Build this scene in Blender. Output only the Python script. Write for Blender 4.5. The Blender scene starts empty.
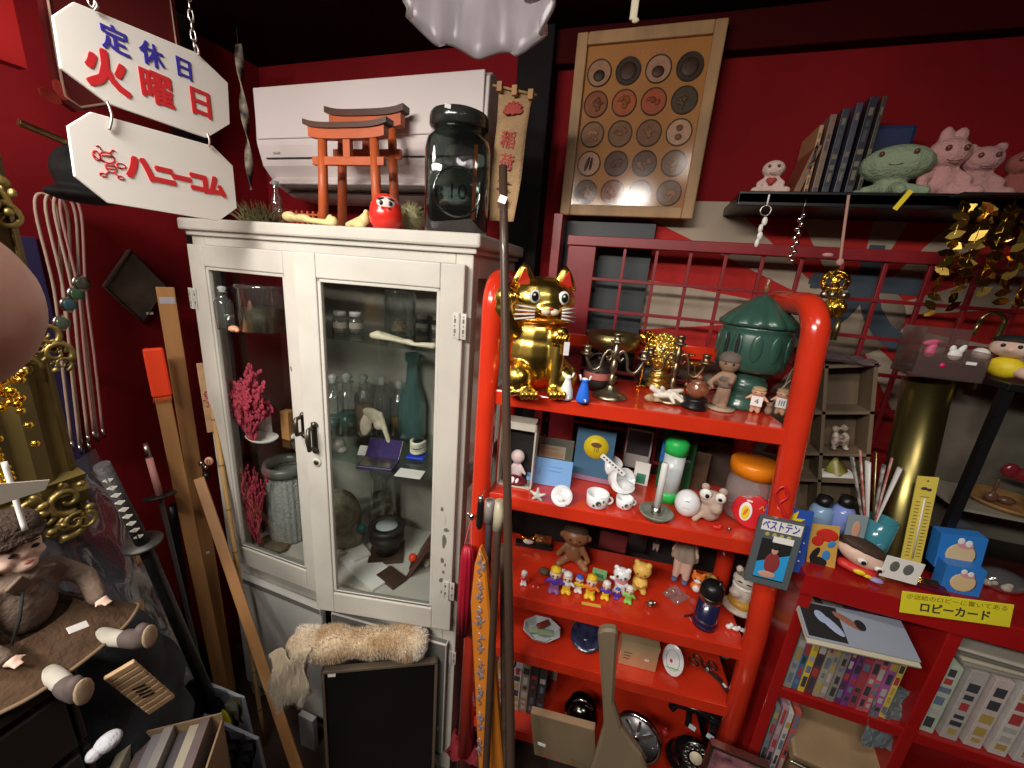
import bpy, bmesh, math, random
from math import sin, cos, pi, radians, sqrt, atan2
from mathutils import Vector, Matrix, Euler
import numpy as np
RND = random.Random(7)
SC = bpy.context.scene
COL = SC.collection
EYE = 1.6
F_PX = 395.0
# ---------------------------------------------------------------- camera maths
def _dir(px, py):
    v = np.array([px-512.0, -(py-384.0), -F_PX]); return v/np.linalg.norm(v)
_up = -_dir(400, 1800)
_X = -_dir(-780, 172); _X = _X-_up*_X.dot(_up); _X /= np.linalg.norm(_X)
_Y = np.cross(_up, _X)
CR = np.array([_X, _Y, _up])
def ray(px, py): return CR @ np.array([px-512.0, -(py-384.0), -F_PX])
def at(px, py, Y):
    r = ray(px, py); r = r/r[1]*Y; return Vector((r[0], r[1], r[2]+EYE))
def atx(px, py, X):
    r = ray(px, py); r = r/r[0]*X; return Vector((r[0], r[1], r[2]+EYE))
def onz(px, py, z):
    r = ray(px, py); r = r/r[2]*(z-EYE); return Vector((r[0], r[1], r[2]+EYE))
def fit(px, pyb, pyt, pw, z, d=0.0):
    """stands on height z: base point, height and width of a thing seen between two rows"""
    b = onz(px, pyb, z); q = at(px, (pyb+pyt)/2, b.y+d); Y = b.y+d
    h = at(px, pyt, Y).z-z
    m = (pyb+pyt)/2
    w = (at(px+pw/2, m, Y)-at(px-pw/2, m, Y)).length
    b.y = Y; b.x = q.x
    return b, h, w
# ---------------------------------------------------------------- materials
_M = {}
def mat(name, col, rough=.5, metal=0., noise=0., nscale=20., bump=0., bscale=60., trans=0., coat=0., col2=None, alpha=1., sub=0., ior=1.45, stretch=None, spec=.5):
    if name in _M: return _M[name]
    m = bpy.data.materials.new(name); m.use_nodes = True
    nt = m.node_tree; b = nt.nodes['Principled BSDF']; L = nt.links.new
    def s(k, v):
        if k in b.inputs: b.inputs[k].default_value = v
    c = tuple(col)+(1,)
    s('Base Color', c); s('Roughness', rough); s('Metallic', metal); s('Transmission Weight', trans); s('Coat Weight', coat); s('Alpha', alpha); s('IOR', ior)
    s('Subsurface Weight', sub); s('Specular IOR Level', spec); s('Coat Roughness', .12)
    if sub: s('Subsurface Radius', (.01, .004, .002))
    tc = nt.nodes.new('ShaderNodeTexCoord'); mp = nt.nodes.new('ShaderNodeMapping')
    L(tc.outputs['Object'], mp.inputs[0])
    if stretch: mp.inputs['Scale'].default_value = stretch
    if noise or col2:
        n = nt.nodes.new('ShaderNodeTexNoise'); n.inputs['Scale'].default_value = nscale; n.inputs['Detail'].default_value = 5
        L(mp.outputs[0], n.inputs['Vector'])
        r = nt.nodes.new('ShaderNodeValToRGB'); L(n.outputs['Fac'], r.inputs[0])
        c2 = tuple(col2) if col2 else tuple(max(0, x*(1-noise)) for x in col)
        r.color_ramp.elements[0].color = c2+(1,); r.color_ramp.elements[1].color = c
        r.color_ramp.elements[0].position = .35; r.color_ramp.elements[1].position = .62
        L(r.outputs[0], b.inputs['Base Color'])
    if bump:
        n = nt.nodes.new('ShaderNodeTexNoise'); n.inputs['Scale'].default_value = bscale; n.inputs['Detail'].default_value = 4
        L(mp.outputs[0], n.inputs['Vector'])
        bp = nt.nodes.new('ShaderNodeBump'); bp.inputs['Strength'].default_value = bump; bp.inputs['Distance'].default_value = .01
        L(n.outputs['Fac'], bp.inputs['Height']); L(bp.outputs[0], b.inputs['Normal'])
    _M[name] = m; return m
def pane_mat(name, tint=(1, 1, 1), strength=1.0, rough=.02, body=None, bodyf=0.):
    """thin clear sheet: transparent with a fresnel reflection"""
    if name in _M: return _M[name]
    m = bpy.data.materials.new(name); m.use_nodes = True
    nt = m.node_tree; nt.nodes.clear(); N = nt.nodes.new; L = nt.links.new
    o = N('ShaderNodeOutputMaterial'); mx = N('ShaderNodeMixShader'); t = N('ShaderNodeBsdfTransparent'); g = N('ShaderNodeBsdfGlossy'); lw = N('ShaderNodeLayerWeight'); pw_ = N('ShaderNodeMath'); f = N('ShaderNodeMath')
    pw_.operation = 'POWER'; pw_.inputs[1].default_value = 4.; L(lw.outputs['Facing'], pw_.inputs[0]); f.operation = 'MULTIPLY_ADD'; f.inputs[1].default_value = .9; f.inputs[2].default_value = .05; L(pw_.outputs[0], f.inputs[0]); t.inputs[0].default_value = tuple(tint)+(1,); g.inputs['Roughness'].default_value = rough
    mu = N('ShaderNodeMath'); mu.operation = 'MULTIPLY'; mu.inputs[1].default_value = strength; mu.use_clamp = True
    L(f.outputs[0], mu.inputs[0]); L(mu.outputs[0], mx.inputs[0]); L(g.outputs[0], mx.inputs[2])
    if body:
        d = N('ShaderNodeBsdfDiffuse'); d.inputs[0].default_value = tuple(body)+(1,); m2 = N('ShaderNodeMixShader'); m2.inputs[0].default_value = bodyf
        L(t.outputs[0], m2.inputs[1]); L(d.outputs[0], m2.inputs[2]); L(m2.outputs[0], mx.inputs[1])
    else: L(t.outputs[0], mx.inputs[1])
    L(mx.outputs[0], o.inputs[0]); _M[name] = m; return m
# ---------------------------------------------------------------- mesh builder
class MB:
    def __init__(s): s.bm = bmesh.new(); s.mats = []; s.ci = 0; s.T = Matrix(); s.sm = True
    def m(s, mt):
        if mt not in s.mats: s.mats.append(mt)
        s.ci = s.mats.index(mt); return s
    def _fin(s, nf, smooth):
        s.bm.faces.ensure_lookup_table()
        for i in range(nf, len(s.bm.faces)):
            f = s.bm.faces[i]; f.material_index = s.ci; f.smooth = smooth
    def grid(s, rows, close=False, caps=False, smooth=True):
        """rows: list of equal rings of points"""
        nf = len(s.bm.faces); V = [[s.bm.verts.new(s.T @ Vector(p)) for p in r] for r in rows]
        n = len(V[0])
        for a, b in zip(V[:-1], V[1:]):
            for i in range(n if close else n-1):
                j = (i+1) % n
                try: s.bm.faces.new((a[i], a[j], b[j], b[i]))
                except ValueError: pass
        if caps:
            for r in (V[0][::-1], V[-1]):
                try: s.bm.faces.new(r)
                except ValueError: pass
        s._fin(nf, smooth)
        if caps:
            s.bm.faces.ensure_lookup_table(); s.bm.faces[-1].smooth = False; s.bm.faces[-2].smooth = False
        return s
    def box(s, size, c=(0, 0, 0), rot=(0, 0, 0), bev=0., M=None):
        nf = len(s.bm.faces)
        X = M if M is not None else Matrix.Translation(c) @ Euler(rot).to_matrix().to_4x4()
        r = bmesh.ops.create_cube(s.bm, size=1, matrix=s.T @ X @ Matrix.Diagonal((*size, 1)))
        if bev:
            es = list({e for v in r['verts'] for e in v.link_edges})
            bmesh.ops.bevel(s.bm, geom=es, offset=min(bev, min(size)*.45), segments=2, affect='EDGES', profile=.5)
        s._fin(nf, False); return s
    def bb(s, x0, x1, y0, y1, z0, z1, bev=0.):
        return s.box((abs(x1-x0), abs(y1-y0), abs(z1-z0)), ((x0+x1)/2, (y0+y1)/2, (z0+z1)/2), bev=bev)
    def ell(s, c, r, rot=(0, 0, 0), n=16, smooth=True):
        nf = len(s.bm.faces)
        if not hasattr(r, '__len__'): r = (r, r, r)
        bmesh.ops.create_uvsphere(s.bm, u_segments=n, v_segments=max(6, n*2//3), radius=1, matrix=s.T @ Matrix.Translation(c) @ Euler(rot).to_matrix().to_4x4() @ Matrix.Diagonal((*r, 1)))
        s._fin(nf, smooth); return s
    def ico(s, c, r, sub=1, jit=0., smooth=False):
        nf = len(s.bm.faces)
        if not hasattr(r, '__len__'): r = (r, r, r)
        q = bmesh.ops.create_icosphere(s.bm, subdivisions=sub, radius=1, matrix=s.T @ Matrix.Translation(c) @ Euler((RND.random()*6, RND.random()*6, 0)).to_matrix().to_4x4() @ Matrix.Diagonal((*r, 1)))
        if jit:
            for v in q['verts']: v.co += Vector([RND.uniform(-jit, jit) for _ in range(3)])
        s._fin(nf, smooth); return s
    def lathe(s, prof, c=(0, 0, 0), n=24, rot=(0, 0, 0), sx=1., sy=1., ang=2*pi):
        """prof: (r, z) list"""
        R = Matrix.Translation(c) @ Euler(rot).to_matrix().to_4x4(); rows = []
        full = ang >= 2*pi-1e-6; k = n if full else n+1
        for r, z in prof:
            rows.append([R @ Vector((max(r, 1e-5)*cos(ang*i/n)*sx, max(r, 1e-5)*sin(ang*i/n)*sy, z)) for i in range(k)])
        return s.grid(rows, close=full)
    def cyl(s, p0, p1, r0, r1=None, n=14, cap=True):
        return s.tube([p0, p1], [r0, r0 if r1 is None else r1], n, cap)
    def tube(s, pts, r, n=8, cap=True, closed=False, flat=1.):
        P = [Vector(p) for p in pts]; k = len(P)
        if not hasattr(r, '__len__'): r = [r]*k
        rows = []; prev = None
        for i in range(k):
            if closed: t = P[(i+1) % k]-P[i-1]
            else: t = P[min(i+1, k-1)]-P[max(i-1, 0)]
            if t.length < 1e-9: t = Vector((0, 0, 1))
            t.normalize()
            if prev is None:
                u = t.cross(Vector((0, 0, 1)))
                if u.length < 1e-3: u = t.cross(Vector((0, 1, 0)))
            else: u = prev-t*prev.dot(t)
            if u.length < 1e-6: u = t.orthogonal()
            u.normalize(); prev = u; w = t.cross(u)
            rows.append([P[i]+(u*cos(2*pi*j/n)+w*sin(2*pi*j/n)*flat)*r[i] for j in range(n)])
        if closed: rows.append(rows[0])
        return s.grid(rows, close=True, caps=cap and not closed)
    def prism(s, pts, h, M=None, hole=None, smooth=False):
        """2D outline (x, z) extruded along y by h, centred"""
        nf = len(s.bm.faces); X = s.T @ (M if M is not None else Matrix())
        a = [s.bm.verts.new(X @ Vector((p[0], -h/2, p[1]))) for p in pts]
        b = [s.bm.verts.new(X @ Vector((p[0], h/2, p[1]))) for p in pts]
        n = len(pts)
        for f in (a, b[::-1]):
            try: s.bm.faces.new(f)
            except ValueError: pass
        for i in range(n):
            try: s.bm.faces.new((a[i], b[i], b[(i+1) % n], a[(i+1) % n]))
            except ValueError: pass
        s._fin(nf, smooth); return s
    def quad(s, pts):
        nf = len(s.bm.faces)
        s.bm.faces.new([s.bm.verts.new(s.T @ Vector(p)) for p in pts]); s._fin(nf, False); return s
    def text(s, body, size, M, depth=.0006, fit_w=None, bold=0.0):
        """lettering in the local xz plane of M, facing -y, centred"""
        cu = bpy.data.curves.new('lettering', 'FONT'); cu.body = body; cu.size = size; cu.align_x = 'CENTER'; cu.align_y = 'CENTER'; cu.extrude = depth/2; cu.resolution_u = 3
        ob = bpy.data.objects.new('lettering', cu); COL.objects.link(ob)
        bpy.context.view_layer.update(); me = bpy.data.meshes.new_from_object(ob)
        xs = [v.co.x for v in me.vertices] or [0]; w = max(xs)-min(xs)
        k = fit_w/w if fit_w and w > 0 else 1.
        nf = len(s.bm.faces)
        offs = [(0, 0)] if not bold else [(bold*cos(q*pi/3), bold*sin(q*pi/3)) for q in range(6)]
        for q, (ox_, oz_) in enumerate(offs):
            X = s.T @ M @ Matrix.Translation((ox_, -q*.00004, oz_)) @ Matrix.Rotation(pi/2, 4, 'X') @ Matrix.Diagonal((k, 1, 1, 1))
            V = [s.bm.verts.new(X @ v.co) for v in me.vertices]
            for p in me.polygons:
                try: s.bm.faces.new([V[i] for i in p.vertices])
                except ValueError: pass
        s._fin(nf, False)
        bpy.data.objects.remove(ob); bpy.data.curves.remove(cu); bpy.data.meshes.remove(me); return s
    def build(s, name, mt=None, parent=None, remesh=None, smooth_it=4, bevel=0., norm=True):
        if mt is not None and not s.mats: s.mats = [mt]
        if norm: bmesh.ops.recalc_face_normals(s.bm, faces=s.bm.faces[:])
        me = bpy.data.meshes.new(name); s.bm.to_mesh(me); s.bm.free()
        for q in s.mats: me.materials.append(q)
        o = bpy.data.objects.new(name, me); COL.objects.link(o)
        if parent: o.parent = parent
        if remesh:
            md = o.modifiers.new('remesh', 'REMESH'); md.mode = 'VOXEL'; md.voxel_size = remesh; md.use_smooth_shade = True
            if smooth_it:
                ms = o.modifiers.new('smooth', 'SMOOTH'); ms.iterations = smooth_it; ms.factor = .5
        if bevel:
            md = o.modifiers.new('bevel', 'BEVEL'); md.width = bevel; md.segments = 2; md.limit_method = 'ANGLE'
        return o
def empty(name, label, cat, loc=(0, 0, 0), rz=0., group=None, rot=None):
    o = bpy.data.objects.new(name, None); COL.objects.link(o); o.empty_display_size = .02
    o.location = loc; o.rotation_euler = rot if rot is not None else (0, 0, rz)
    tag(o, label, cat, group); return o
def tag(o, label, cat, group=None, kind=None, loc=None, rz=None, rot=None):
    o['label'] = label; o['category'] = cat
    if group: o['group'] = group
    if kind: o['kind'] = kind
    if loc is not None: o.location = loc
    if rz is not None: o.rotation_euler = (0, 0, rz)
    if rot is not None: o.rotation_euler = rot
    return o
def struct(o): o['kind'] = 'structure'; return o
def copy_tree(o, loc=None, rz=None, label=None, parent=None):
    c = o.copy(); COL.objects.link(c)
    if parent: c.parent = parent
    for ch in list(o.children): copy_tree(ch, parent=c)
    if loc is not None: c.location = loc
    if rz is not None: c.rotation_euler = (0, 0, rz)
    if label: c['label'] = label
    return c
def face_cam(p, k=1.): return -atan2(p[0], p[1])*k
def sub(parent, name, fn, m=None, **kw):
    b = MB()
    if m is not None: b.m(m)
    fn(b); return b.build(name, m, parent, **kw)
def blobs(parent, name, m, h, L, vox=.022, n=12, sm=4):
    """one continuous body from overlapping rounded masses; unit height"""
    b = MB(); b.m(m)
    for q in L:
        if q[0] == 'l': b.cyl(Vector(q[1])*h, Vector(q[2])*h, q[3]*h, q[4]*h, n=10); b.ell(Vector(q[1])*h, q[3]*h, n=10); b.ell(Vector(q[2])*h, q[4]*h, n=10)
        else:
            r = q[1] if hasattr(q[1], '__len__') else (q[1],)*3
            b.ell(Vector(q[0])*h, [x*h for x in r], q[2] if len(q) > 2 else (0, 0, 0), n=n)
    return b.build(name, m, parent, remesh=vox*h, smooth_it=sm)
def dots(parent, name, m, h, L, n=8):
    b = MB(); b.m(m)
    for q in L:
        r = q[1] if hasattr(q[1], '__len__') else (q[1],)*3
        b.ell(Vector(q[0])*h, [x*h for x in r], q[2] if len(q) > 2 else (0, 0, 0), n=n)
    return b.build(name, m, parent)
def frame_from(origin, xdir, zdir):
    x = Vector(xdir).normalized(); z = Vector(zdir); z = (z-x*z.dot(x)).normalized(); y = z.cross(x)
    M = Matrix((x, y, z)).transposed().to_4x4(); M.translation = origin; return M
def T(x=0, y=0, z=0): return Matrix.Translation((x, y, z))
def RX(a): return Matrix.Rotation(a, 4, 'X')
def RY(a): return Matrix.Rotation(a, 4, 'Y')
def RZ(a): return Matrix.Rotation(a, 4, 'Z')
def arc(c, r, a0, a1, n=8, plane='xz'):
    out = []
    for i in range(n+1):
        a = a0+(a1-a0)*i/n
        out.append((c[0]+r*cos(a), c[1], c[2]+r*sin(a)) if plane == 'xz' else (c[0]+r*cos(a), c[1]+r*sin(a), c[2]) if plane == 'xy' else (c[0], c[1]+r*cos(a), c[2]+r*sin(a)))
    return out
def curve_pts(P, n=8):
    """Catmull-Rom through the points"""
    P = [Vector(p) for p in P]; Q = [P[0]*2-P[1]]+P+[P[-1]*2-P[-2]]; out = []
    for i in range(1, len(Q)-2):
        for k in range(n):
            t = k/n; a, b, c, d = Q[i-1:i+3]
            out.append(.5*((2*b)+(c-a)*t+(2*a-5*b+4*c-d)*t*t+(3*b-a-3*c+d)*t**3))
    out.append(P[-1]); return out
# ================================================================ palette
RED_WALL = mat('red_wall_paint', (.22, .007, .011), .8, spec=.15, noise=.25, nscale=3, bump=.15, bscale=25)
CEILM = mat('dark_ceiling_paint', (.020, .003, .003), .8, spec=.1, noise=.3, nscale=4)
FLOORM = mat('dark_floor_boards', (.06, .03, .02), .6, noise=.4, nscale=6)
CREAM = mat('chipped_cream_paint', (.55, .53, .475), .42, noise=.13, nscale=7, bump=.1, bscale=18)
CREAMD = mat('grey_lower_door_paint', (.50, .50, .47), .4, noise=.1, nscale=4, bump=.06, bscale=10)
BARE = mat('bare_metal_under_paint', (.13, .13, .12), .6)
WORN = mat('dark_bronze_handle', (.10, .09, .07), .35, .8)
GLASS = pane_mat('clear_pane', (.93, .95, .94), 1.0)
SHELFG = pane_mat('greenish_shelf_glass', (.90, .95, .93), 1.)
JARG = pane_mat('clear_jar_glass', (.90, .94, .93), 2.6, .03, (.6, .65, .63), .06)
ORANGE = mat('bright_red_orange_enamel', (.66, .036, .012), .22, coat=.6, noise=.12, nscale=9)
DRED = mat('dark_red_lacquer_board', (.36, .010, .010), .3, coat=.3, noise=.15, nscale=6)
LRED = mat('lattice_dark_red', (.24, .012, .018), .4, noise=.2, nscale=12)
BLACK = mat('black_paint', (.008, .008, .009), .35)
BLKM = mat('black_matte', (.012, .011, .012), .75)
WHITE = mat('white_gloss', (.82, .81, .78), .3)
PAPER = mat('white_paper', (.78, .77, .74), .6)
TAGM = mat('price_sticker_white', (.85, .83, .82), .5)
GOLD = mat('shiny_gold', (.86, .58, .10), .2, 1.0, noise=.12, nscale=25)
BRASS = mat('old_brass', (.42, .34, .15), .33, .95, noise=.35, nscale=30)
SILVER = mat('tarnished_silver', (.55, .52, .46), .28, 1., noise=.3, nscale=40)
CHROME = mat('chrome', (.85, .86, .88), .07, 1.)
DWOOD = mat('dark_brown_wood', (.075, .042, .028), .45, noise=.4, nscale=9, stretch=(1, 1, .12))
TANW = mat('tan_worn_wood', (.55, .27, .10), .5, noise=.45, nscale=14, stretch=(1, 1, .1))
BAMBOO = mat('bamboo', (.52, .32, .13), .4, noise=.4, nscale=16, stretch=(1, 1, .2))
# ================================================================ camera
cam = bpy.data.cameras.new('camera'); co = bpy.data.objects.new('camera', cam); COL.objects.link(co)
cam.sensor_width = 36; cam.lens = 36*F_PX/1024; cam.clip_start = .01
Mc = Matrix([list(r) for r in CR]).to_4x4(); Mc.translation = (0, 0, EYE); co.matrix_world = Mc
SC.camera = co
SC.view_settings.view_transform = 'Standard'; SC.view_settings.look = 'None'; SC.view_settings.gamma = 1; SC.view_settings.exposure = 0; SC.view_settings.use_curve_mapping = False
w = bpy.data.worlds.new('world'); SC.world = w; w.use_nodes = True
w.node_tree.nodes['Background'].inputs[0].default_value = (.9, .75, .7, 1); w.node_tree.nodes['Background'].inputs[1].default_value = .035
def area(name, loc, target, size, sy, power, col):
    l = bpy.data.lights.new(name, 'AREA'); l.shape = 'RECTANGLE'; l.size = size; l.size_y = sy; l.energy = power; l.color = col
    o = bpy.data.objects.new(name, l); COL.objects.link(o); o.location = loc
    o.rotation_euler = (Vector(target)-Vector(loc)).to_track_quat('-Z', 'Y').to_euler(); return o
# ================================================================ room shell
WY = 1.34; WX = -1.52; CZ = 2.275
def shell(name, x0, x1, y0, y1, z0, z1, m):
    b = MB(); b.bb(x0, x1, y0, y1, z0, z1); return struct(b.build(name, m))
FZ = -.12
shell('floor', WX-.1, 2.2, -1.7, WY+.1, FZ-.1, FZ, FLOORM)
shell('ceiling', WX-.1, 2.2, -1.7, WY+.1, CZ, CZ+.1, CEILM)
shell('wall_back', WX-.1, 2.2, WY, WY+.1, FZ, CZ, RED_WALL)
shell('wall_left', WX-.1, WX, -1.7, WY, FZ, CZ, RED_WALL)
shell('wall_right', 2.1, 2.2, -1.7, WY, FZ, CZ, RED_WALL)
shell('wall_rear', WX-.1, 2.2, -1.8, -1.7, FZ, CZ, RED_WALL)
DARKP = mat('dark_wall_post', (.012, .008, .009), .7, spec=.15, noise=.3, nscale=8)
b = MB(); b.bb(at(518, 100, 1.3).x, at(552, 100, 1.3).x, 1.27, WY, FZ, CZ, .004); struct(b.build('trim_1', DARKP))   # black post beside the air conditioner
b = MB(); b.bb(WX, WX+.07, 1.0, 1.07, FZ, CZ, .004); struct(b.build('trim_2', DARKP))                                   # dark post on the left wall
b = MB(); b.bb(at(552, 30, 1.32).x, 2.1, 1.30, WY, 2.19, CZ, .003); struct(b.build('trim_3', mat('dark_red_cornice', (.045, .002, .003), .8, spec=.1)))
# ceiling lights of the shop, above and behind the photographer
area('tube_light', (-.7, -.7, 2.2), (-.5, 1., .75), 1.2, .14, 21, (1, .93, .84)).data.spread = radians(125)
area('tube_light', (-.85, .0, 2.22), (-1.4, .75, 1.0), .4, .25, 8.5, (1, .92, .84)).data.spread = radians(130)
area('tube_light', (.3, .05, 2.22), (.25, 1., .7), .5, .14, 2.6, (1, .91, .82)).data.spread = radians(120)
# ================================================================ glass cabinet
CW, CD, CH = .872, .36, 1.682
CO = Vector((-1.268, .85, 0)); CA = atan2(.038, .87)
CABM = Matrix.Translation(CO) @ Matrix.Rotation(CA, 4, 'Z')
def cab(u, v, z): return CABM @ Vector((u, v, z))
cabinet = empty('display_cabinet', 'tall chipped cream cabinet with two glass doors, full of bottles and bones', 'cabinet', CO, CA)
b = MB()
for x in (0, CW-.045): 
    b.bb(x, x+.045, 0, .04, FZ, CH-.04, .003)
    b.bb(x, x+.045, CD-.04, CD, FZ, CH-.04, .003)
b.bb(.045, CW-.045, 0, .03, CH-.07, CH-.03, .002)      # top rail
b.bb(.045, CW-.045, 0, .03, .45, .53, .002)            # middle rail
b.bb(.045, CW-.045, 0, .03, FZ+.02, -.03, .002)
b.bb(.0, CW, 0, CD, .545, .573, .002)                   # deck
b.bb(0, .02, .04, CD-.04, FZ+.02, .53); b.bb(CW-.02, CW, .04, CD-.04, FZ+.02, .53)
b.bb(CW-.03, CW, .04, CD-.04, CH-.10, CH-.03, .002); b.bb(0, .03, .04, CD-.04, CH-.10, CH-.03, .002)
b.bb(CW-.03, CW, .04, CD-.04, 1.0, 1.05, .002); b.bb(CW-.03, CW, .04, CD-.04, .53, .60, .002)
b.bb(0, CW, 0, CD, FZ+.02, FZ+.04)
b.build('frame', CREAM, cabinet)
b = MB(); b.bb(-.02, CW+.022, -.022, CD+.01, CH-.032, CH, .006); b.bb(-.008, CW+.01, -.010, CD, CH-.045, CH-.030, .003); b.build('cornice', CREAM, cabinet)
b = MB(); b.bb(.02, CW-.02, CD-.012, CD-.002, .55, CH-.05); b.build('back_panel', mat('cabinet_back_grey', (.42, .40, .35), .6, noise=.45, nscale=5), cabinet)
b = MB(); b.bb(.0, .004, .04, CD-.04, .60, CH-.10); b.build('side_pane', GLASS, cabinet)
b = MB(); b.bb(CW-.012, CW-.008, .04, CD-.04, .60, CH-.10); b.build('side_pane', GLASS, cabinet)
SHA, SHB, DECK = 1.385, 1.0, .574
for z in (SHA, SHB):
    b = MB(); b.bb(.03, CW-.03, .045, CD-.02, z-.006, z, .001); b.build('glass_shelf', SHELFG, cabinet)
for fx, lo in ((.0, 1),):
    b = MB(); b.bb(.012, .02, .1, .12, .55, 1.6); b.build('shelf_rail', WORN, cabinet)
def flaking(b, spots, y):
    b.m(BARE)
    for (x, z, sx, sz) in spots:
        k = 9; pts = []
        for i in range(k):
            a = 2*pi*i/k; r = RND.uniform(.5, 1.05); pts.append((x+cos(a)*sx*r, z+sin(a)*sz*r))
        b.prism(pts, .0012, T(0, y, 0))
def hinge(parent, x, z, w=.03, h=.052, y=-.002):
    b = MB(); b.m(CREAM); b.bb(x-w/2, x+w/2, y-.002, y, z-h/2, z+h/2, .0006)
    b.cyl((x, y-.003, z-h/2), (x, y-.003, z+h/2), .0035, n=8); b.m(BARE)
    for sx in (-1, 1):
        for k in (-.36, 0, .36): b.ell((x+sx*w*.32, y-.002, z+h*k), (.002, .0012, .002), n=8)
        for k in (-.2, .2): b.bb(x+sx*w*.3-.002, x+sx*w*.3+.003, y-.0026, y, z+h*k-.005, z+h*k+.005)
    b.build('hinge', CREAM, parent)
def glass_door(w, z0, z1, st, name, sgn, spots):
    """hung on x=0, reaching to x = sgn*w"""
    o = bpy.data.objects.new(name, None); COL.objects.link(o); o.parent = cabinet
    xs = sorted((0, sgn*w)); x0, x1 = xs
    b = MB(); b.m(CREAM)
    b.bb(x0, x0+st, -.024, 0, z0, z1, .003); b.bb(x1-st, x1, -.024, 0, z0, z1, .003)
    b.bb(x0+st, x1-st, -.024, 0, z1-st, z1, .003); b.bb(x0+st, x1-st, -.024, 0, z0, z0+st*1.25, .003)
    q = .009                                                   # glazing bead
    for (a, c, e, f) in ((x0+st, x0+st+q, z0+st, z1-st), (x1-st-q, x1-st, z0+st, z1-st), (x0+st, x1-st, z1-st-q, z1-st), (x0+st, x1-st, z0+st*1.25, z0+st*1.25+q)):
        b.bb(a, c, -.020, -.006, e, f, .002)
    flaking(b, spots, -.0245)
    b.build('door_frame', None, o)
    b = MB(); b.bb(x0+st, x1-st, -.012, -.009, z0+st, z1-st); b.build('glass_pane', GLASS, o)
    return o
def pull(parent, x, z, h=.075):
    b = MB(); b.bb(x-.008, x+.008, -.028, -.024, z-h/2, z+h/2, .002)
    b.tube([(x, -.028, z-h*.36), (x, -.050, z-h*.34), (x, -.054, z), (x, -.050, z+h*.34), (x, -.028, z+h*.36)], [.006, .006, .0075, .006, .006], 8)
    b.ell((x+.004, -.03, z+h*.45), .008, n=8); b.ell((x+.004, -.03, z-h*.45), .008, n=8)
    b.build('handle', WORN, parent)
DB, DT = .55, 1.612
dl = glass_door(.405, DB, DT, .058, 'left_door', 1, [(.03, .80, .006, .02), (.35, 1.3, .003, .01)]); dl.location = (.012, -.001, 0); dl.rotation_euler.z = -radians(2.5)
pull(dl, .382, 1.14, .07); hinge(dl, -.0, 1.46, .03, .06, -.025)
dr = glass_door(.425, DB, DT, .058, 'right_door', -1, [(-.030, .93, .007, .020), (-.022, .90, .010, .009), (-.027, .865, .008, .028), (-.036, .965, .005, .008), (-.03, .80, .006, .012), (-.026, .76, .004, .007), (-.033, .73, .007, .01), (-.03, .69, .003, .008), (-.022, .785, .003, .006)]); dr.location = (CW-.014, -.001, 0); dr.rotation_euler.z = radians(9.5)
pull(dr, -.395, 1.135, .085)
b = MB(); b.m(WORN); b.ell((-.393, -.026, 1.06), (.009, .005, .009), n=12); b.m(CREAM); b.lathe([(.0, .003), (.011, .003), (.013, 0)], (-.393, -.0255, 1.06), rot=(pi/2, 0, 0)); b.build('keyhole_cover', None, dr)
hinge(cabinet, CW-.018, 1.47, .036, .062, -.027); hinge(cabinet, CW-.018, .70, .036, .062, -.027)
# lower doors
o = bpy.data.objects.new('lower_door', None); COL.objects.link(o); o.parent = cabinet; o.location = (.012, -.001, 0); o.rotation_euler.z = -radians(3)
b = MB(); b.m(CREAMD); b.bb(0, .40, -.022, 0, -.02, .49, .005); b.bb(0, .40, -.025, -.02, .467, .49, .003); flaking(b, [(.39, .20, .006, .02), (.2, .1, .02, .005)], -.0225); b.build('door_panel', None, o)
o = bpy.data.objects.new('lower_door', None); COL.objects.link(o); o.parent = cabinet; o.location = (CW-.02, -.001, 0); o.rotation_euler.z = radians(3)
b = MB(); b.m(CREAM); b.bb(-.405, 0, -.022, 0, .02, .49, .004); flaking(b, [(-.02, .13, .004, .012), (-.012, .30, .003, .01), (-.39, .3, .006, .012)], -.0225); b.build('door_panel', None, o)
b = MB(); b.ell((-.03, -.028, .30), .008, n=10); b.cyl((-.03, -.02, .30), (-.03, -.03, .30), .004, n=8); b.build('knob', WORN, o)
hinge(cabinet, CW-.012, .425, .034, .05)
b = MB(); b.m(mat('cabinet_inside_dark', (.012, .011, .01), .8)); b.bb(.03, CW-.03, .03, .034, -.03, .43); b.build('inner_panel', None, cabinet)

# ================================================================ red pipe rack
RW, RDp = .655, .26
def rwd(z): return RW+.075*(1.33-max(z, .5))
RO = Vector((-.318, .858, 0)); RA = atan2(.072, .65)
RM = Matrix.Translation(RO) @ Matrix.Rotation(RA, 4, 'Z')
def rk(u, v, z): return RM @ Vector((u, v, z))
S1, S2, S3, S4, S5 = 1.330, 1.052, .752, .562, .262
rack = empty('display_rack', 'bright red-orange display rack with curved tube posts and five shelves', 'shelf rack', RO, RA)
for side in (0, 1):
    b = MB(); top = 1.585; X = lambda z: (rwd(z)+.006) if side else -.012
    q = [pi/2*i/6 for i in range(1, 7)]
    pts = [(0, FZ), (0, .8), (0, top-.06)]+[(.06-.06*cos(a), top-.06+.06*sin(a)) for a in q]+[(RDp-.06, top)]+[(RDp-.06+.06*sin(a), top-.06+.06*cos(a)) for a in q]+[(RDp, .8), (RDp, FZ)]
    b.tube([(X(z), y, z) for y, z in pts], .0245, 16); b.build('post', ORANGE, rack)
for z in (S1, S2, S3, S4, S5):
    w_ = rwd(z); b = MB(); b.bb(.008, w_-.008, 0, RDp, z-.006, z, .001); b.bb(.008, w_-.008, -.006, 0, z-.036, z, .002); b.bb(.008, w_-.008, RDp, RDp+.004, z-.03, z, .001)
    b.build('shelf', ORANGE, rack)
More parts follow.
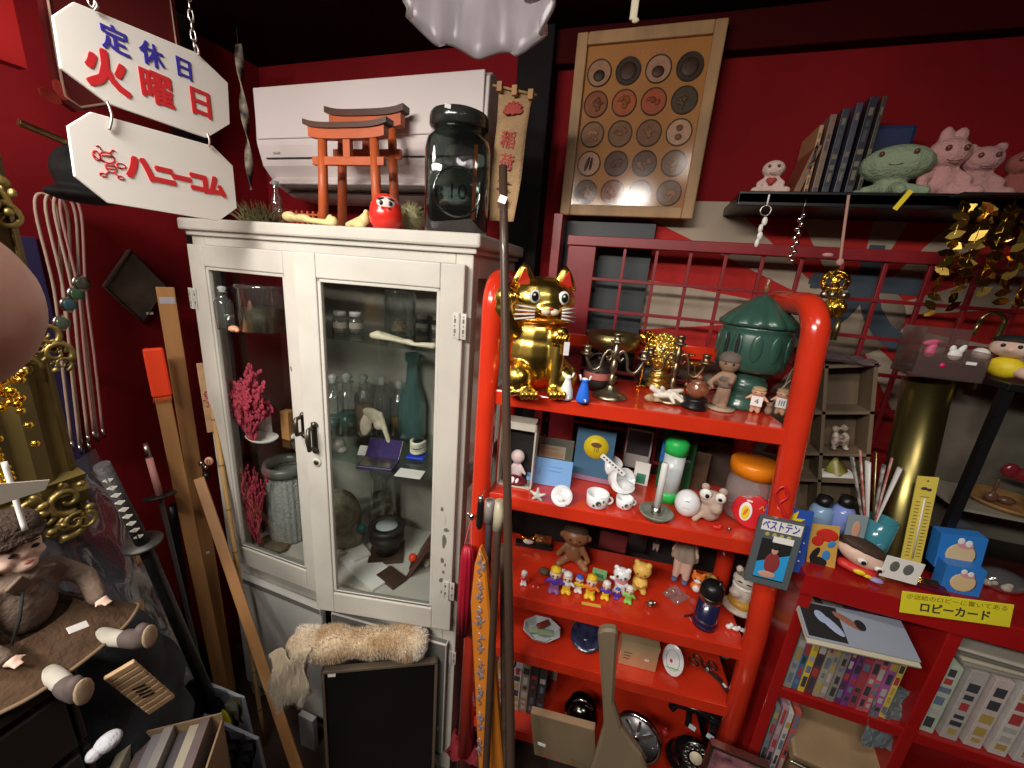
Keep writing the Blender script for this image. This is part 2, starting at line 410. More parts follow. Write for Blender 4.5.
b = MB(); b.bb(.0, RW, RDp-.012, RDp, 1.415, 1.45, .002); b.build('back_rail', ORANGE, rack)
b = MB(); b.bb(-.36, .36, 1.275, 1.30, FZ, 1.31); b.bb(.36, 2., 1.275, 1.30, FZ, 1.02); struct(b.build('rack_shade_panel', mat('painted_rack_shade', (.02, .012, .012), .8)))  # added near-black boards that paint in the shade behind the shelves

# ================================================================ dark red bookcase
BY = .905
def bx_at(px, py): return at(px, py, BY)
bc = empty('bookcase', 'dark red board bookcase under the yellow handwritten card', 'bookcase', (.425, BY, 0))
BZ = [1.02, .695, .36, .06]; BD = .31; BWd = 1.05
for x in (0, .262, .64, 1.02):
    b = MB(); b.bb(x, x+.024, 0, BD, FZ, 1.0, .002); b.build('side_panel' if x in (0, 1.02) else 'divider', DRED, bc)
for i, z in enumerate(BZ):
    b = MB(); b.bb(-.004 if i == 0 else .024, 1.05, -.006 if i == 0 else .002, BD, z-(.05 if i == 0 else .028), z, .002); b.build('shelf', DRED, bc)
b = MB(); b.bb(0.024, 1.02, BD-.008, BD, .03, .98); b.build('back_panel', DRED, bc)

# ================================================================ air conditioner
ACW = mat('white_plastic_case', (.64, .57, .56), .4); ACD = mat('grey_vent_slot', (.03, .03, .03), .5)
xa, xb = at(252, 87, 1.09).x, at(490, 66, 1.09).x
ac = empty('air_conditioner', 'white wall air conditioner high behind the torii gates', 'air conditioner', ((xa+xb)/2, WY, 1.8))
hw = (xb-xa)/2
prof = [(0, .30), (-.225, .30), (-.247, .285), (-.252, .15), (-.25, .135), (-.235, .08), (-.19, .03), (-.12, .005), (0, .0)]
def endsect(x): return [(x, p[0], p[1]) for p in prof]
b = MB(); b.m(ACW)
b.grid([endsect(-hw), endsect(-hw+.004), endsect(hw-.004), endsect(hw)], close=True, caps=True, smooth=False); b.build('case', None, ac, bevel=.004)
b = MB(); b.bb(-hw+.01, hw-.01, -.2575, -.2505, .152, .294, .003); b.build('front_panel', ACW, ac)
b = MB(); b.m(ACW); b.box((hw*2-.05, .006, .06), (0, -.213, .046), (radians(-52), 0, 0), bev=.002); b.build('air_flap', None, ac)
b = MB(); b.m(ACD); b.box((hw*2-.08, .004, .02), (.0, -.17, .014), (radians(-70), 0, 0)); b.box((hw*2-.06, .003, .003), (0, -.2445, .10), (radians(-20), 0, 0)); b.build('air_outlet', None, ac)
b = MB(); b.m(mat('grey_badge', (.35, .34, .34), .4)); b.box((.028, .001, .006), (-hw+.075, -.2465, .115), (radians(-15), 0, 0)); b.build('badge', None, ac)

# ================================================================ framed disc picture
PY = 1.285
p0, p1 = at(570, 126, PY), at(710, 120, PY)
pw = (at(722, 23, PY).x-at(577, 37, PY).x+at(697, 220, PY).x-at(563, 215, PY).x)/2; ptz = at(650, 30, PY).z; pbz = at(630, 218, PY).z
px0 = (at(577, 37, PY).x+at(563, 215, PY).x)/2
pic = empty('framed_picture', 'tan framed board of twenty round specimens in four columns', 'framed display', (px0+pw/2, PY, pbz))
ph = ptz-pbz
OAK = mat('pale_oak_frame', (.44, .25, .11), .5, noise=.3, nscale=20, stretch=(1, 1, .3)); OCH = mat('ochre_backing', (.50, .22, .055), .55, noise=.12, nscale=5)
b = MB(); fwd = .03
b.bb(-pw/2, -pw/2+fwd, -.022, 0, 0, ph, .003); b.bb(pw/2-fwd, pw/2, -.022, 0, 0, ph, .003); b.bb(-pw/2+fwd, pw/2-fwd, -.022, 0, ph-fwd, ph, .003); b.bb(-pw/2+fwd, pw/2-fwd, -.022, 0, 0, fwd, .003); b.build('frame', OAK, pic)
b = MB(); b.bb(-pw/2+.02, pw/2-.02, -.010, -.002, .02, ph-.02); b.build('backing_board', OCH, pic)
b = MB(); b.m(mat('faded_pink_print', (.55, .20, .12), .6)); b.text('＊ ＊ ＊ ＊ ＊ ＊ ＊ ＊'.replace('＊', '＊'), .014, T(0, -.0112, ph*.885)) if 0 else None
for i in range(8): b.box((.007, .0006, .009), (-.052+i*.0145, -.0105, ph*.885), (0, RND.uniform(-.6, .6), 0))
b.build('printed_title', None, pic)
dcols = [[(.42, .30, .24), (.035, .02, .015)], [(.03, .02, .018), (.06, .03, .02)], [(.45, .33, .28), (.07, .03, .02)], [(.03, .022, .018), (.06, .04, .03)],
         [(.30, .10, .03), (.20, .07, .03)], [(.45, .12, .03), (.30, .10, .03)], [(.42, .10, .03), (.28, .07, .03)], [(.06, .05, .02), (.11, .09, .05)],
         [(.30, .20, .12), (.42, .30, .20)], [(.24, .15, .09), (.33, .20, .12)], [(.24, .13, .08), (.33, .20, .12)], [(.62, .48, .42), (.25, .13, .10)],
         [(.55, .42, .36), (.06, .035, .03)], [(.10, .05, .04), (.16, .09, .07)], [(.12, .06, .05), (.30, .18, .15)], [(.20, .13, .08), (.33, .24, .17)],
         [(.10, .08, .06), (.40, .33, .28)], [(.28, .12, .09), (.5, .33, .28)], [(.20, .10, .09), (.52, .40, .36)], [(.20, .14, .10), (.42, .30, .2)]]
RING = mat('dark_disc_rim', (.05, .028, .018), .4)
for k in range(20):
    r, c = divmod(k, 4); cx = -pw/2+pw*(.185+.207*c); cz = ph*(1-(.205+.163*r)); R = .0335
    a, d = dcols[k]; a = (a[0]*1.05, a[1]*.82, a[2]*.62); d = (d[0]*1.1, d[1]*.8, d[2]*.6); A = mat('specimen_pale_%d' % k, a, .5, noise=.2, nscale=60); D = mat('specimen_dark_%d' % k, d, .5, noise=.4, nscale=70)
    b = MB(); b.m(RING); b.lathe([(R-.003, 0), (R-.003, .003), (R, .003), (R, 0)], (cx, -.010, cz), 28, (pi/2, 0, 0))
    b.m(A); b.lathe([(0, .0012), (R-.003, .0012)], (cx, -.010, cz), 28, (pi/2, 0, 0)); b.m(D)
    if k in (0, 2): b.ell((cx, -.0115, cz-.006), (.016, .003, .014))
    elif k == 11: b.ell((cx, -.0115, cz+.011), (.009, .003, .008)); b.ell((cx, -.0115, cz-.011), (.009, .003, .008))
    elif k == 12: b.ell((cx-.005, -.0115, cz), (.005, .003, .02), (0, .3, 0)); b.ell((cx+.006, -.0115, cz), (.004, .003, .018), (0, .1, 0))
    elif k in (1, 3): b.ell((cx, -.0115, cz), (.022, .003, .022))
    else:
        for q in range(9): 
            t = RND.random()*6.28; rr = RND.uniform(0, .016); b.ell((cx+rr*cos(t), -.0115, cz+rr*sin(t)), (RND.uniform(.004, .010), .0022, RND.uniform(.003, .007)), (0, t, 0), n=10)
    b.build('specimen_disc', None, pic)
b = MB(); b.bb(-pw/2+fwd-.002, pw/2-fwd+.002, -.0175, -.016, fwd-.002, ph-fwd+.002); b.build('glass_pane', pane_mat('picture_glass', (.96, .94, .92), .45, .12), pic)

# ================================================================ sliding lattice, flag, dark panes
LY = 1.235
LB = -.02
lat = empty('lattice_screen', 'dark red wooden lattice screen in front of the striped flag', 'lattice', (at(558, 300, LY).x, LY, 1.0))
ox = lat.location.x
def lx(px, py=300): return at(px, py, LY).x-ox
LZ1 = at(650, 239, LY).z-1.0; LZr = at(740, 254.5, LY).z-1.0
LXR = 1.72
b = MB(); b.bb(lx(553, 240), lx(562, 240), -.02, .03, LB-.04, at(558, 214, LY).z-1.0, .002); b.bb(lx(562), LXR, -.015, .02, LZr, LZ1, .002); b.bb(lx(562), LXR, -.015, .02, LB-.04, LB, .002)
b.bb(lx(563), lx(590), -.008, .012, LB, LZr, .002); b.build('frame', LRED, lat)
xg = lx(590, 285); 
for k in range(1, 19): 
    x = xg+.0853*k*LY/1.2-.0
    if x > LXR-.02: break
    b = MB(); b.bb(x-.0045, x+.0045, -.004, .006, LB, LZr, .001); b.build('upright_bar', LRED, lat)
for k in range(1, 8):
    z = LZr-.0905*k
    b = MB(); b.bb(xg, LXR, -.0075, .0015, z-.0045, z+.0045, .001); b.build('cross_bar', LRED, lat)
SLATE = mat('slate_grey_glass', (.03, .038, .044), .5, noise=.15, nscale=4)
o = MB(); o.bb(at(563, 240, 1.30).x, at(652, 250, 1.30).x, 1.30, 1.315, 1.3, at(600, 222, 1.30).z); o = o.build('slate_board', SLATE)
tag(o, 'slate grey panel behind the left end of the red lattice', 'panel')
# rising-ray flag
FY = 1.338; FC = at(848, 318, FY)
FR = mat('flag_red_cloth', (.44, .014, .012), .8, bump=.1, bscale=120); FB = mat('flag_cream_cloth', (.42, .34, .26), .85, bump=.1, bscale=120); FG = mat('flag_slate_print', (.055, .075, .10), .8)
x0f, x1f, z0f, z1f = at(648, 240, FY).x, 1.95, .98, at(700, 205, FY).z+.01
def rayhit(a):
    dx, dz = cos(a), sin(a); t = 9
    if dx > 0: t = min(t, (x1f-FC.x)/dx)
    if dx < 0: t = min(t, (x0f-FC.x)/dx)
    if dz > 0: t = min(t, (z1f-FC.z)/dz)
    if dz < 0: t = min(t, (z0f-FC.z)/dz)
    return (FC.x+dx*t, FC.z+dz*t)
flag = empty('festival_flag', 'red and cream striped flag with a slate symbol behind the lattice', 'flag', (FC.x, FY, FC.z))
b = MB(); NR = 22; b.T = Matrix.Translation(-flag.location)
corn = sorted(atan2(z-FC.z, x-FC.x) for x in (x0f, x1f) for z in (z0f, z1f))
for i in range(NR):
    a0 = 2*pi*i/NR-pi-pi/NR+.03; a1 = a0+2*pi/NR; b.m(FB if i % 2 == 0 else FR)
    aa = [a0]+[c for c in corn+[c+2*pi for c in corn]+[c-2*pi for c in corn] if a0 < c < a1]+[a1]
    for s0, s1 in zip(aa[:-1], aa[1:]):
        A, B = rayhit(s0), rayhit(s1)
        b.quad([(FC.x, FY, FC.z), (A[0], FY, A[1]), (B[0], FY, B[1])]) if 0 else b.prism([(FC.x, FC.z), A, B], .0015, T(0, FY, 0))
b.build('cloth', None, flag)
b = MB(); b.m(FB); b.lathe([(0, 0), (.125, 0), (.125, .001), (0, .001)], (0, -.0015, 0), 40, (pi/2, 0, 0), sy=.85); b.build('centre_disc', None, flag)
b = MB(); b.m(FG); b.text('大', .27, T(.015, -.003, .035), .001, bold=.012); b.build('printed_symbol', None, flag)

# ================================================================ black wall shelf
BSY = 1.13
zb, zt = at(860, 208, BSY).z, at(860, 192, BSY).z
bsx0 = at(737, 205, BSY).x
bs = MB(); bs.bb(0, 1.2, 0, WY-BSY, 0, .022, .002); bs.bb(0, 1.2, 0, .012, -.006, .026, .002); bs = bs.build('wall_shelf', BLACK)
tag(bs, 'long black wall shelf carrying plush toys and books', 'shelf', loc=(bsx0, BSY, zt-.026)); BSZ = zt-.004
# ================================================================ pendant lamp shade
LG = mat('frosted_frilled_glass', (.85, .80, .82), .25, trans=.6, coat=.5, noise=.1, nscale=14)
lc = at(479, -30, .62)
lamp = empty('pendant_lamp', 'frilled frosted glass pendant lamp shade at the ceiling', 'lamp', (lc.x, lc.y, lc.z))
rows = []
for j in range(15):
    t = j/14; r = .025+.068*sin(min(1, t*1.15)*pi/2)+.01*t; z = .11-.165*t**1.5; row = []
    for i in range(96):
        a = 2*pi*i/96; fr = t**2.2*.011*cos(8*a)
        row.append(((r+fr)*cos(a), (r+fr)*sin(a), z+t**3*.010*cos(8*a)))
    rows.append(row)
inner = [[(p[0]*.965, p[1]*.965, p[2]+.002) for p in r] for r in rows[::-1]]
b = MB(); b.grid(rows+inner, close=True); b.build('shade', LG, lamp)
b = MB(); b.lathe([(0, .17), (.018, .17), (.034, .125), (.034, .105), (0, .105)], n=24); b.cyl((0, 0, .16), (0, 0, CZ-lc.z), .004); b.build('holder', BRASS, lamp)
b = MB(); b.ell((0, 0, .055), (.022, .022, .03)); b.cyl((0, 0, .07), (0, 0, .11), .014); b.build('bulb', mat('unlit_bulb_glass', (.6, .58, .56), .15, trans=.3), lamp)
p = at(633, 20, .8); b = MB(); b.bb(-.006, .006, -.002, .002, 0, CZ-p.z, .001); b.m(SILVER) ; b.ell((.004, 0, -.001), (.006, .003, .004)); b.mats = [mat('cream_tape', (.62, .55, .40), .5), SILVER]
tag(b.build('hanging_strip'), 'cream strip hanging from the ceiling above the framed board', 'strip', loc=p)

l = bpy.data.lights.new('shade_fill_light', 'POINT'); l.energy = .22; l.shadow_soft_size = .03; l.color = (1, .93, .9); o = bpy.data.objects.new('shade_fill_light', l); COL.objects.link(o); o.location = lc+Vector((0, 0, -.03))  # weak point light added inside the pendant shade to brighten its glass
# ================================================================ hanging signs
SIGN = mat('sign_white_plastic', (.84, .82, .77), .35); INKR = mat('sign_red_ink', (.62, .03, .035), .4); INKB = mat('sign_blue_ink', (.05, .04, .35), .4)
SX = -1.0
def sign_board(name, label, pts, group):
    P = [atx(x, y, SX) for x, y in pts]; c = sum(P, Vector())/len(P)
    # board frame: local x runs into the room along +Y, faces +X
    e = empty(name, label, 'sign', c, group=group); e.rotation_euler = (0, 0, pi/2)
    loc = [((p.y-c.y), (p.z-c.z)) for p in P]
    b = MB(); b.prism(loc, .006); b.build('board', SIGN, e, bevel=.0008)
    return e, c
s1, c1 = sign_board('hanging_sign', 'upper white octagonal sign with blue and red closing-day characters', [(73, 2), (52, 16), (60, 68), (108, 104), (206, 138), (229, 124), (227, 83), (196, 53)], 'hanging shop signs')
s2, c2 = sign_board('hanging_sign', 'lower white octagonal sign with red bee drawing and shop name', [(90, 112), (67, 126), (74, 176), (108, 203), (218, 221), (236, 208), (232, 166), (212, 146)], 'hanging shop signs')
def loc_on(e, c, px, py):
    p = atx(px, py, SX); return p.y-c.y, p.z-c.z
def put_text(e, c, items, m, name, depth=.0012):
    for ch, px, py, size, bold in items:
        b = MB(); b.m(m); x, z = loc_on(e, c, px, py); b.text(ch, size, T(x, -.0036, z), depth, bold=bold)
        b.build(name, None, e)
put_text(s1, c1, [('定', 114, 42, .044, .0012), ('休', 151, 57, .042, .0012), ('日', 183, 70, .040, .0012)], INKB, 'blue_character')
put_text(s1, c1, [('火', 106, 74, .068, .0032), ('曜', 156, 91, .062, .002), ('日', 200, 105, .058, .002)], INKR, 'red_character')
put_text(s2, c2, [('ハ', 139, 170, .052, .0036), ('ニ', 164, 177, .044, .0036), ('ー', 181, 180, .042, .0036), ('コ', 198, 184, .046, .0036), ('ム', 215, 188, .046, .0036)], INKR, 'name_character')
b = MB(); b.m(INKR); x, z = loc_on(s2, c2, 108, 163); y = -.0036; k = .0010
def ln(pts, r=k): b.tube([(x+p[0], y, z+p[1]) for p in pts], r, 6)
circ = lambda cx, cz, rx, rz, n=14: [(cx+rx*cos(2*pi*i/n), cz+rz*sin(2*pi*i/n)) for i in range(n+1)]
ln(circ(-.002, .009, .011, .009)); ln(circ(.001, -.008, .008, .008)); ln([(-.008, -.005), (.009, -.004)]); ln([(-.007, -.010), (.008, -.009)])
ln([(-.007, .017), (-.012, .026), (-.016, .024)]); ln([(.003, .018), (.009, .025), (.013, .023)]); ln([(-.009, .0), (-.019, .004), (-.022, .010)]); ln([(.009, -.004), (.018, -.006)])
ln(circ(-.018, .008, .005, .008)); ln(circ(.018, .0, .007, .004)); ln([(-.003, -.015), (-.010, -.022)]); ln([(.005, -.015), (.011, -.021)]); ln(circ(-.013, -.023, .005, .003)); ln(circ(.014, -.022, .005, .003)); ln([(-.011, .011), (.008, .013)], .0016)
b.build('bee_drawing', None, s2)
HK = mat('dull_hook_wire', (.35, .28, .26), .4, .8)
def hook(e, c, pa, pb, name='hook'):
    a, z0 = loc_on(e, c, *pa); a2, z1 = loc_on(e, c, *pb)
    b = MB(); b.tube(curve_pts([(a, -.006, z0), (a+.001, -.010, (z0+z1)/2), (a2, -.007, z1)]), .0022, 8); b.build(name, HK, e)
hook(s1, c1, (92, 0), (92, 11)); hook(s1, c1, (194, 45), (196, 56)); hook(s2, c2, (105, 101), (107, 130)); hook(s2, c2, (205, 133), (207, 147))
# chain
def chain(name, label, p0, p1, r=.006, wire=.0014, m=SILVER, n=None, group=None):
    p0, p1 = Vector(p0), Vector(p1); L = (p1-p0).length; n = n or max(2, int(L/(r*2.1))); b = MB()
    for i in range(n):
        c = p0.lerp(p1, (i+.5)/n)-p0; d = (p1-p0).normalized(); u = d.orthogonal().normalized() if i % 2 else d.cross(d.orthogonal()).normalized()
        b.tube([c+d*(L/n*.62*sin(2*pi*k/12))+u*(r*.55*cos(2*pi*k/12)) for k in range(12)], wire, 5, closed=True)
    return tag(b.build(name, m), label, 'chain', group, loc=p0)
pc = atx(195, 50, SX); chain('chain', 'silver chain holding the right end of the upper sign', (pc.x, pc.y, CZ), pc, .008, .002, SILVER)
pc = atx(92, 6, SX); chain('chain', 'silver chain holding the left end of the upper sign', (pc.x, pc.y, CZ), pc, .008, .002, SILVER)
# ================================================================ bottles and jars
CAPW = mat('white_plastic_cap', (.80, .80, .78), .4); STOP = mat('ground_glass_stopper', (.70, .74, .72), .12, trans=.5)
TEAL = mat('teal_bottle_glass', (.25, .48, .46), .08, trans=.75, coat=.4); LAB = mat('aged_label', (.62, .58, .48), .7)
def bottle(label, px, pyb, pyt, pw, z, kind='vial', group=None, liquid=None, d=0., glass=None, name='glass_bottle', cat_='bottle'):
    p, h, w = fit(px, pyb, pyt, pw, z, d); r = w/2
    e = empty(name, label, cat_, p, face_cam(p), group); G = glass or JARG
    if kind == 'vial':
        sub(e, 'body', lambda b: b.lathe([(0, 0), (r, 0), (r, h*.62), (r*.7, h*.74), (r*.6, h*.78), (r*.6, h*.82)]), G)
        sub(e, 'cap', lambda b: b.lathe([(0, h), (r*.78, h), (r*.82, h*.97), (r*.82, h*.78), (0, h*.78)]), CAPW)
        sub(e, 'label', lambda b: b.lathe([(r*1.01, h*.25), (r*1.01, h*.52)], ang=2.2, rot=(0, 0, -pi/2-1.1)), LAB)
    elif kind == 'apoth':
        sub(e, 'body', lambda b: b.lathe([(0, 0), (r, 0), (r, h*.62), (r*.85, h*.68), (r*.5, h*.73), (r*.45, h*.84), (r*.62, h*.86)]), G)
        sub(e, 'stopper', lambda b: (b.lathe([(0, h), (r*.35, h*.985), (r*.5, h*.94), (r*.3, h*.89), (r*.4, h*.86), (0, h*.85)])), STOP)
    elif kind == 'tall':
        sub(e, 'body', lambda b: b.lathe([(0, 0), (r*.95, 0), (r, h*.05), (r, h*.40), (r*.75, h*.55), (r*.42, h*.68), (r*.36, h*.9), (r*.5, h*.91), (r*.5, h), (r*.3, h)]), G)
    elif kind == 'cyl':
        sub(e, 'body', lambda b: b.lathe([(0, 0), (r, 0), (r, h*.92), (r*1.04, h*.93), (r*1.04, h), (r*.9, h)]), G)
    if liquid: sub(e, 'contents', lambda b: b.lathe([(0, h*.02), (r*.9, h*.02), (r*.9, h*liquid[0]), (0, h*liquid[0])]), liquid[1])
    return e
LQ = lambda n, c: mat(n, c, .3, noise=.4, nscale=60)
g = 'white-capped vials on the top shelf of the cabinet'
bottle('left white-capped vial at the left end of the upper glass shelf', 340, 334, 311, 12, SHA, 'vial', g, (.3, LQ('pale_powder', (.45, .42, .34))), .02)
bottle('second white-capped vial, close right of the leftmost vial', 356, 335, 312, 12, SHA, 'vial', g, (.25, LQ('pale_powder', 0)), .03)
bottle('white-capped vial right of the jar with the coiled shell', 422, 333, 315, 11, SHA, 'vial', g, (.4, LQ('pale_powder', 0)), .03)
bottle('rightmost white-capped vial partly behind the door frame', 437, 335, 316, 10, SHA, 'vial', g, (.4, LQ('pale_powder', 0)), .03)
e = bottle('clear jar holding a brown coiled shell on the upper glass shelf', 400, 335, 290, 26, SHA, 'cyl', None, None, .02, name='specimen_jar', cat_='jar')
sub(e, 'coiled_shell', lambda b: [b.tube([(.022*(1-.12*k)*cos(a), .018*(1-.12*k)*sin(a), .012+.0085*k+.0015*a/6.28) for a in [2*pi*i/14 for i in range(14)]], .0062-.0006*k, 8, closed=True) for k in range(5)], mat('tan_shell', (.50, .36, .2), .5, noise=.5, nscale=80))
BONE = mat('pale_bone', (.70, .63, .48), .5, noise=.2, nscale=30); BONEY = mat('yellow_bone', (.72, .60, .28), .5, noise=.25, nscale=25)
p, h, w = fit(402, 345, 335, 60, SHA, .0)
o = blobs(None, 'bone_bundle', BONE, w, [('l', (-.5, 0, .08), (-.2, .02, .06), .05, .035), ('l', (-.2, .02, .06), (.2, -.02, .04), .035, .03), ('l', (-.45, .08, .1), (.1, .05, .05), .05, .025), ('l', (.2, -.02, .04), (.5, .02, .05), .03, .05), ((-.42, .02, .09), (.09, .06, .07)), ((.1, .0, .06), (.1, .06, .04))], vox=.02)
tag(o, 'pale long bones in crumpled clear wrap on the upper shelf', 'bones', loc=p)
# left bay, upper shelf
bottle('clear glass flask at the left end of the left upper shelf', 224, 331, 286, 12, SHA, 'apoth', None, None, .03)
e = bottle('large clear round jar behind the left door', 267, 331, 285, 38, SHA, 'cyl', None, (.5, mat('olive_jar_contents', (.14, .13, .06), .5, noise=.5, nscale=20)), .02, name='specimen_jar', cat_='jar')
o = MB(); [o.ell((RND.uniform(-.04, .04), RND.uniform(-.01, .01), .008+.004*k), (.012, .008, .006), (0, RND.random(), 0)) for k in range(4)]
p = onz(250, 333, SHA); 
o = blobs(None, 'small_shell', mat('orange_pink_shell', (.70, .34, .20), .4), .03, [((0, 0, .3), (.5, .4, .3)), ((.4, 0, .2), (.25, .2, .2)), ((-.4, 0, .2), (.2, .2, .18))]); tag(o, 'small orange-pink shell at the edge of the left upper shelf', 'shell', loc=onz(234, 332, SHA))
o = blobs(None, 'small_shell', BONE, .03, [((0, 0, .25), (.7, .3, .2)), ((.6, 0, .2), (.3, .2, .15))]); tag(o, 'flat pale shell fragment on the left upper shelf', 'shell', loc=onz(262, 332, SHA))
# apothecary bottles row
g = 'stoppered apothecary bottles in the middle of the cabinet'
lq = [mat('amber_liquid', (.35, .2, .05), .2), mat('green_liquid', (.04, .13, .11), .2), mat('brown_powder', (.25, .17, .08), .6)]
for i, (px, t, w_, L_) in enumerate([(334, 374, 15, (.3, lq[1])), (348, 373, 17, (.36, lq[1])), (364, 374, 15, (.5, lq[2])), (382, 376, 15, None), (399, 380, 15, (.3, lq[0]))]):
    lab = ['apothecary bottle furthest left in the stoppered row', 'apothecary bottle holding dark green liquid, second of the row', 'apothecary bottle directly behind the left edge of the bone', 'apothecary bottle behind the shoulder-blade bone', 'apothecary bottle with amber liquid touching the tall teal bottle'][i]
    bottle(lab, px, 436, t, w_, SHB, 'apoth', g, L_, .02)
bottle('tall slim teal glass bottle at the right of the middle shelf', 412, 437, 353, 24, SHB, 'tall', None, None, .01, TEAL, name='tall_bottle')
bottle('dim clear tall bottle behind the tall teal bottle', 432, 430, 366, 14, SHB, 'tall', None, None, .03, None, name='tall_bottle')
# scapula bone
p = at(375, 436, 1.0); p.z = SHB+.01
k = .135
o = blobs(None, 'shoulder_bone', BONE, k, [('l', (.15, 0, .95), (.5, 0, .0), .075, .045), ((.0, 0, .85), (.30, .08, .16), (0, .5, 0)), ((-.25, 0, .62), (.16, .07, .32), (0, .25, 0)), ((-.1, 0, .95), (.24, .09, .12)), ((.47, 0, .02), (.09, .08, .07)), ((.12, -.03, .68), (.12, .09, .12))])
tag(o, 'white shoulder-blade bone propped up on the middle glass shelf', 'bone', loc=p)
# jaw model on blue base
p, h, w = fit(417, 457, 425, 24, SHB, .0)
e = empty('teeth_model', 'set of teeth on a blue plastic base', 'model', p, .2)
sub(e, 'base', lambda b: b.bb(-.03, .03, -.022, .022, 0, .008, .003), mat('bright_blue_plastic', (.02, .06, .55), .35))
def teeth(b):
    for zz, s in ((.028, 1), (.043, -1)):
        b.tube([(-.022*cos(a), .018-.034*sin(a), zz-.008*s) for a in [pi*i/12 for i in range(13)]], .0055, 8)
        for i in range(14):
            a = pi*(i+.5)/14; b.box((.0042, .0036, .011), (-.024*cos(a), .018-.037*sin(a), zz), (0, 0, -a+pi/2), bev=.001)
sub(e, 'teeth', teeth, mat('ivory_teeth', (.72, .68, .55), .3))
# jewel tray
VELV = mat('purple_velvet', (.04, .022, .12), .9, noise=.3, nscale=90); 
q = at(378, 462, .93); q.z = SHB; e = empty('jewellery_case', 'open silver-edged jewellery case lined with purple velvet', 'case', q, .25)
sub(e, 'case_body', lambda b: (b.bb(-.055, .055, -.035, .035, 0, .012, .002), b.m(VELV), b.bb(-.05, .05, -.03, .03, .0121, .0135)), SILVER)
sub(e, 'lid', lambda b: (b.box((.11, .006, .065), (.0, .052, .033), (radians(-42), 0, 0), bev=.002), b.m(VELV), b.box((.10, .002, .055), (.0, .0485, .0305), (radians(-42), 0, 0))), SILVER)
def tagbox(name, label, cat_, px, py, Y, z, size, rz, m, tilt=0., bev=.001):
    q = at(px, py, Y); q.z = z
    b = MB(); b.box(size, (0, 0, size[2]/2*cos(tilt)+abs(sin(tilt))*size[1]/2), (tilt, 0, 0), bev=bev)
    return tag(b.build(name, m), label, cat_, loc=q, rz=rz)
tagbox('folded_card', 'white folded card standing left of the purple case', 'card', 367, 445, .98, SHB, (.055, .002, .035), .3, PAPER, -.9)
tagbox('paper_sheet', 'cream printed sheet lying on the right of the middle shelf', 'paper', 410, 470, .93, SHB, (.08, .05, .002), .2, PAPER)
o = blobs(None, 'glass_lump', mat('cloudy_glass', (.5, .5, .46), .2, trans=.3), .06, [((0, 0, .4), (.42, .4, .42)), ((.3, 0, .2), (.3, .3, .2))]); tag(o, 'cloudy round glass lump at the left of the middle shelf', 'glass lump', loc=onz(338, 452, SHB))
# deck: stone, binnacle, boards
STONE = mat('mottled_stone', (.30, .27, .19), .8, noise=.5, nscale=30, bump=.6, bscale=60)
p, h, w = fit(342, 562, 492, 34, DECK, .08)
o = blobs(None, 'fossil_rock', STONE, h, [((0, 0, .5), (.42, .38, .5)), ((.12, -.1, .62), (.3, .3, .3)), ((-.1, 0, .25), (.45, .36, .25)), ((.15, 0, .2), (.35, .3, .2))], vox=.04); tag(o, 'large mottled fossil rock at the lower left of the right bay', 'rock', loc=p+Vector((-.02, 0, 0)))
IRON = mat('dark_iron', (.06, .055, .05), .5, .6, noise=.3, nscale=40)
p = at(387, 548, 1.05); p.z = DECK
e = empty('ship_compass', 'dark round compass on a stepped square wooden base', 'compass', p, .5)
sub(e, 'base', lambda b: b.bb(-.06, .06, -.06, .06, 0, .012, .003), DWOOD)
sub(e, 'bowl', lambda b: b.lathe([(0, .012), (.04, .012), (.05, .05), (.062, .07), (.062, .085), (.055, .09), (.055, .105), (.064, .108), (.064, .12), (.042, .124), (.040, .115), (0, .115)], n=32), IRON)
sub(e, 'dial', lambda b: b.lathe([(0, .1185), (.038, .1185), (.038, .116), (0, .116)], n=28), mat('pale_blue_dial', (.55, .62, .64), .3))
p = at(413, 545, 1.02); p.z = DECK
e = empty('leaning_lamp', 'small red ball standing in front of the dark leaning tray', 'ball', p)
sub(e, 'stand', lambda b: b.lathe([(0, 0), (.013, 0), (.008, .02), (.010, .035), (0, .035)]), BLKM); sub(e, 'ball', lambda b: b.ell((0, 0, .045), .015), mat('glossy_red_ball', (.75, .06, .02), .15)); e.name = 'red_ball_stand'
b = MB(); M_ = Euler((0, radians(35), 0)).to_matrix().to_4x4(); b.box((.012, .16, .20), (0, 0, .085), (0, radians(28), .2), bev=.002); tag(b.build('leaning_tray', mat('dark_red_brown_tray', (.10, .035, .025), .4)), 'dark red-brown tray leaning at the right of the lower deck', 'tray', loc=Vector((at(428, 545, 1.06).x, 1.06, DECK)))
b = MB(); b.bb(-.045, .045, -.03, .03, 0, .012, .002); b.m(PAPER); b.bb(-.008, .008, -.031, -.03, .002, .009); b.mats = [DWOOD, PAPER]; tag(b.build('small_plaque'), 'small brown plaque with a white sticker lying near the compass', 'plaque', loc=Vector((at(388, 568, .93).x, .95, DECK+.0)), rz=-.3)
b = MB(); b.bb(-.16, .05, -.045, .05, 0, .010, .001); tag(b.build('flat_white_box'), 'flat white box lid along the front of the lower deck', 'box', loc=Vector((at(375, 583, .93).x, .935, DECK)), rz=-.35); bpy.context.scene.objects['flat_white_box'].data.materials.append(PAPER)
bottle('tall clear cylinder vase at the back of the lower deck', 384, 535, 470, 20, DECK, 'cyl', None, (.6, STONE), .02, name='cylinder_vase', cat_='vase')
p = onz(362, 558, DECK); o = MB(); o.ell((0, 0, .1), .016); tag(o.build('glass_float', mat('teal_glass_ball', (.03, .20, .19), .1, trans=.3)), 'small teal glass ball beside the fossil rock', 'ball', loc=(at(362, 528, 1.03).x, 1.03, at(362, 528, 1.03).z-.1))
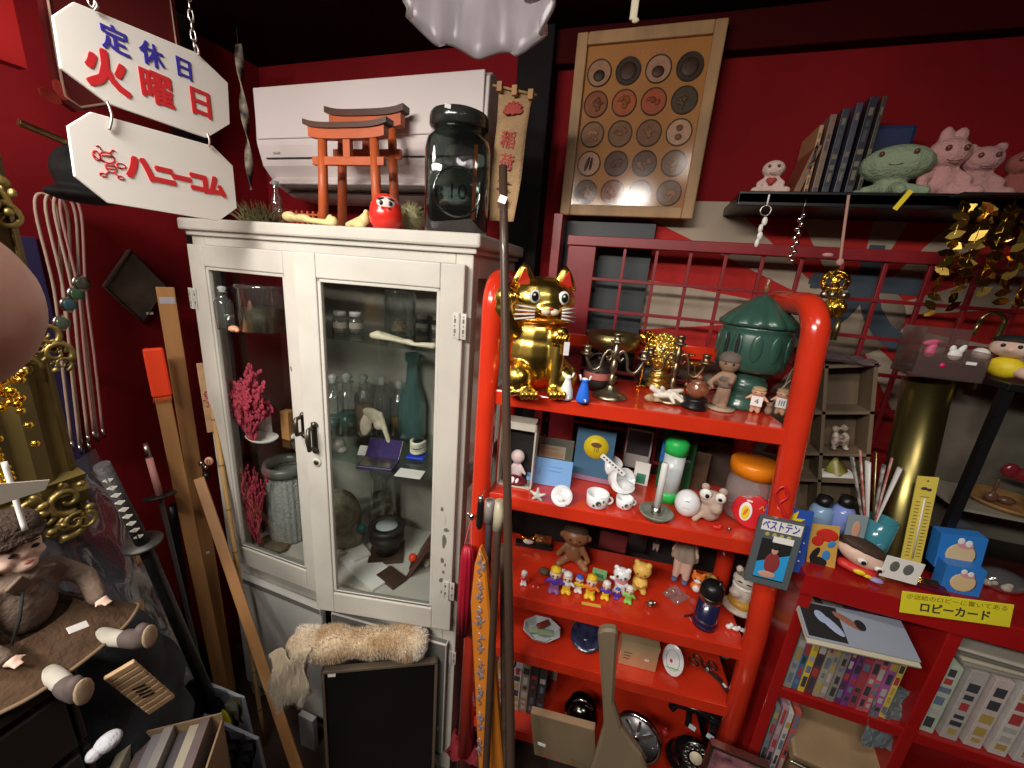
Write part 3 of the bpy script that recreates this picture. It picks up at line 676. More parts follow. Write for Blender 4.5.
o = blobs(None, 'grey_skull', BONE, .045, [((0, 0, .5), (.42, .5, .42)), ((0, -.35, .25), (.25, .25, .22))]); tag(o, 'small pale skull at the lower right behind the door glass', 'skull', loc=onz(420, 575, DECK)+Vector((0, .06, 0)))
tagbox('folded_papers', 'stack of white papers between the fossil rock and compass', 'papers', 358, 560, 1.0, DECK, (.09, .06, .02), -.5, PAPER)
# left bay: corals
CORAL = mat('crimson_coral', (.62, .07, .12), .65, noise=.35, nscale=40)
def coral(name, label, px, pyb, pyt, pw, z, d, seed):
    R = random.Random(seed); p, h, w = fit(px, pyb, pyt, pw, z, d); b = MB(); b.m(CORAL)
    def grow(a, dir, L, r, dep):
        pts = [a]; q = a.copy(); dd = dir.copy()
        for i in range(3):
            dd = (dd+Vector((R.uniform(-.35, .35), R.uniform(-.35, .35), R.uniform(-.1, .3)))).normalized(); q = q+dd*L/3; pts.append(q.copy())
        b.tube(pts, [r, r*.9, r*.8, r*.6], 5)
        if dep:
            for k in range(R.choice((3, 3, 4))): grow(pts[R.choice((1, 2, 3))], (dd+Vector((R.uniform(-1, 1), R.uniform(-.8, .8), R.uniform(-.5, .9)))).normalized(), L*.72, r*.7, dep-1)
        else:
            for k in range(3): b.ico(pts[-1-k]+Vector([R.uniform(-.005, .005) for _ in range(3)]), r*2.6, 1, .0014)
    for k in range(6): grow(Vector((0, 0, .002)), Vector((R.uniform(-.9, .9), R.uniform(-.5, .5), 1)).normalized(), h*.36, w*.035, 3)
    V = [v.co for v in b.bm.verts]; mx = [max(abs(v[i]) for v in V) for i in range(3)]
    for v in b.bm.verts: v.co.x *= w*.5/mx[0]; v.co.y *= min(1, .045/mx[1]); v.co.z = max(0, v.co.z)*h*1.1/mx[2]
    return tag(b.build(name), label, 'coral', 'red corals in the left bay of the cabinet', loc=p)
p, h, w = fit(262, 441, 431, 42, SHB, .0)
o = MB(); o.m(WHITE); o.lathe([(0, .002), (.02, .002), (.035, .008), (.048, .018), (.05, .018), (.037, .004), (.022, 0), (0, 0)], n=28, sx=1.15, sy=.8); tag(o.build('white_dish'), 'shallow white oval dish under the large coral', 'dish', loc=p)
coral('red_coral', 'large crimson branching coral on the left middle shelf', 249, 436, 372, 50, SHB, -.035, 4)
coral('red_coral', 'smaller crimson coral left of the ribbed glass jar on the deck', 256, 545, 472, 30, DECK, -.02, 9)
tagbox('certificate_card', 'white printed card standing behind the large coral', 'card', 263, 404, .94, SHB+.001, (.055, .002, .105), .1, PAPER)
tagbox('small_box', 'orange-brown box beside the white printed card', 'box', 288, 420, .96, SHB, (.035, .03, .10), 0, TANW)
o = blobs(None, 'white_shells', mat('white_shell', (.78, .75, .72), .35), .05, [((-.3, 0, .2), (.28, .2, .16)), ((.2, 0, .2), (.3, .22, .2)), ((.5, 0, .35), (.15, .2, .22)), ((-.1, .1, .4), (.2, .2, .14))]); tag(o, 'cluster of small white shells right of the oval dish', 'shells', loc=onz(288, 441, SHB)+Vector((-.01, .02, 0)))
p, h, w = fit(289, 546, 462, 28, DECK, .05)
RIB = mat('ribbed_cloudy_glass', (.52, .54, .52), .25, trans=.2, bump=.8, bscale=120)
e = empty('ribbed_jar', 'wide ribbed cloudy glass jar in the left bottom bay', 'jar', p)
sub(e, 'body', lambda b: b.grid([[(w/2*s*(1+.03*cos(24*a))*cos(a), w/2*s*(1+.03*cos(24*a))*sin(a), z*h) for a in [2*pi*i/96 for i in range(96)]] for s, z in ((.01, 0), (.85, 0), (.95, .05), (1, .4), (.95, .8), (.88, .88))], close=True), RIB)
sub(e, 'rim', lambda b: b.lathe([(w*.40, h*.86), (w*.52, h*.88), (w*.54, h*.93), (w*.50, h), (w*.40, h*.97), (w*.38, h*.9)], n=36), mat('dark_glass_rim', (.15, .15, .14), .3))
o = blobs(None, 'brown_cloth', mat('brown_crumpled_cloth', (.16, .12, .08), .9, noise=.4, nscale=30), .12, [((0, 0, .08), (.5, .3, .08)), ((.3, -.1, .12), (.25, .2, .1)), ((-.35, 0, .1), (.2, .25, .08)), ((.1, .1, .14), (.3, .1, .07), (0, .2, 0))]); tag(o, 'crumpled brown cloth on the floor of the left bay', 'cloth', loc=onz(268, 551, DECK)+Vector((0, .03, 0)))

# ================================================================ on top of the cabinet
CT = CH+.001
VERM = mat('vermilion_torii', (.46, .095, .028), .45, noise=.15, nscale=30); TOPB = mat('torii_dark_cap', (.07, .03, .02), .4)
def torii(label, px0, px1, pyt, pyb, Y, z0, rz, capw):
    """gate seen from below; legs px0..px1"""
    zt_ = at((px0+px1)/2, pyt, Y).z; h = zt_-z0; c = at((px0+px1)/2, 180, Y); wl = (at(px1, 180, Y)-at(px0, 180, Y)).length
    e = empty('torii_gate', label, 'torii gate', (c.x, Y, z0), rz, 'wooden torii gates on the cabinet')
    for s in (-1, 1): sub(e, 'leg', lambda b: b.lathe([(.0, 0), (.0135, 0), (.0115, h*.86), (0, h*.86)], (s*wl/2, 0, 0), 16, (0, -s*.04, 0)), VERM)
    W = wl/2+capw
    def beam(b, z, hh, d, W, lift):
        n = 12; rows = []
        for i in range(n+1):
            x = -W+2*W*i/n; k = lift*(x/W)**4; rows.append([(x, -d/2, z+k), (x, d/2, z+k), (x, d/2, z+hh+k), (x, -d/2, z+hh+k)])
        b.grid(rows, close=True, caps=True, smooth=False)
    sub(e, 'top_beam', lambda b: beam(b, h*.86, h*.09, .022, W*.97, .006), VERM)
    sub(e, 'top_cap', lambda b: beam(b, h*.95, h*.05, .034, W*1.06, .010), TOPB)
    sub(e, 'tie_beam', lambda b: b.bb(-W*.93, W*.93, -.006, .006, h*.62, h*.70, .001), VERM)
    sub(e, 'centre_strut', lambda b: b.bb(-.010, .010, -.007, .007, h*.69, h*.87), VERM)
    return e
torii('larger vermilion torii gate standing behind the smaller gate', 341, 394, 111, 214, cab(.55, .16, 0).y, CT, CA, .026)
torii('front vermilion torii gate with dark curved cap near the daruma', 322, 376, 124, 214, cab(.52, .07, 0).y, CT, CA, .03)
# daruma
p, h, w = fit(386, 226, 193, 30, CT, 0); p = at(386, 226, cab(.62, .06, 0).y); p.z = CT; h = at(386, 193, p.y).z-CT; r = h*.46
e = empty('daruma_doll', 'small red daruma doll on the cabinet top left of the dark jar', 'daruma', p, face_cam(p))
sub(e, 'body', lambda b: b.lathe([(0, 0), (r*.6, 0), (r*.95, h*.2), (r*1.02, h*.42), (r*.9, h*.7), (r*.55, h*.93), (0, h)], n=28), mat('daruma_red', (.75, .03, .02), .25, coat=.4))
sub(e, 'face', lambda b: b.ell((0, -r*.52, h*.66), (r*.62, r*.45, h*.22), (-.25, 0, 0)), mat('daruma_face', (.80, .70, .66), .5))
dots(e, 'eye', BLACK, 1, [((s*r*.26, -r*.93, h*.68), (r*.12, r*.06, r*.14)) for s in (-1, 1)]); dots(e, 'eyebrow', BLACK, 1, [((s*r*.30, -r*.86, h*.79), (r*.22, r*.06, r*.06), (0, s*.3, 0)) for s in (-1, 1)]+[((s*r*.2, -r*.95, h*.55), (r*.1, r*.05, r*.04)) for s in (-1, 1)])
# spiky ball
p = at(411, 224, cab(.68, .16, 0).y); p.z = CT
b = MB(); b.m(mat('pale_cactus_spines', (.42, .40, .22), .8)); rr = .034; b.ell((0, 0, .045), (rr*.8, rr*.8, rr), n=12)
for i in range(420):
    v = Vector([RND.gauss(0, 1) for _ in range(3)]).normalized(); c0 = Vector((0, 0, .045))+Vector((v.x*rr*.75, v.y*rr*.75, v.z*rr*.95)); b.tube([c0, c0+v*.016], [.0009, .0002], 3, cap=False)
tag(b.build('dried_spiny_ball'), 'pale spiny dried cactus ball between daruma and dark jar', 'cactus', loc=p)
# big dark jar
JD = pane_mat('smoky_dark_glass', (.36, .42, .39), 2.6, .05, (.04, .05, .045), .12)
p = at(456, 222, cab(.80, .13, 0).y); p.z = CT; h = at(450, 113, p.y).z-CT; r = (at(489, 170, p.y)-at(423, 170, p.y)).length/2*.93
e = empty('large_glass_jar', 'large dark smoky glass jar with moulded circle, right end of cabinet', 'jar', p, face_cam(p))
def sq(r_, z, k=4.5, n=40): return [((abs(cos(a))**(2/k))*(1 if cos(a) > 0 else -1)*r_*.93, (abs(sin(a))**(2/k))*(1 if sin(a) > 0 else -1)*r_*.93, z) for a in [2*pi*i/n for i in range(n)]]
def rd(r_, z, n=40): return [(r_*cos(2*pi*i/n), r_*sin(2*pi*i/n), z) for i in range(n)]
sub(e, 'body', lambda b: b.grid([sq(.002, 0), sq(r*.9, 0), sq(r, h*.04), sq(r, h*.66), sq(r*.94, h*.74), rd(r*.82, h*.81), rd(r*.74, h*.84), rd(r*.74, h*.88)], close=True), JD)
sub(e, 'lid', lambda b: b.lathe([(0, h*1.0), (r*.6, h*1.0), (r*.80, h*.975), (r*.84, h*.95), (r*.84, h*.88), (r*.78, h*.86), (0, h*.86)], n=36), mat('smoky_lid', (.03, .03, .028), .15, coat=.4))
sub(e, 'moulded_emblem', lambda b: (b.tube([(h*.19*cos(t), -r*.935, h*.33+h*.19*sin(t)) for t in [2*pi*i/32 for i in range(32)]], .0025, 6, closed=True), b.text('10', h*.17, T(0, -r*.935, h*.33), .004)), JD)
sub(e, 'price_tag', lambda b: b.box((.014, .001, .009), (-.028, -r*.84, h*.95), (0, .1, 0)), TAGM)
sub(e, 'orange_strip', lambda b: b.bb(r*.44, r*.55, -r*.3, -r*.28, h*.15, h*.75), mat('orange_paper_strip', (.8, .12, .01), .5))
# long bones
p = at(312, 224, cab(.40, .05, 0).y); p.z = CT
o = blobs(None, 'leg_bone', BONEY, .16, [('l', (-.40, 0, .12), (.42, 0, .07), .045, .05), ((-.46, 0, .14), (.14, .1, .085)), ((-.2, .0, .13), (.18, .07, .06)), ((.44, 0, .10), (.07, .07, .08)), ((.34, .02, .13), (.05, .06, .09), (0, .5, 0))], vox=.018); tag(o, 'long yellowish leg bone lying on the cabinet top', 'bone', loc=p, rz=CA)
p = at(357, 223, cab(.55, .05, 0).y); p.z = CT
o = blobs(None, 'knuckle_bone', BONEY, .07, [('l', (-.4, 0, .12), (.3, 0, .35), .12, .16), ((.35, 0, .35), (.2, .18, .22)), ((.1, 0, .15), (.3, .15, .15)), ((.42, 0, .6), (.1, .1, .1))], vox=.035); tag(o, 'short knobbly bone between the leg bone and the daruma', 'bone', loc=p)
# small red fence
e = empty('miniature_fence', 'miniature red shrine fence behind the long bone', 'fence', (at(305, 214, cab(.36, .14, 0).y).x, cab(.36, .14, 0).y, CT), CA)
sub(e, 'rails', lambda b: (b.bb(-.055, .055, -.002, .002, .038, .043), b.bb(-.055, .055, -.002, .002, .018, .023)), VERM)
for i in range(6): sub(e, 'picket', lambda b: b.bb(-.05+i*.02-.003, -.05+i*.02+.003, -.003, .003, 0, .05, .001), VERM)
# dried plants
DRY = mat('dried_olive_stems', (.17, .15, .06), .8, noise=.4, nscale=50)
b = MB(); b.m(DRY)
for i in range(190):
    x0 = RND.uniform(-.05, .05); a = RND.uniform(-1.2, 1.2); L_ = RND.uniform(.03, .07); q = Vector((x0, RND.uniform(-.02, .03), .0)); dd = Vector((sin(a), RND.uniform(-.4, .4), cos(a)+.1)); b.tube([q, q+dd*L_*.5, q+dd*L_+Vector((RND.uniform(-.01, .01), 0, -.008))], [.0016, .0014, .0004], 4, cap=False)
tag(b.build('dried_plant'), 'tangle of dried olive stems at the left end of the cabinet top', 'dried plant', loc=(at(258, 222, .93).x, .93, CT))
e = bottle('tiny clear bottle among the dried stems on the cabinet top', 277, 222, 182, 12, CT, 'apoth') if 0 else None
p = at(278, 222, .99); p.z = CT; h = at(278, 181, .99).z-CT; r = .015
e = empty('tiny_bottle', 'tiny clear bottle behind the dried stems on the cabinet top', 'bottle', p)
sub(e, 'body', lambda b: b.lathe([(0, 0), (r, 0), (r, h*.6), (r*.5, h*.75), (r*.5, h*.92)]), JARG); sub(e, 'stopper', lambda b: b.lathe([(0, h), (r*.7, h), (r*.7, h*.93), (r*.4, h*.9), (0, h*.9)]), STOP)
# banner
BAN = mat('straw_banner_cloth', (.46, .29, .15), .8, noise=.2, nscale=30, bump=.4, bscale=200)
Yb = 1.03; P_ = [at(x, y, Yb) for x, y in [(499, 85), (533, 94), (514, 222), (489, 220)]]
c = sum(P_, Vector())/4; e = empty('shrine_banner', 'straw-coloured shrine banner with red flame crest and characters', 'banner', (c.x, Yb, c.z))
b = MB(); b.m(BAN); rows = []
for j in range(13):
    t = j/12; A = P_[0].lerp(P_[3], t); B = P_[1].lerp(P_[2], t); rows.append([(A.lerp(B, s/8)-c)+Vector((0, .006*sin(t*7+s*.4), 0)) for s in range(9)])
b.grid(rows); o = b.build('cloth', None, e); md = o.modifiers.new('t', 'SOLIDIFY'); md.thickness = .0015
INKD = mat('banner_red_ink', (.40, .035, .02), .6); INKK = mat('banner_dark_ink', (.14, .03, .02), .6)
def banner_at(px, py): q = at(px, py, Yb-.008)-c; return q
for ch, px, py, s_, m_ in (('稲', 508, 141, .040, INKD), ('荷', 506, 163, .038, INKD), ('大', 503, 185, .034, INKK), ('神', 502, 204, .030, INKK)):
    q = banner_at(px, py); b = MB(); b.m(m_); b.text(ch, s_, T(q.x, q.y, q.z) @ RY(.16), .001, bold=.0008); b.build('character', None, e)
q = banner_at(513, 111); b = MB(); b.m(INKD)
for k in range(7):
    a = -1.5+k*.5; b.ell((q.x+.014*sin(a), q.y, q.z+.012*cos(a)-.002), (.006, .001, .012), (0, a, 0), n=8)
b.ell((q.x, q.y, q.z), (.008, .001, .008)); b.build('flame_crest', None, e)
b = MB(); b.m(TANW); 
for px in (500, 515, 531): q = banner_at(px, 87+(px-500)*.25); b.box((.012, .012, .02), tuple(q))
b.build('hanging_loop', None, e)
q0 = banner_at(492, 85); q1 = banner_at(536, 95); b = MB(); b.m(BAMBOO); b.cyl(q0+Vector((0, .006, .002)), q1+Vector((0, .006, .002)), .003); b.build('rod', None, e)
# ================================================================ generic figure helpers
SKIN = mat('figure_skin', (.62, .36, .24), .45); SKINP = mat('figure_pale_skin', (.72, .50, .40), .45)
def onr(px, py, z): return onz(px, py, z)
def fig(name, label, cat_, px, pyb, pyt, pw, z, d=.0, group=None, turn=0.):
    p, h, w = fit(px, pyb, pyt, pw, z, d)
    return empty(name, label, cat_, p, face_cam(p)+turn, group), h, w
def ptag(e, x, y, z, w=.012, h=.008, rot=(0, 0, 0)): sub(e, 'price_tag', lambda b: b.box((w, .0008, h), (x, y, z), rot), TAGM)
g1 = S1+.001; g2 = S2+.001; g3 = S3+.001; g4 = S4+.001; g5 = S5+.001
# ---------------------------------------------------------------- lucky cat
CATG = mat('lucky_cat_gold', (.86, .60, .13), .27, 1., noise=.1, nscale=14)
e, h, w = fig('lucky_cat', 'large shiny gold beckoning cat at the left end of the top shelf', 'figurine', 539, 396, 264, 70, g1, .055, turn=.30)
e.scale = (1.07, 1.0, 1.0)
_cat = blobs(e, 'body', CATG, h, [((0, .0, .30), (.25, .21, .30)), ((0, .0, .45), (.22, .19, .20)), ((0, -.01, .73), (.25, .20, .185)), ((-.17, -.12, .14), (.12, .17, .13)), ((.17, -.12, .14), (.12, .17, .13)),
    ('l', (.10, -.19, .48), (.09, -.22, .08), .065, .055), ((.09, -.25, .045), (.075, .085, .05)), ((-.12, -.25, .045), (.075, .085, .05)), ((.20, -.2, .045), (.06, .08, .045)), ((-.23, -.2, .04), (.06, .08, .04)),
    ('l', (-.20, -.05, .50), (-.30, -.08, .66), .08, .075), ((-.29, -.10, .74), (.085, .075, .085)), ((0, -.17, .67), (.10, .07, .06)), ((0, .17, .12), (.1, .1, .1))], vox=.014, n=16, sm=3)
for s in (-1, 1):
    o = sub(e, 'ear', lambda b: (b.m(CATG), b.grid([[(s*.155*h+(x*c_), -.02*h+y*c_*.5, z*h) for x, y in [(.085*h*cos(2*pi*i/14), .06*h*sin(2*pi*i/14)) for i in range(14)]] for z, c_ in ((.82, 1.15), (.90, .85), (.96, .5), (1.0, .08))], close=True, caps=True)), None)
    sub(e, 'inner_ear', lambda b: b.prism([(s*.155*h-.05*h, .85*h), (s*.155*h+.05*h, .85*h), (s*.155*h+.01*h*s, .965*h)], .006, T(0, -.052*h, 0) @ T(0, 0, .88*h) @ RX(.22) @ T(0, 0, -.88*h)), mat('ear_red', (.55, .03, .02), .4))
    dots(e, 'eye', WHITE, h, [((s*.105, -.185, .765), (.045, .02, .052))]); dots(e, 'pupil', BLACK, h, [((s*.108, -.203, .765), (.026, .012, .036))]); dots(e, 'eye_glint', WHITE, h, [((s*.108-.008, -.214, .778), (.008, .004, .009))])
    sub(e, 'whiskers', lambda b: [b.tube([(s*.10*h, -.205*h, (.68-.022*k)*h), (s*.225*h, -.13*h, (.69-.035*k)*h)], .0022, 5) for k in range(4)], WHITE)
dots(e, 'muzzle', mat('muzzle_cream', (.70, .62, .45), .3), h, [((-.03, -.235, .66), (.036, .025, .026)), ((.03, -.235, .66), (.036, .025, .026))]); dots(e, 'nose', mat('ear_red', 0), h, [((0, -.25, .685), (.016, .012, .012))])
sub(e, 'collar', lambda b: b.tube([(.2*h*cos(t), -.02*h+.185*h*sin(t), (.57-.02*sin(t))*h) for t in [2*pi*i/30 for i in range(30)]], .022*h, 8, closed=True, flat=1.), mat('orange_gold_collar', (.75, .28, .03), .22, .8))
sub(e, 'medallion', lambda b: (b.ell((.10*h, -.235*h, .47*h), (.07*h, .03*h, .085*h), (0, .3, 0)), [b.tube([(.045*h+.02*h*k, -.268*h, .42*h), (.075*h+.02*h*k, -.268*h, .52*h)], .006*h, 5) for k in range(4)]), GOLD)
[dots(e, 'paw_claws', CATG, h, [((x+dx, -.32, .04), (.018, .025, .035)) for dx in (-.05, -.017, .017, .05)]) for x in (-.12, .09)]; dots(e, 'paw_claws', CATG, h, [((-.33+.028*k, -.165, .735+.005*k), (.016, .03, .045)) for k in range(4)])
ptag(e, .13*h, -.29*h, .40*h, .012, .03)
# ---------------------------------------------------------------- bust bottles
for lab, px, m_, pyt in (('small bust bottle with a plain white dress at the cat\'s feet', 567, 'white', 372), ('small bust bottle with a bright blue dress beside the white one', 584, 'blue', 375)):
    e, h, w = fig('dress_bottle', lab, 'bottle', px, 400 if m_ == 'white' else 403, pyt, 13, g1, .008, 'dress-shaped bottles beside the cat')
    D = WHITE if m_ == 'white' else mat('bright_blue_glaze', (.03, .16, .75), .2)
    sub(e, 'dress', lambda b: b.lathe([(0, 0), (w*.5, 0), (w*.55, h*.1), (w*.42, h*.42), (w*.27, h*.68), (w*.22, h*.78), (w*.36, h*.84), (0, h*.86)], n=20), D)
    sub(e, 'straps', lambda b: [b.tube([(s*w*.30, 0, h*.8), (s*w*.42, 0, h*1.0)], w*.08, 6) for s in (-1, 1)]+[b.ell((0, 0, h*.86), (w*.25, w*.2, h*.05))], WHITE)
    ptag(e, w*.1, -w*.5, h*.12, .010, .006)
# ---------------------------------------------------------------- candelabrum
def candelabrum(label, px, pyb, pyt, pw, Y, arms, m, rz=0., name='candelabrum'):
    q = at(px, pyb, Y); h = at(px, pyt, Y).z-g1; W = (at(px+pw/2, 350, Y)-at(px-pw/2, 350, Y)).length/2
    q = at(px, (pyb+pyt)/2, Y); e = empty(name, label, 'candlestick', (q.x, Y, g1), rz)
    sub(e, 'base', lambda b: b.lathe([(0, 0), (.040, 0), (.042, .004), (.030, .010), (.012, .020), (.009, .03)], n=28), m)
    sub(e, 'stem', lambda b: b.lathe([(.007, .02)]+[(.0045+.004*abs(sin(t*9.5)), .025+t*(h*.82-.025)) for t in [i/40 for i in range(41)]]+[(.003, h*.84)], n=16), m)
    def cup(b, x, z): b.lathe([(0, z), (.004, z), (.015, z+.006), (.016, z+.008), (.008, z+.009), (.0085, z+.022), (.011, z+.026), (.007, z+.026), (.006, z+.012)], (x, 0, 0), 16)
    sub(e, 'centre_cup', lambda b: cup(b, 0, h-.026), m)
    for s in arms:
        zc = h*.60
        sub(e, 'arm', lambda b: (b.tube(curve_pts([(0, 0, zc), (s*W*.22, 0, zc+.022), (s*W*.42, 0, zc+.004), (s*W*.5, 0, zc-.022), (s*W*.75, 0, zc-.028), (s*W*.95, 0, zc-.008), (s*W, 0, zc+.004)], 5), .0036, 8),
            b.tube(curve_pts([(s*W*.22, 0, zc+.022), (s*W*.12, 0, zc+.008), (s*W*.2, 0, zc-.004), (s*W*.3, 0, zc+.006)], 5), .0028, 6)), m)
        sub(e, 'arm_cup', lambda b: cup(b, s*W, zc+.002), m)
    return e
candelabrum('tarnished candelabrum with a broad base in front of the brass bowl', 614, 398, 333, 58, rk(.29, .06, 0).y, (-1, 1), mat('dull_nickel', (.38, .34, .25), .35, .95, noise=.4, nscale=50), .2)
candelabrum('thin brown candelabrum right of the gold studded ornament', 676, 398, 335, 56, rk(.40, .10, 0).y, (-1, 1), mat('bronze_candelabrum', (.30, .22, .13), .35, .95, noise=.4, nscale=50), -.1)
# brass fruit bowl
q = at(613, 340, 1.10); e = empty('brass_bowl', 'wide shallow brass bowl on a foot behind the candelabrum', 'bowl', (q.x, 1.10, g1)); h = at(613, 333, 1.10).z-g1
sub(e, 'bowl', lambda b: b.lathe([(0, h*.62), (.03, h*.64), (.06, h*.76), (.072, h), (.074, h), (.063, h*.74), (.03, h*.6), (0, h*.58)], n=40), BRASS); sub(e, 'foot', lambda b: b.lathe([(0, 0), (.03, 0), (.01, h*.15), (.009, h*.5), (.02, h*.6), (0, h*.61)]), BRASS)
# kettle-like dark pot and pink
e, h, w = fig('iron_teapot', 'dark little teapot with a pink band behind the blue bust bottle', 'teapot', 598, 396, 348, 28, g1, .06)
sub(e, 'body', lambda b: b.lathe([(0, 0), (w*.3, 0), (w*.48, h*.2), (w*.5, h*.4), (w*.42, h*.62), (w*.15, h*.72), (0, h*.72)]), IRON); sub(e, 'band', lambda b: b.lathe([(w*.505, h*.30), (w*.515, h*.38), (w*.49, h*.46)]), mat('dusty_pink_band', (.45, .13, .12), .6))
sub(e, 'handle', lambda b: b.tube(arc((0, 0, h*.6), w*.42, 0, pi, 10), w*.05, 7), IRON); sub(e, 'knob', lambda b: b.ell((0, 0, h*.76), w*.1), IRON)
o = blobs(None, 'small_bronze_duck', BRASS, .05, [((0, 0, .3), (.4, .25, .28)), ('l', (.3, 0, .4), (.4, 0, .7), .12, .13), ((.5, 0, .7), (.12, .08, .06))]); tag(o, 'small bronze duck ornament at the foot of the candelabrum', 'figurine', loc=onz(602, 392, g1)+Vector((.0, .035, 0))); o = None
# black bag
e, h, w = fig('black_pouch', 'black crumpled pouch between the two candelabra', 'pouch', 650, 393, 358, 30, g1, .08)
blobs(e, 'pouch', mat('black_leather', (.01, .01, .012), .5, bump=.5, bscale=40), h, [((0, 0, .4), (.55, .35, .4)), ((.2, 0, .6), (.3, .25, .35)), ((-.3, 0, .5), (.25, .2, .35))], vox=.05)
# gold studded ornament: gilt bust with curls
e, h, w = fig('gilt_buddha_head', 'gold curly-haired head ornament on a round neck', 'ornament', 661, 393, 331, 33, g1, .05)
GG = mat('yellow_gilt', (.78, .58, .16), .28, .9)
blobs(e, 'head', GG, h, [((0, 0, .62), (.27, .24, .33)), ((0, 0, .2), (.17, .16, .2)), ((0, 0, .06), (.22, .2, .07))], vox=.03)
def studs(b):
    for j in range(9):
        ph_ = -.6+j*.26; n_ = max(4, int(17*cos(ph_)))
        for i in range(n_):
            t = 2*pi*i/n_+j*.5; b.ico((h*.27*cos(t)*cos(ph_), h*.24*sin(t)*cos(ph_), h*(.62+.33*sin(ph_))), h*.042, 2, smooth=True)
sub(e, 'curls', studs, GG); sub(e, 'neck_rings', lambda b: [b.lathe([(h*.17, z*h), (h*.215, (z+.04)*h), (h*.17, (z+.08)*h)]) for z in (.12, .21)], GG); dots(e, 'jewel', SILVER, h, [((0, -.25, .72), (.035, .02, .045))])
# white driftwood/antler pieces
WD = mat('bleached_coral', (.72, .68, .60), .6, bump=.3, bscale=90)
o = blobs(None, 'bleached_coral_piece', WD, .1, [('l', (-.4, 0, .3), (-.1, 0, .12), .08, .07), ('l', (-.3, 0, .12), (.1, -.1, .22), .07, .08), ('l', (.1, -.1, .22), (.35, -.2, .06), .07, .05), ('l', (0, 0, .25), (.3, .1, .3), .07, .05), ('l', (.05, 0, .2), (.45, 0, .12), .06, .05), ('l', (0, -.1, .2), (.1, -.25, .05), .06, .04), ('l', (-.1, 0, .2), (-.2, -.1, .35), .06, .05)], vox=.022)
tag(o, 'white branching bleached coral lying before the gilt head', 'coral', loc=onz(668, 404, g1)+Vector((0, .02, 0)), rz=.1)
o = blobs(None, 'spiral_shell', mat('tan_shell', 0), .03, [((-.2, 0, .3), (.45, .3, .3)), ((.25, 0, .25), (.35, .22, .2)), ((.55, 0, .2), (.15, .1, .1))]); tag(o, 'tiny tan shell beside the white coral on the top shelf', 'shell', loc=onz(652, 402, g1))
# gold flower stems
b = MB(); b.m(GOLD); 
for x, zt_ in ((0, .105), (.018, .085)):
    b.tube(curve_pts([(x, 0, 0), (x+.008, 0, zt_*.5), (x, 0, zt_)]), .0018, 6)
    for k in range(10): a = 2*pi*k/10; b.ell((x+.010*cos(a), .006*sin(a), zt_+.003), (.006, .004, .003), (0, 0, a), n=8)
b.ell((0, 0, .004), (.016, .014, .006)); q = at(688, 360, 1.07); tag(b.build('gold_flowers'), 'gold metal flower stems behind the right candelabrum', 'ornament', loc=(q.x, 1.07, g1))
b = MB(); b.m(GOLD); 
for k in range(40):
    v = Vector([RND.gauss(0, 1) for _ in range(3)]).normalized(); b.ico(v*.016+Vector((0, 0, .135)), .005, 1)
b.tube([(0, 0, 0), (.002, 0, .06), (0, 0, .13)], .003, 7); b.ell((0, 0, .004), (.018, .018, .006)); q = at(646, 345, 1.10); tag(b.build('gold_blossom'), 'gold blossom ball on a stem behind the gilt head', 'ornament', loc=(q.x, 1.10, g1))
# brown glass pot on black stand
e, h, w = fig('amber_censer', 'small amber glass pot on a black wooden stand', 'pot', 697, 410, 372, 28, g1, .015)
AMB = mat('amber_brown_glass', (.35, .13, .07), .12, trans=.4, coat=.5)
sub(e, 'stand', lambda b: b.lathe([(0, 0), (w*.48, 0), (w*.5, h*.08), (w*.4, h*.16), (w*.46, h*.25), (w*.42, h*.3), (0, h*.3)]), BLACK)
sub(e, 'pot', lambda b: b.lathe([(0, h*.3), (w*.25, h*.3), (w*.40, h*.48), (w*.40, h*.62), (w*.25, h*.72), (w*.28, h*.76), (0, h*.8)]), AMB); sub(e, 'lid_knob', lambda b: (b.ell((0, 0, h*.86), (w*.12, w*.12, h*.08)), b.ell((-w*.42, 0, h*.62), w*.07), b.ell((w*.42, 0, h*.62), w*.07)), AMB)
# clay boy statue
CLAY = mat('brown_clay', (.33, .21, .14), .7, noise=.3, nscale=40); CLAYD = mat('dark_clay', (.13, .10, .085), .75)
e, h, w = fig('clay_figure', 'brown clay figure of a child in a helmet on a flat disc', 'figurine', 726, 411, 350, 30, g1, .015)
sub(e, 'disc', lambda b: b.lathe([(0, 0), (w*.5, 0), (w*.52, h*.03), (0, h*.04)], n=24), mat('pale_clay_disc', (.42, .33, .24), .7))
blobs(e, 'body', CLAY, h, [('l', (.03, 0, .05), (.03, 0, .34), .07, .085), ('l', (-.09, -.03, .1), (-.02, 0, .36), .06, .08), ((.0, 0, .50), (.14, .11, .15)), ('l', (-.1, -.02, .58), (-.24, -.06, .42), .05, .045), ('l', (-.24, -.06, .42), (-.18, -.1, .36), .045, .04), ('l', (.1, -.03, .58), (.08, -.12, .50), .05, .045), ((0, 0, .80), (.17, .15, .17)), ((.03, -.04, .03), (.09, .12, .04))], vox=.02)
blobs(e, 'helmet', CLAYD, h, [((0, .02, .86), (.19, .17, .14)), ((0, -.08, .84), (.15, .09, .03))], vox=.03); blobs(e, 'clothes', CLAYD, h, [((0, 0, .52), (.155, .125, .09)), ((0, 0, .40), (.13, .12, .05))], vox=.03)
dots(e, 'eye', BLACK, h, [((s*.06, -.15, .80), .018) for s in (-1, 1)])
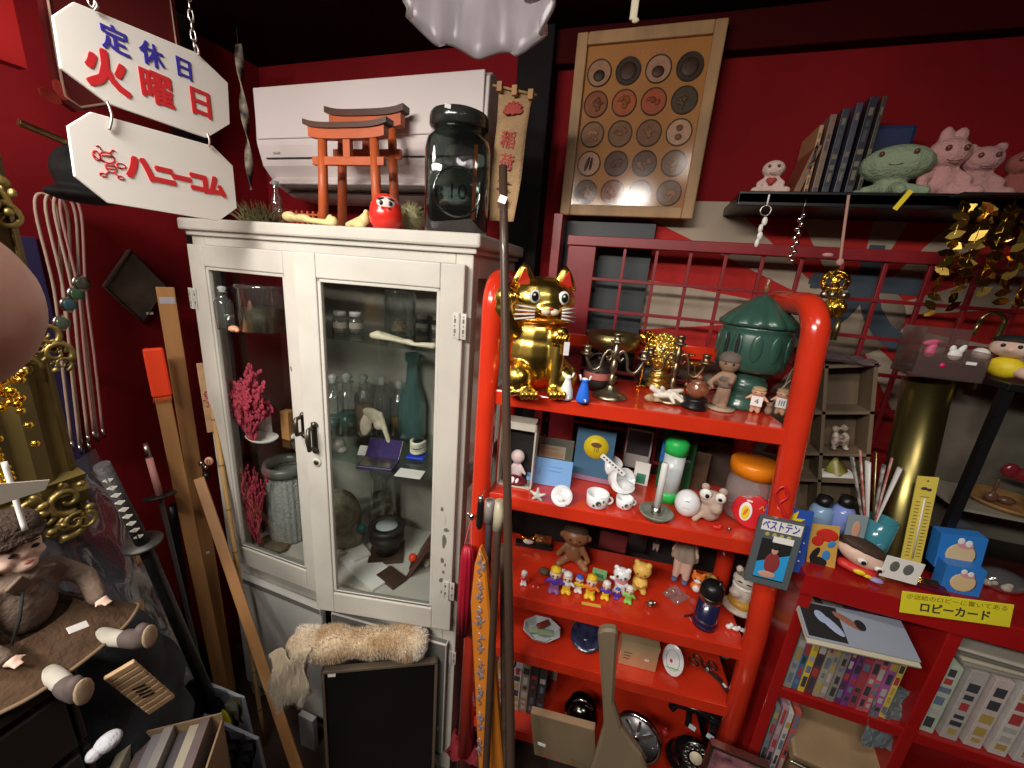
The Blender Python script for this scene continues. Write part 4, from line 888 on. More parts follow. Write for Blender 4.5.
# green ceramic lantern
GRN = mat('dark_green_enamel', (.035, .10, .075), .3, coat=.35, noise=.2, nscale=10)
e, h, w = fig('green_lantern', 'large dark green ceramic lantern with domed lid', 'lantern', 751, 415, 293, 78, g1, .075)
R = w*.5
def ribs(r, z, amp, n=96): return [(r*(1+amp*abs(cos(6*a)))*cos(a), r*(1+amp*abs(cos(6*a)))*sin(a), z) for a in [2*pi*i/n for i in range(n)]]
sub(e, 'pedestal', lambda b: b.lathe([(0, 0), (R*.62, 0), (R*.64, h*.04), (R*.55, h*.07), (R*.55, h*.16), (R*.60, h*.17), (R*.60, h*.24), (R*.52, h*.26), (R*.60, h*.32), (R*.62, h*.36), (0, h*.37)], n=40), GRN)
sub(e, 'drum', lambda b: b.lathe([(0, h*.34), (R*.80, h*.345), (R*.90, h*.38), (R*.93, h*.45), (R*.93, h*.66), (R*.88, h*.70), (R*.95, h*.72), (0, h*.73)], n=48), GRN)
def petals(b):
    for i in range(12):
        a = 2*pi*i/12+.1; b.ell((R*.93*cos(a), R*.93*sin(a), h*.56), (R*.05, R*.15, h*.115), (0, 0, a), n=14)
sub(e, 'petal_relief', petals, GRN)
def slots(b):
    for a in (-2.30, -1.96): b.ell((R*.965*cos(a), R*.965*sin(a), h*.57), (R*.05, R*.055, h*.10), (0, 0, a), n=12)
sub(e, 'dark_opening', slots, BLKM)
sub(e, 'lid', lambda b: b.grid([ribs(R*r_, h*z_, am) for r_, z_, am in ((.02, 1.0, 0), (.12, .985, .0), (.4, .93, .05), (.75, .83, .07), (.95, .76, .08), (.93, .73, .08), (.5, .715, .0))], close=True), GRN)
sub(e, 'finial', lambda b: b.lathe([(0, h*1.0), (R*.07, h*1.02), (R*.09, h*1.05), (R*.05, h*1.08), (R*.08, h*1.12), (0, h*1.14)], n=16), AMB)
# two little figures with number bibs
for k, (px, lab, dg) in enumerate([(757, 'little bisque doll with a numbered white bib, the one in front of the green lantern', '4'), (782, 'little bisque doll with a striped white bib beside the right post', 'III')]):
    e, h, w = fig('bib_doll', lab, 'figurine', px, 414+k*2, 386+k*2, 16, g1, -.005+.012, 'small bisque dolls with white bibs')
    blobs(e, 'body', SKIN, h, [('l', (-.1, 0, .06), (-.08, 0, .4), .08, .1), ('l', (.1, 0, .06), (.08, 0, .4), .08, .1), ((0, 0, .5), (.2, .15, .22)), ((0, 0, .8), (.25, .2, .17)), ('l', (-.2, 0, .62), (-.34, -.05, .5), .06, .05), ('l', (.2, 0, .62), (.34, -.05, .5), .06, .05)], vox=.035)
    sub(e, 'bib', lambda b: b.box((.36*h, .01*h, .36*h), (0, -.18*h, .48*h), (-.05, 0, 0), bev=.004*h), WHITE)
    sub(e, 'bib_mark', lambda b: b.text(dg, .28*h, T(0, -.192*h, .47*h), .002*h), mat('bib_ink', (.05, .08, .2), .5))
    blobs(e, 'cap', mat('straw_cap', (.45, .30, .17), .7), h, [((0, .01, .92), (.25, .2, .08)), ((0, -.12, .88), (.2, .12, .03))], vox=.04); dots(e, 'eye', BLACK, h, [((s*.09, -.19, .80), .022) for s in (-1, 1)])
e, h, w = fig('seated_clay_cat', 'small sitting brown clay cat between the two bib dolls', 'figurine', 769, 416, 400, 11, g1, .008)
blobs(e, 'body', CLAY, h, [((0, 0, .3), (.25, .3, .3)), ((0, -.1, .7), (.2, .2, .2)), ('l', (-.12, -.1, .85), (-.14, -.1, 1), .06, .02), ('l', (.12, -.1, .85), (.14, -.1, 1), .06, .02)], vox=.05)
WIRE = mat('cream_wire', (.55, .48, .36), .4)
b = MB(); b.m(WIRE); b.tube(curve_pts([(-.03, 0, 0), (-.02, 0, .05), (.004, 0, .085), (.02, 0, .06), (.016, 0, 0)]), .0014, 6); b.tube(curve_pts([(-.02, .02, 0), (-.01, .02, .10), (.022, .02, .13), (.03, .02, .10), (.026, .02, 0)]), .0014, 6)
tag(b.build('wire_hoops'), 'thin bent cream wire hoops behind the striped-bib doll', 'wire', loc=onz(793, 414, g1)+Vector((-.01, .02, 0)), rz=-.4)
tagbox('clay_tile', 'small flat clay tile under the two bib dolls', 'tile', 774, 417, at(774, 417, .93).y, g1, (.001, .001, .001), 0, CLAY) if 0 else None
p = onz(512, 396, g1); e = empty('glass_ink_pot', 'small clear pot with silver cap behind the left end post', 'jar', (at(509, 388, .95).x, .95, g1))
sub(e, 'body', lambda b: b.lathe([(0, 0), (.018, 0), (.018, .035), (.012, .04)]), JARG); sub(e, 'cap', lambda b: b.lathe([(0, .055), (.013, .055), (.013, .04), (0, .04)]), SILVER)

# ================================================================ shelf 2
# doll box
p, h, w = fit(516, 494, 422, 34, g2, .03); e = empty('window_box', 'tall cream box with a dark window holding a tiny doll', 'box', p, .1)
def openbox(b, w, d, h, t, inner=None):
    b.bb(-w/2, w/2, d-t, d, 0, h); b.bb(-w/2, -w/2+t, 0, d, 0, h); b.bb(w/2-t, w/2, 0, d, 0, h); b.bb(-w/2, w/2, 0, d, 0, t); b.bb(-w/2, w/2, 0, d, h-t*5, h)
sub(e, 'box', lambda b: (b.m(mat('cream_card', (.55, .52, .44), .6)), openbox(b, w, .05, h, .004), b.m(BLKM), b.bb(-w/2+.004, w/2-.004, .044, .046, .004, h-.02)), None)
blobs(e, 'toy', mat('pale_toy', (.62, .50, .50), .5), h*.6, [((0, .25, .3), (.15, .1, .25)), ((0, .25, .7), (.18, .14, .18)), ('l', (-.1, .22, .45), (-.22, .18, .3), .05, .04), ('l', (.1, .22, .45), (.22, .18, .3), .05, .04)], vox=.03)
sub(e, 'oval_badge', lambda b: (b.ell((0, -.001, h*.12), (w*.38, .002, h*.09)), b.m(TAGM), b.ell((-.005, -.003, h*.12), (.006, .001, .010), (0, .3, 0)), b.ell((.008, -.003, h*.12), (.004, .001, .008), (0, .3, 0))), mat('maroon_badge', (.10, .01, .02), .3))
# pink rabbit-like statue
e, h, w = fig('pink_bust', 'dusty pink plaster bust at the back of the second shelf', 'figurine', 542, 448, 408, 20, g2, .10)
blobs(e, 'body', mat('dusty_pink_plaster', (.50, .27, .27), .6), h, [((0, 0, .08), (.3, .25, .08)), ((0, 0, .35), (.22, .18, .28)), ((.03, 0, .72), (.22, .2, .2)), ((.15, -.1, .66), (.1, .1, .08))], vox=.04)
def card(name, label, cat_, px, pyb, pyt, pw, z, d, m, thick=.004, tilt=-.12, rz=None, group=None):
    """upright card or book leaning back; faces the room"""
    p, h, w = fit(px, pyb, pyt, pw, z, d); e = empty(name, label, cat_, p, 0, group); e.rotation_euler = (tilt, 0, face_cam(p, .6) if rz is None else rz)
    e.location.z += abs(sin(tilt))*thick/2
    sub(e, 'cover' if 'book' in name else 'board', lambda b: b.bb(-w/2, w/2, -thick/2, thick/2, 0, h, .0006), m); return e, h, w
YEL = mat('lemon_yellow', (.80, .62, .02), .5)
e, h, w = card('picture_card', 'grey-green printed card behind the pale blue card', 'card', 553, 484, 439, 36, g2, .09, mat('grey_green_card', (.17, .18, .14), .5)); 
sub(e, 'printed_panel', lambda b: (b.bb(-w*.4, w*.3, -.003, -.002, h*.35, h*.75), b.m(mat('tan_print', (.62, .40, .24), .5)), b.bb(-w*.36, w*.26, -.0036, -.003, h*.4, h*.55), b.bb(-w*.3, w*.1, -.0036, -.003, h*.62, h*.68)), mat('cream_print', (.6, .55, .42), .5))
e, h, w = card('greeting_card', 'pale blue card with faint drawing at the front of the second shelf', 'card', 549, 488, 460, 43, g2, .012, mat('pale_blue_card', (.20, .42, .78), .5), .002, -.15)
sub(e, 'drawing', lambda b: ([b.tube([(-w*.28+.01*cos(t)*k, -.0022, h*.5+.008*sin(t)*k) for t in [2*pi*i/12 for i in range(12)]], .0003, 4, closed=True) for k in (.6, 1)], b.bb(.0, w*.3, -.0016, -.0012, h*.70, h*.72), b.bb(-.002, w*.25, -.0016, -.0012, h*.55, h*.57)), mat('blue_line', (.10, .2, .5), .5))
e, h, w = card('picture_book', 'blue-grey book with a yellow disc on its cover', 'book', 593, 490, 431, 38, g2, .05, mat('blue_grey_cover', (.055, .14, .24), .45), .010, -.1)
sub(e, 'yellow_disc', lambda b: (b.lathe([(0, 0), (w*.32, 0), (w*.32, .0012), (0, .0012)], (.03*w, -.0053, h*.68), 28, (pi/2, 0, 0)), b.m(mat('brown_ink', (.18, .08, .03), .5)), b.ell((w*.03, -.0068, h*.72), (w*.14, .0006, h*.05)), [b.bb(w*.03+dx, w*.03+dx+.0015, -.0073, -.0066, h*.58, h*.70) for dx in (-.004, .002, .006)]), YEL)
sub(e, 'lower_strip', lambda b: b.bb(-w*.5, w*.5, -.0058, -.005, 0, h*.09), mat('mauve_strip', (.35, .18, .28), .5))
e, h, w = card('framed_photo', 'silver-framed dark photograph behind the white mugs', 'picture frame', 637, 480, 430, 26, g2, .08, mat('photo_dark', (.05, .04, .045), .3), .006, -.1)
sub(e, 'border', lambda b: (b.bb(-w*.5, w*.5, -.005, -.003, h*.95, h), b.bb(-w*.5, w*.5, -.005, -.003, 0, h*.35), b.bb(-w*.5, -w*.44, -.005, -.003, 0, h), b.bb(w*.44, w*.5, -.005, -.003, 0, h)), mat('grey_print', (.42, .39, .38), .4))
CER = mat('white_ceramic', (.80, .82, .84), .18, coat=.4); INK = mat('ceramic_dark_print', (.06, .05, .05), .4); TANP = mat('ceramic_tan_print', (.6, .38, .2), .4)
def bowl_face(label, px, py, pr_, z, Y, tilt, name='saucer', printed=True, rz=0, deep=.3):
    q = at(px, py, Y); r = (at(px+pr_, py, Y)-q).length
    e = empty(name, label, 'saucer' if name == 'saucer' else 'bowl', (q.x, q.y, z), 0); e.rotation_euler = (0, 0, rz); 
    zc = max(r*abs(sin(tilt)), r*deep*.5)+.001
    sub(e, 'dish', lambda b: b.lathe([(0, 0), (r*.4, 0), (r*.8, r*deep*.5), (r, r*deep), (r*.97, r*deep+.001), (r*.75, r*deep*.6), (r*.35, .003), (0, .003)], (0, 0, zc), 32, (tilt, 0, 0)), CER)
    return e, r, zc
# tilted saucer, white mug etc.
q = onz(561, 502, g2); r = .027
e = empty('saucer', 'white saucer leaning on the pale blue card', 'saucer', q, face_cam(q, .7)); sub(e, 'dish', lambda b: b.lathe([(0, 0), (r*.5, .0), (r, .006), (r*.98, .0075), (r*.5, .002), (0, .002)], (0, 0, r*.62), 32, (radians(52), 0, 0)), CER); ptag(e, .0, -.021, r*.75, .008, .005, (-.6, 0, 0)); dots(e, 'dark_chip', INK, 1, [((.014, -.020, .006), .0015)])
def mug(label, px, pyb, r, hh_, lay, rz, z=g2, hollow=True):
    q = onz(px, pyb, z)+Vector((0, r, 0)); e = empty('printed_mug', label, 'mug', q, rz, 'white printed mugs on the second shelf')
    M_ = T(0, 0, r if lay else 0) @ RX(lay)
    def cupb(b):
        b.T = M_; b.lathe([(0, 0), (r*.75, 0), (r*.95, hh_*.15), (r, hh_), (r*.93, hh_), (r*.88, hh_*.2), (0, hh_*.1)], n=30)
    sub(e, 'cup', cupb, CER)
    sub(e, 'handle', lambda b: (setattr(b, 'T', M_), b.tube([(r*.9+r*.45*sin(t), 0, hh_*.5-hh_*.28*cos(t)) for t in [pi*i/8 for i in range(9)]], r*.1, 7)), CER)
    def pr_(b):
        b.T = M_
        for k, (a, zf, sx_, sz_, m_) in enumerate([(-pi/2, .55, .32, .2, INK), (-pi/2+.1, .5, .2, .14, TANP), (-pi/2-.4, .35, .14, .1, INK), (-pi/2+.45, .72, .12, .1, INK)]):
            b.m(m_); b.ell((r*.985*cos(a), r*.985*sin(a), hh_*zf), (r*sx_*.8, r*.05+.0003*k, hh_*sz_), (0, 0, a+pi/2), n=10)
    sub(e, 'print', pr_, None); return e
mug('white mug with a dark animal print at the front edge', 595, 511, .028, .036, 0, .2)
mug('white mug lying on its side behind the front mug', 613, 494, .029, .052, radians(60), .6)
mug('white mug with a brown print, topmost and furthest back of the group', 606, 484, .027, .040, radians(20), .9)
mug('squat white mug at the right of the printed group', 623, 511, .0215, .027, 0, .3)
q = onz(621, 500, g2); e = empty('saucer', 'white saucer balanced on the squat mug', 'saucer', (q.x, q.y+.0, g2+.029), 0); sub(e, 'dish', lambda b: b.lathe([(0, 0), (.014, 0), (.030, .005), (.0295, .0065), (.013, .002), (0, .002)], (0, .008, .002), 32, (.18, -.1, 0)), CER)
e = empty('paper_label', 'white strip label with dark print leaning across the mugs', 'label', at(613, 465, .90), 0); e.rotation_euler = (0, radians(33), 0)
sub(e, 'strip', lambda b: b.bb(-.035, .035, -.0006, .0006, -.006, .006), PAPER); sub(e, 'print', lambda b: [b.bb(-.03+.009*k, -.025+.009*k, -.0012, -.0006, -.002, .002) for k in range(7)], mat('purple_ink', (.1, .08, .2), .5))
o = blobs(None, 'plush_star', mat('star_glaze', (.62, .62, .56), .3), .035, [('l', (0, 0, .3), (.55*cos(pi/2+k*2*pi/5), 0, .45+.5*sin(pi/2+k*2*pi/5)), .16, .09) for k in range(5)]+[((0, 0, .42), (.3, .12, .25))], vox=.05); tag(o, 'small star-shaped pottery piece beside the tilted saucer', 'ornament', loc=onz(537, 500, g2)); o.name = 'ceramic_star'
e, h, w = card('standing_card', 'cream card with a green figure and angel right of the mugs', 'card', 641, 491, 463, 15, g2, .035, PAPER, .002, -.12)
sub(e, 'green_panel', lambda b: b.bb(-w*.3, w*.3, -.002, -.001, h*.08, h*.5), mat('teal_print', (.04, .25, .15), .5))
# candle on a grey dish
e, h, w = fig('candle_dish', 'white candle standing on a grey-green round dish', 'candle', 660, 521, 462, 36, g2, .015)
sub(e, 'dish', lambda b: b.lathe([(0, 0), (w*.35, 0), (w*.5, h*.10), (w*.48, h*.12), (w*.33, h*.05), (0, h*.05)], n=32), mat('verdigris_dish', (.30, .33, .27), .4, .3, noise=.4, nscale=50))
sub(e, 'socket', lambda b: b.lathe([(w*.14, h*.05), (w*.16, h*.2), (w*.12, h*.2), (w*.12, h*.05)]), SILVER); sub(e, 'candle', lambda b: b.lathe([(0, h), (w*.07, h), (w*.1, h*.97), (w*.1, h*.1), (0, h*.1)]), mat('white_wax', (.75, .76, .74), .4, sub=.2))
# green topped tube
GT = mat('bright_green_plastic', (.03, .62, .12), .35); 
e, h, w = fig('green_capped_tube', 'clear tube of pale sticks with a bright green cap', 'tube', 672, 508, 436, 24, g2, .04)
sub(e, 'tube', lambda b: b.lathe([(0, h*.02), (w*.42, h*.02), (w*.45, h*.78), (0, h*.78)]), mat('milky_tube', (.62, .68, .70), .25, noise=.15, nscale=60, stretch=(1, 1, .1))); sub(e, 'cap', lambda b: b.lathe([(0, h), (w*.35, h*.99), (w*.5, h*.93), (w*.5, h*.76), (0, h*.76)]), GT); sub(e, 'base_band', lambda b: b.lathe([(0, 0), (w*.46, 0), (w*.46, h*.16), (0, h*.16)]), GT)
e, h, w = card('blister_card', 'dark green backing card behind the green-capped tube', 'card', 676, 505, 424, 34, g2, .075, mat('deep_green_card', (.015, .09, .03), .4), .003, -.06); sub(e, 'blue_strip', lambda b: b.bb(-w*.5, -w*.3, -.003, -.0015, h*.4, h*.75), mat('blue_strip', (.02, .15, .5), .4)); sub(e, 'blister', lambda b: b.bb(-w*.42, w*.42, -.006, -.0055, h*.05, h*.95, .001), GLASS)
# baseball egg
e, h, w = fig('white_egg_toy', 'white egg-shaped toy with small dark marks', 'egg toy', 687, 518, 490, 26, g2, .012); dots(e, 'shell', CER, 1, [((0, 0, h/2), (w/2, w/2, h/2))], 24); sub(e, 'small_marks', lambda b: ([b.ell((x, -w*.49*sqrt(max(0.1, 1-(x/(w/2))**2)), h*.5), (.0012, .0006, .0012), n=6) for x in (-.006, -.002, .002, .006)], b.bb(-.005, .004, -w*.46, -w*.44, h*.74, h*.76)), INK)
# grey mouse with big eyes
e, h, w = fig('big_eyed_plush', 'beige plush animal with big white eyes beside the jar', 'plush toy', 711, 525, 484, 26, g2, .02)
PG = mat('beige_plush', (.47, .36, .29), .9, bump=.4, bscale=150); blobs(e, 'body', PG, h, [((0, 0, .3), (.26, .22, .3)), ((0, -.02, .62), (.3, .22, .22)), ((.12, -.15, .45), (.16, .15, .15)), ('l', (-.15, -.1, .2), (-.28, -.22, .04), .09, .08)], vox=.035)
dots(e, 'eye', WHITE, h, [((-.16, -.2, .78), (.15, .06, .14)), ((.17, -.2, .78), (.13, .06, .14))]); dots(e, 'pupil', BLACK, h, [((-.12, -.255, .76), (.05, .02, .06)), ((.17, -.255, .76), (.05, .02, .05))]); dots(e, 'ear', PG, h, [((-.2, 0, .88), (.1, .06, .1)), ((.2, 0, .88), (.1, .06, .1))])
# dark albums behind
for lab, px, pw_, m_, pyt in (('dark record sleeve with a face print behind the orange-lidded jar', 735, 66, (.08, .05, .04), 447), ('brown leather case behind the egg toy', 695, 22, (.13, .07, .04), 452)):
    card('record_sleeve' if pw_ > 30 else 'leather_case', lab, 'record' if pw_ > 30 else 'case', px, 505, pyt, pw_, g2, .09, mat('sleeve_%d' % px, m_, .4, noise=.6, nscale=18), .004, -.1)
# orange-lid jar
e, h, w = fig('orange_lid_jar', 'clear plastic jar with a bright orange lid', 'jar', 748, 527, 459, 50, g2, .06)
sub(e, 'body', lambda b: b.lathe([(0, 0), (w*.44, 0), (w*.47, h*.05), (w*.47, h*.62), (w*.42, h*.74), (w*.42, h*.76)], n=32), mat('pinkish_clear_plastic', (.75, .6, .58), .1, trans=.7, coat=.3)); sub(e, 'lid', lambda b: b.lathe([(0, h), (w*.45, h), (w*.49, h*.97), (w*.49, h*.78), (0, h*.78)], n=40), mat('orange_plastic_lid', (.85, .24, .01), .3))
ptag(e, .008, -w*.475, h*.42, .012, .008)
CANDY = [mat('toy_yellow', (.80, .55, .02), .4), mat('toy_orange', (.8, .2, .02), .4), mat('toy_red', (.65, .02, .02), .4)]
sub(e, 'small_toys', lambda b: [(b.m(CANDY[i % 3]), b.ico((RND.uniform(-.6, .6)*w*.38, RND.uniform(-.6, .6)*w*.38, .006+.022*RND.random()), .0075, 2, smooth=True)) for i in range(16)], None)
# round red badge
e, h, w = fig('round_badge', 'round red badge with a yellow character leaning on the jar', 'badge', 752, 528, 496, 30, g2, -.004)
e.rotation_euler = (-.2, .0, e.rotation_euler.z); r = h*.5
sub(e, 'disc', lambda b: b.lathe([(0, 0), (r, 0), (r, .003), (r*.9, .004), (0, .004)], (0, 0, r), 36, (pi/2, 0, 0)), mat('badge_red', (.62, .02, .03), .25))
sub(e, 'picture', lambda b: (b.m(TAGM), b.ell((-.3*r, -.0045, r*.9), (r*.32, .001, r*.55)), b.m(YEL), b.ell((-.3*r, -.0056, r*.85), (r*.2, .001, r*.42)), b.tube([(r*.3, -.005, r*1.25), (r*.42, -.005, r*1.5), (r*.52, -.005, r*1.28), (r*.62, -.005, r*1.5), (r*.74, -.005, r*1.25)], .0012, 5), b.m(CANDY[1]), b.ell((-.3*r, -.0066, r*.9), (r*.08, .0008, r*.25), (0, .3, 0))), None)
o = blobs(None, 'tiny_shoe_charm', CANDY[2], .02, [((0, 0, .2), (.5, .25, .2)), ((.3, 0, .3), (.2, .2, .3))]); tag(o, 'tiny red and white charm at the shelf edge under the plush', 'charm', loc=onz(717, 530, g2)+Vector((0, .006, 0)))
e = empty('steel_bolt', 'small steel bell charm at the edge of the second shelf', 'charm', onz(729, 532, g2)+Vector((0, .006, 0))); dots(e, 'bell', SILVER, 1, [((0, 0, .005), .005)])
e.name = 'bell_charm'
# ================================================================ shelf 3
# gold framed clock & bear
e, h, w = fig('gilt_photo_frame', 'small gilt frame on a black block at the left of the third shelf', 'ornament', 542, 563, 534, 16, g3, .07)
sub(e, 'frame', lambda b: (b.bb(-w*.5, w*.5, -.003, .003, h*.25, h, .001), b.m(BRASS), b.ell((0, -.004, h*.62), (w*.25, .002, h*.2))), GOLD); sub(e, 'block', lambda b: b.bb(-w*1.6, w*.6, -.012, .012, 0, h*.26, .001), BLACK)
e, h, w = fig('brass_bell_clock', 'little brass alarm clock beside the gilt frame', 'clock', 528, 556, 536, 14, g3+.012, .062); 
e.location.z = g3+.0125
sub(e, 'body', lambda b: b.ell((0, 0, h*.45), (w*.5, w*.3, h*.45)), GOLD); sub(e, 'dial', lambda b: b.ell((0, -w*.22, h*.45), (w*.36, w*.14, h*.33)), WHITE); sub(e, 'bells', lambda b: [b.ell((s*w*.35, 0, h*.95), (w*.22, w*.2, h*.14)) for s in (-1, 1)], GOLD)
# brown nude doll (seated)
BRN = mat('brown_doll_plastic', (.30, .13, .06), .4, noise=.15, nscale=20)
e, h, w = fig('brown_seated_doll', 'brown seated baby doll in the shadow of the third shelf', 'doll', 574, 575, 524, 34, g3, .05)
blobs(e, 'body', BRN, h, [((0, 0, .3), (.2, .17, .24)), ((0, 0, .72), (.30, .24, .22)), ('l', (-.12, 0, .12), (-.3, -.2, .06), .1, .08), ('l', (.12, 0, .12), (.3, -.2, .06), .1, .08), ('l', (-.17, 0, .45), (-.34, -.08, .22), .07, .06), ('l', (.17, 0, .45), (.34, -.08, .2), .07, .06), ((-.30, 0, .70), (.06, .05, .08)), ((.3, 0, .7), (.06, .05, .08)), ((0, -.23, .70), (.05, .04, .04))], vox=.025)
blobs(e, 'hair', mat('dark_brown_hair', (.05, .025, .015), .7), h, [((0, .04, .84), (.29, .22, .14))], vox=.04); dots(e, 'eye', BLACK, h, [((s*.1, -.22, .74), .022) for s in (-1, 1)])
o = blobs(None, 'brown_chestnut', mat('speckled_brown', (.14, .09, .05), .6, noise=.5, nscale=90), .035, [((0, 0, .3), (.5, .4, .3)), ((.1, 0, .45), (.3, .3, .15))]); tag(o, 'dark speckled nut-like lump left of the brown doll', 'seed pod', loc=onz(543, 577, g3)+Vector((0, .012, 0))); o.name = 'seed_pod'
e = empty('white_shell_charm', 'white shell-like charm resting by the brown doll\'s foot', 'charm', onz(562, 573, g3)+Vector((0, .0, 0))); dots(e, 'charm', CER, 1, [((0, 0, .007), (.011, .006, .007)), ((.006, 0, .012), (.005, .004, .004))])
TP = [mat('toy_purple', (.10, .04, .42), .4), mat('toy_white', (.78, .76, .74), .4), CANDY[0], mat('toy_green', (.25, .55, .10), .4), CANDY[1], mat('toy_violet', (.28, .10, .30), .4), mat('toy_blue', (.05, .12, .55), .4)]
def minifig(label, px, pyb, pyt, body, hat, legs, face=SKINP, z=g3, d=.006, group='row of tiny plastic figures on the third shelf'):
    e, h, w = fig('tiny_figure', label, 'figurine', px, pyb, pyt, 10, z, d, group)
    h = max(h, .02)
    blobs(e, 'legs', legs, h, [('l', (-.09, 0, .05), (-.08, 0, .35), .09, .11), ('l', (.09, 0, .05), (.08, 0, .35), .09, .11), ((-.12, -.08, .05), (.12, .16, .07)), ((.12, -.08, .05), (.12, .16, .07))], vox=.05, sm=2)
    blobs(e, 'torso', body, h, [((0, 0, .45), (.2, .15, .17)), ('l', (-.15, 0, .52), (-.3, -.05, .4), .07, .07), ('l', (.15, 0, .52), (.3, -.05, .42), .07, .07)], vox=.05, sm=2)
    dots(e, 'head', face, h, [((0, 0, .74), (.22, .2, .17)), ((0, -.2, .72), .05)], 10); dots(e, 'hat', hat, h, [((0, .02, .90), (.2, .2, .09)), ((0, .02, .96), (.1, .1, .06))], 10); dots(e, 'eye', BLACK, h, [((s*.08, -.185, .78), .03) for s in (-1, 1)], 6)
    return e
row = [('tiny figure in a purple top and violet legs, leftmost of the row', 555, 593, 567, 0, 2, 5), ('tiny white-haired figure in yellow trousers, second of the row', 567, 594, 572, 1, 1, 2), ('tiny figure in a blue cap with white shorts', 579, 593, 575, 2, 6, 1),
       ('tiny orange figure with yellow feet in the middle of the row', 591, 599, 575, 4, 2, 2), ('tiny white-hatted figure in purple with yellow feet', 606, 600, 581, 0, 1, 2), ('tiny figure in green holding white, rightmost of the row', 629, 604, 586, 3, 1, 3), ('tiny purple figure lying between its neighbours', 617, 600, 588, 0, 6, 0)]
for lab, px, pb, pt, a_, b_, c_ in row: minifig(lab, px, pb, pt, TP[a_], TP[b_], TP[c_])
minifig('tiny red and white figure beside the brown pole', 524, 586, 571, CANDY[2], TP[1], TP[1]); 
e = empty('tiny_car', 'tiny white and red toy car at the left of the third shelf', 'toy car', onz(535, 588, g3)+Vector((0, .008, 0)), .2)
sub(e, 'body', lambda b: (b.bb(-.011, .011, -.005, .005, .002, .006, .001), b.bb(-.006, .005, -.004, .004, .006, .010, .001)), CANDY[2]); sub(e, 'wheels', lambda b: [b.cyl((x, y-.001, .002), (x, y+.001, .002), .0024, n=10) for x in (-.007, .007) for y in (-.005, .005)], TP[1])
q = onz(590, 608, g3); tagbox('yellow_label_strip', 'yellow printed strip label lying at the edge below the tiny figures', 'label', 591, 607, q.y, g3, (.052, .010, .0015), .17, mat('yellow_label', (.72, .42, .08), .5))
bpy.data.objects['yellow_label_strip'].location = onz(591, 606, g3)+Vector((0, .004, 0))
e, h, w = card('green_card', 'small green card standing behind the tiny figures', 'card', 599, 584, 570, 14, g3, .014, mat('pale_green_card', (.20, .42, .18), .5), .002, -.15); sub(e, 'mark', lambda b: b.bb(-w*.3, w*.3, -.002, -.001, h*.3, h*.6), mat('green_mark', (.05, .2, .08), .5))
# white cat-like doll
e, h, w = fig('white_bear_figure', 'white bear figure with a pink scarf behind the tiny figures', 'figurine', 621, 595, 566, 22, g3, .02)
blobs(e, 'body', CER, h, [((0, 0, .25), (.22, .2, .25)), ((0, 0, .68), (.32, .26, .25)), ((-.22, 0, .9), (.1, .07, .1)), ((.22, 0, .9), (.1, .07, .1)), ('l', (-.18, -.05, .42), (-.36, -.12, .5), .07, .06), ('l', (.18, -.05, .4), (.3, -.12, .25), .07, .06), ('l', (-.1, -.08, .1), (-.18, -.25, .06), .09, .08), ('l', (.1, -.08, .1), (.18, -.25, .06), .09, .08)], vox=.03); dots(e, 'eye', INK, h, [((s*.14, -.23, .70), (.05, .03, .06)) for s in (-1, 1)]); sub(e, 'scarf', lambda b: b.tube([(.2*h*cos(t), .2*h*sin(t), .45*h) for t in [2*pi*i/18 for i in range(18)]], .04*h, 6, closed=True), mat('scarf_pink', (.65, .2, .25), .6)); dots(e, 'nose', INK, h, [((0, -.26, .64), .03)])
# yellow bear
e, h, w = fig('yellow_cat_figure', 'plain yellow cat figure sitting upright', 'figurine', 641, 594, 559, 20, g3, .02)
YB = mat('butter_yellow_vinyl', (.74, .45, .09), .45); blobs(e, 'body', YB, h, [((0, 0, .22), (.24, .22, .22)), ((0, 0, .66), (.27, .24, .24)), ((-.17, 0, .86), (.09, .07, .1)), ((.17, 0, .86), (.09, .07, .1)), ('l', (-.15, -.1, .3), (-.05, -.22, .26), .07, .06), ('l', (.15, -.1, .3), (.05, -.22, .26), .07, .06), ((-.14, -.14, .05), (.1, .14, .06)), ((.14, -.14, .05), (.1, .14, .06))], vox=.03); dots(e, 'eye', BLACK, h, [((s*.10, -.235, .66), .022) for s in (-1, 1)]+[((0, -.25, .58), .018)])
# silver toy and pipe
o = blobs(None, 'silver_charm', SILVER, .028, [((0, 0, .4), (.4, .35, .4)), ((.35, 0, .6), (.18, .15, .2)), ((-.3, 0, .25), (.2, .2, .2))]); tag(o, 'small silvery lump charm in front of the yellow cat', 'charm', loc=onz(650, 610, g3)+Vector((0, .01, 0)))
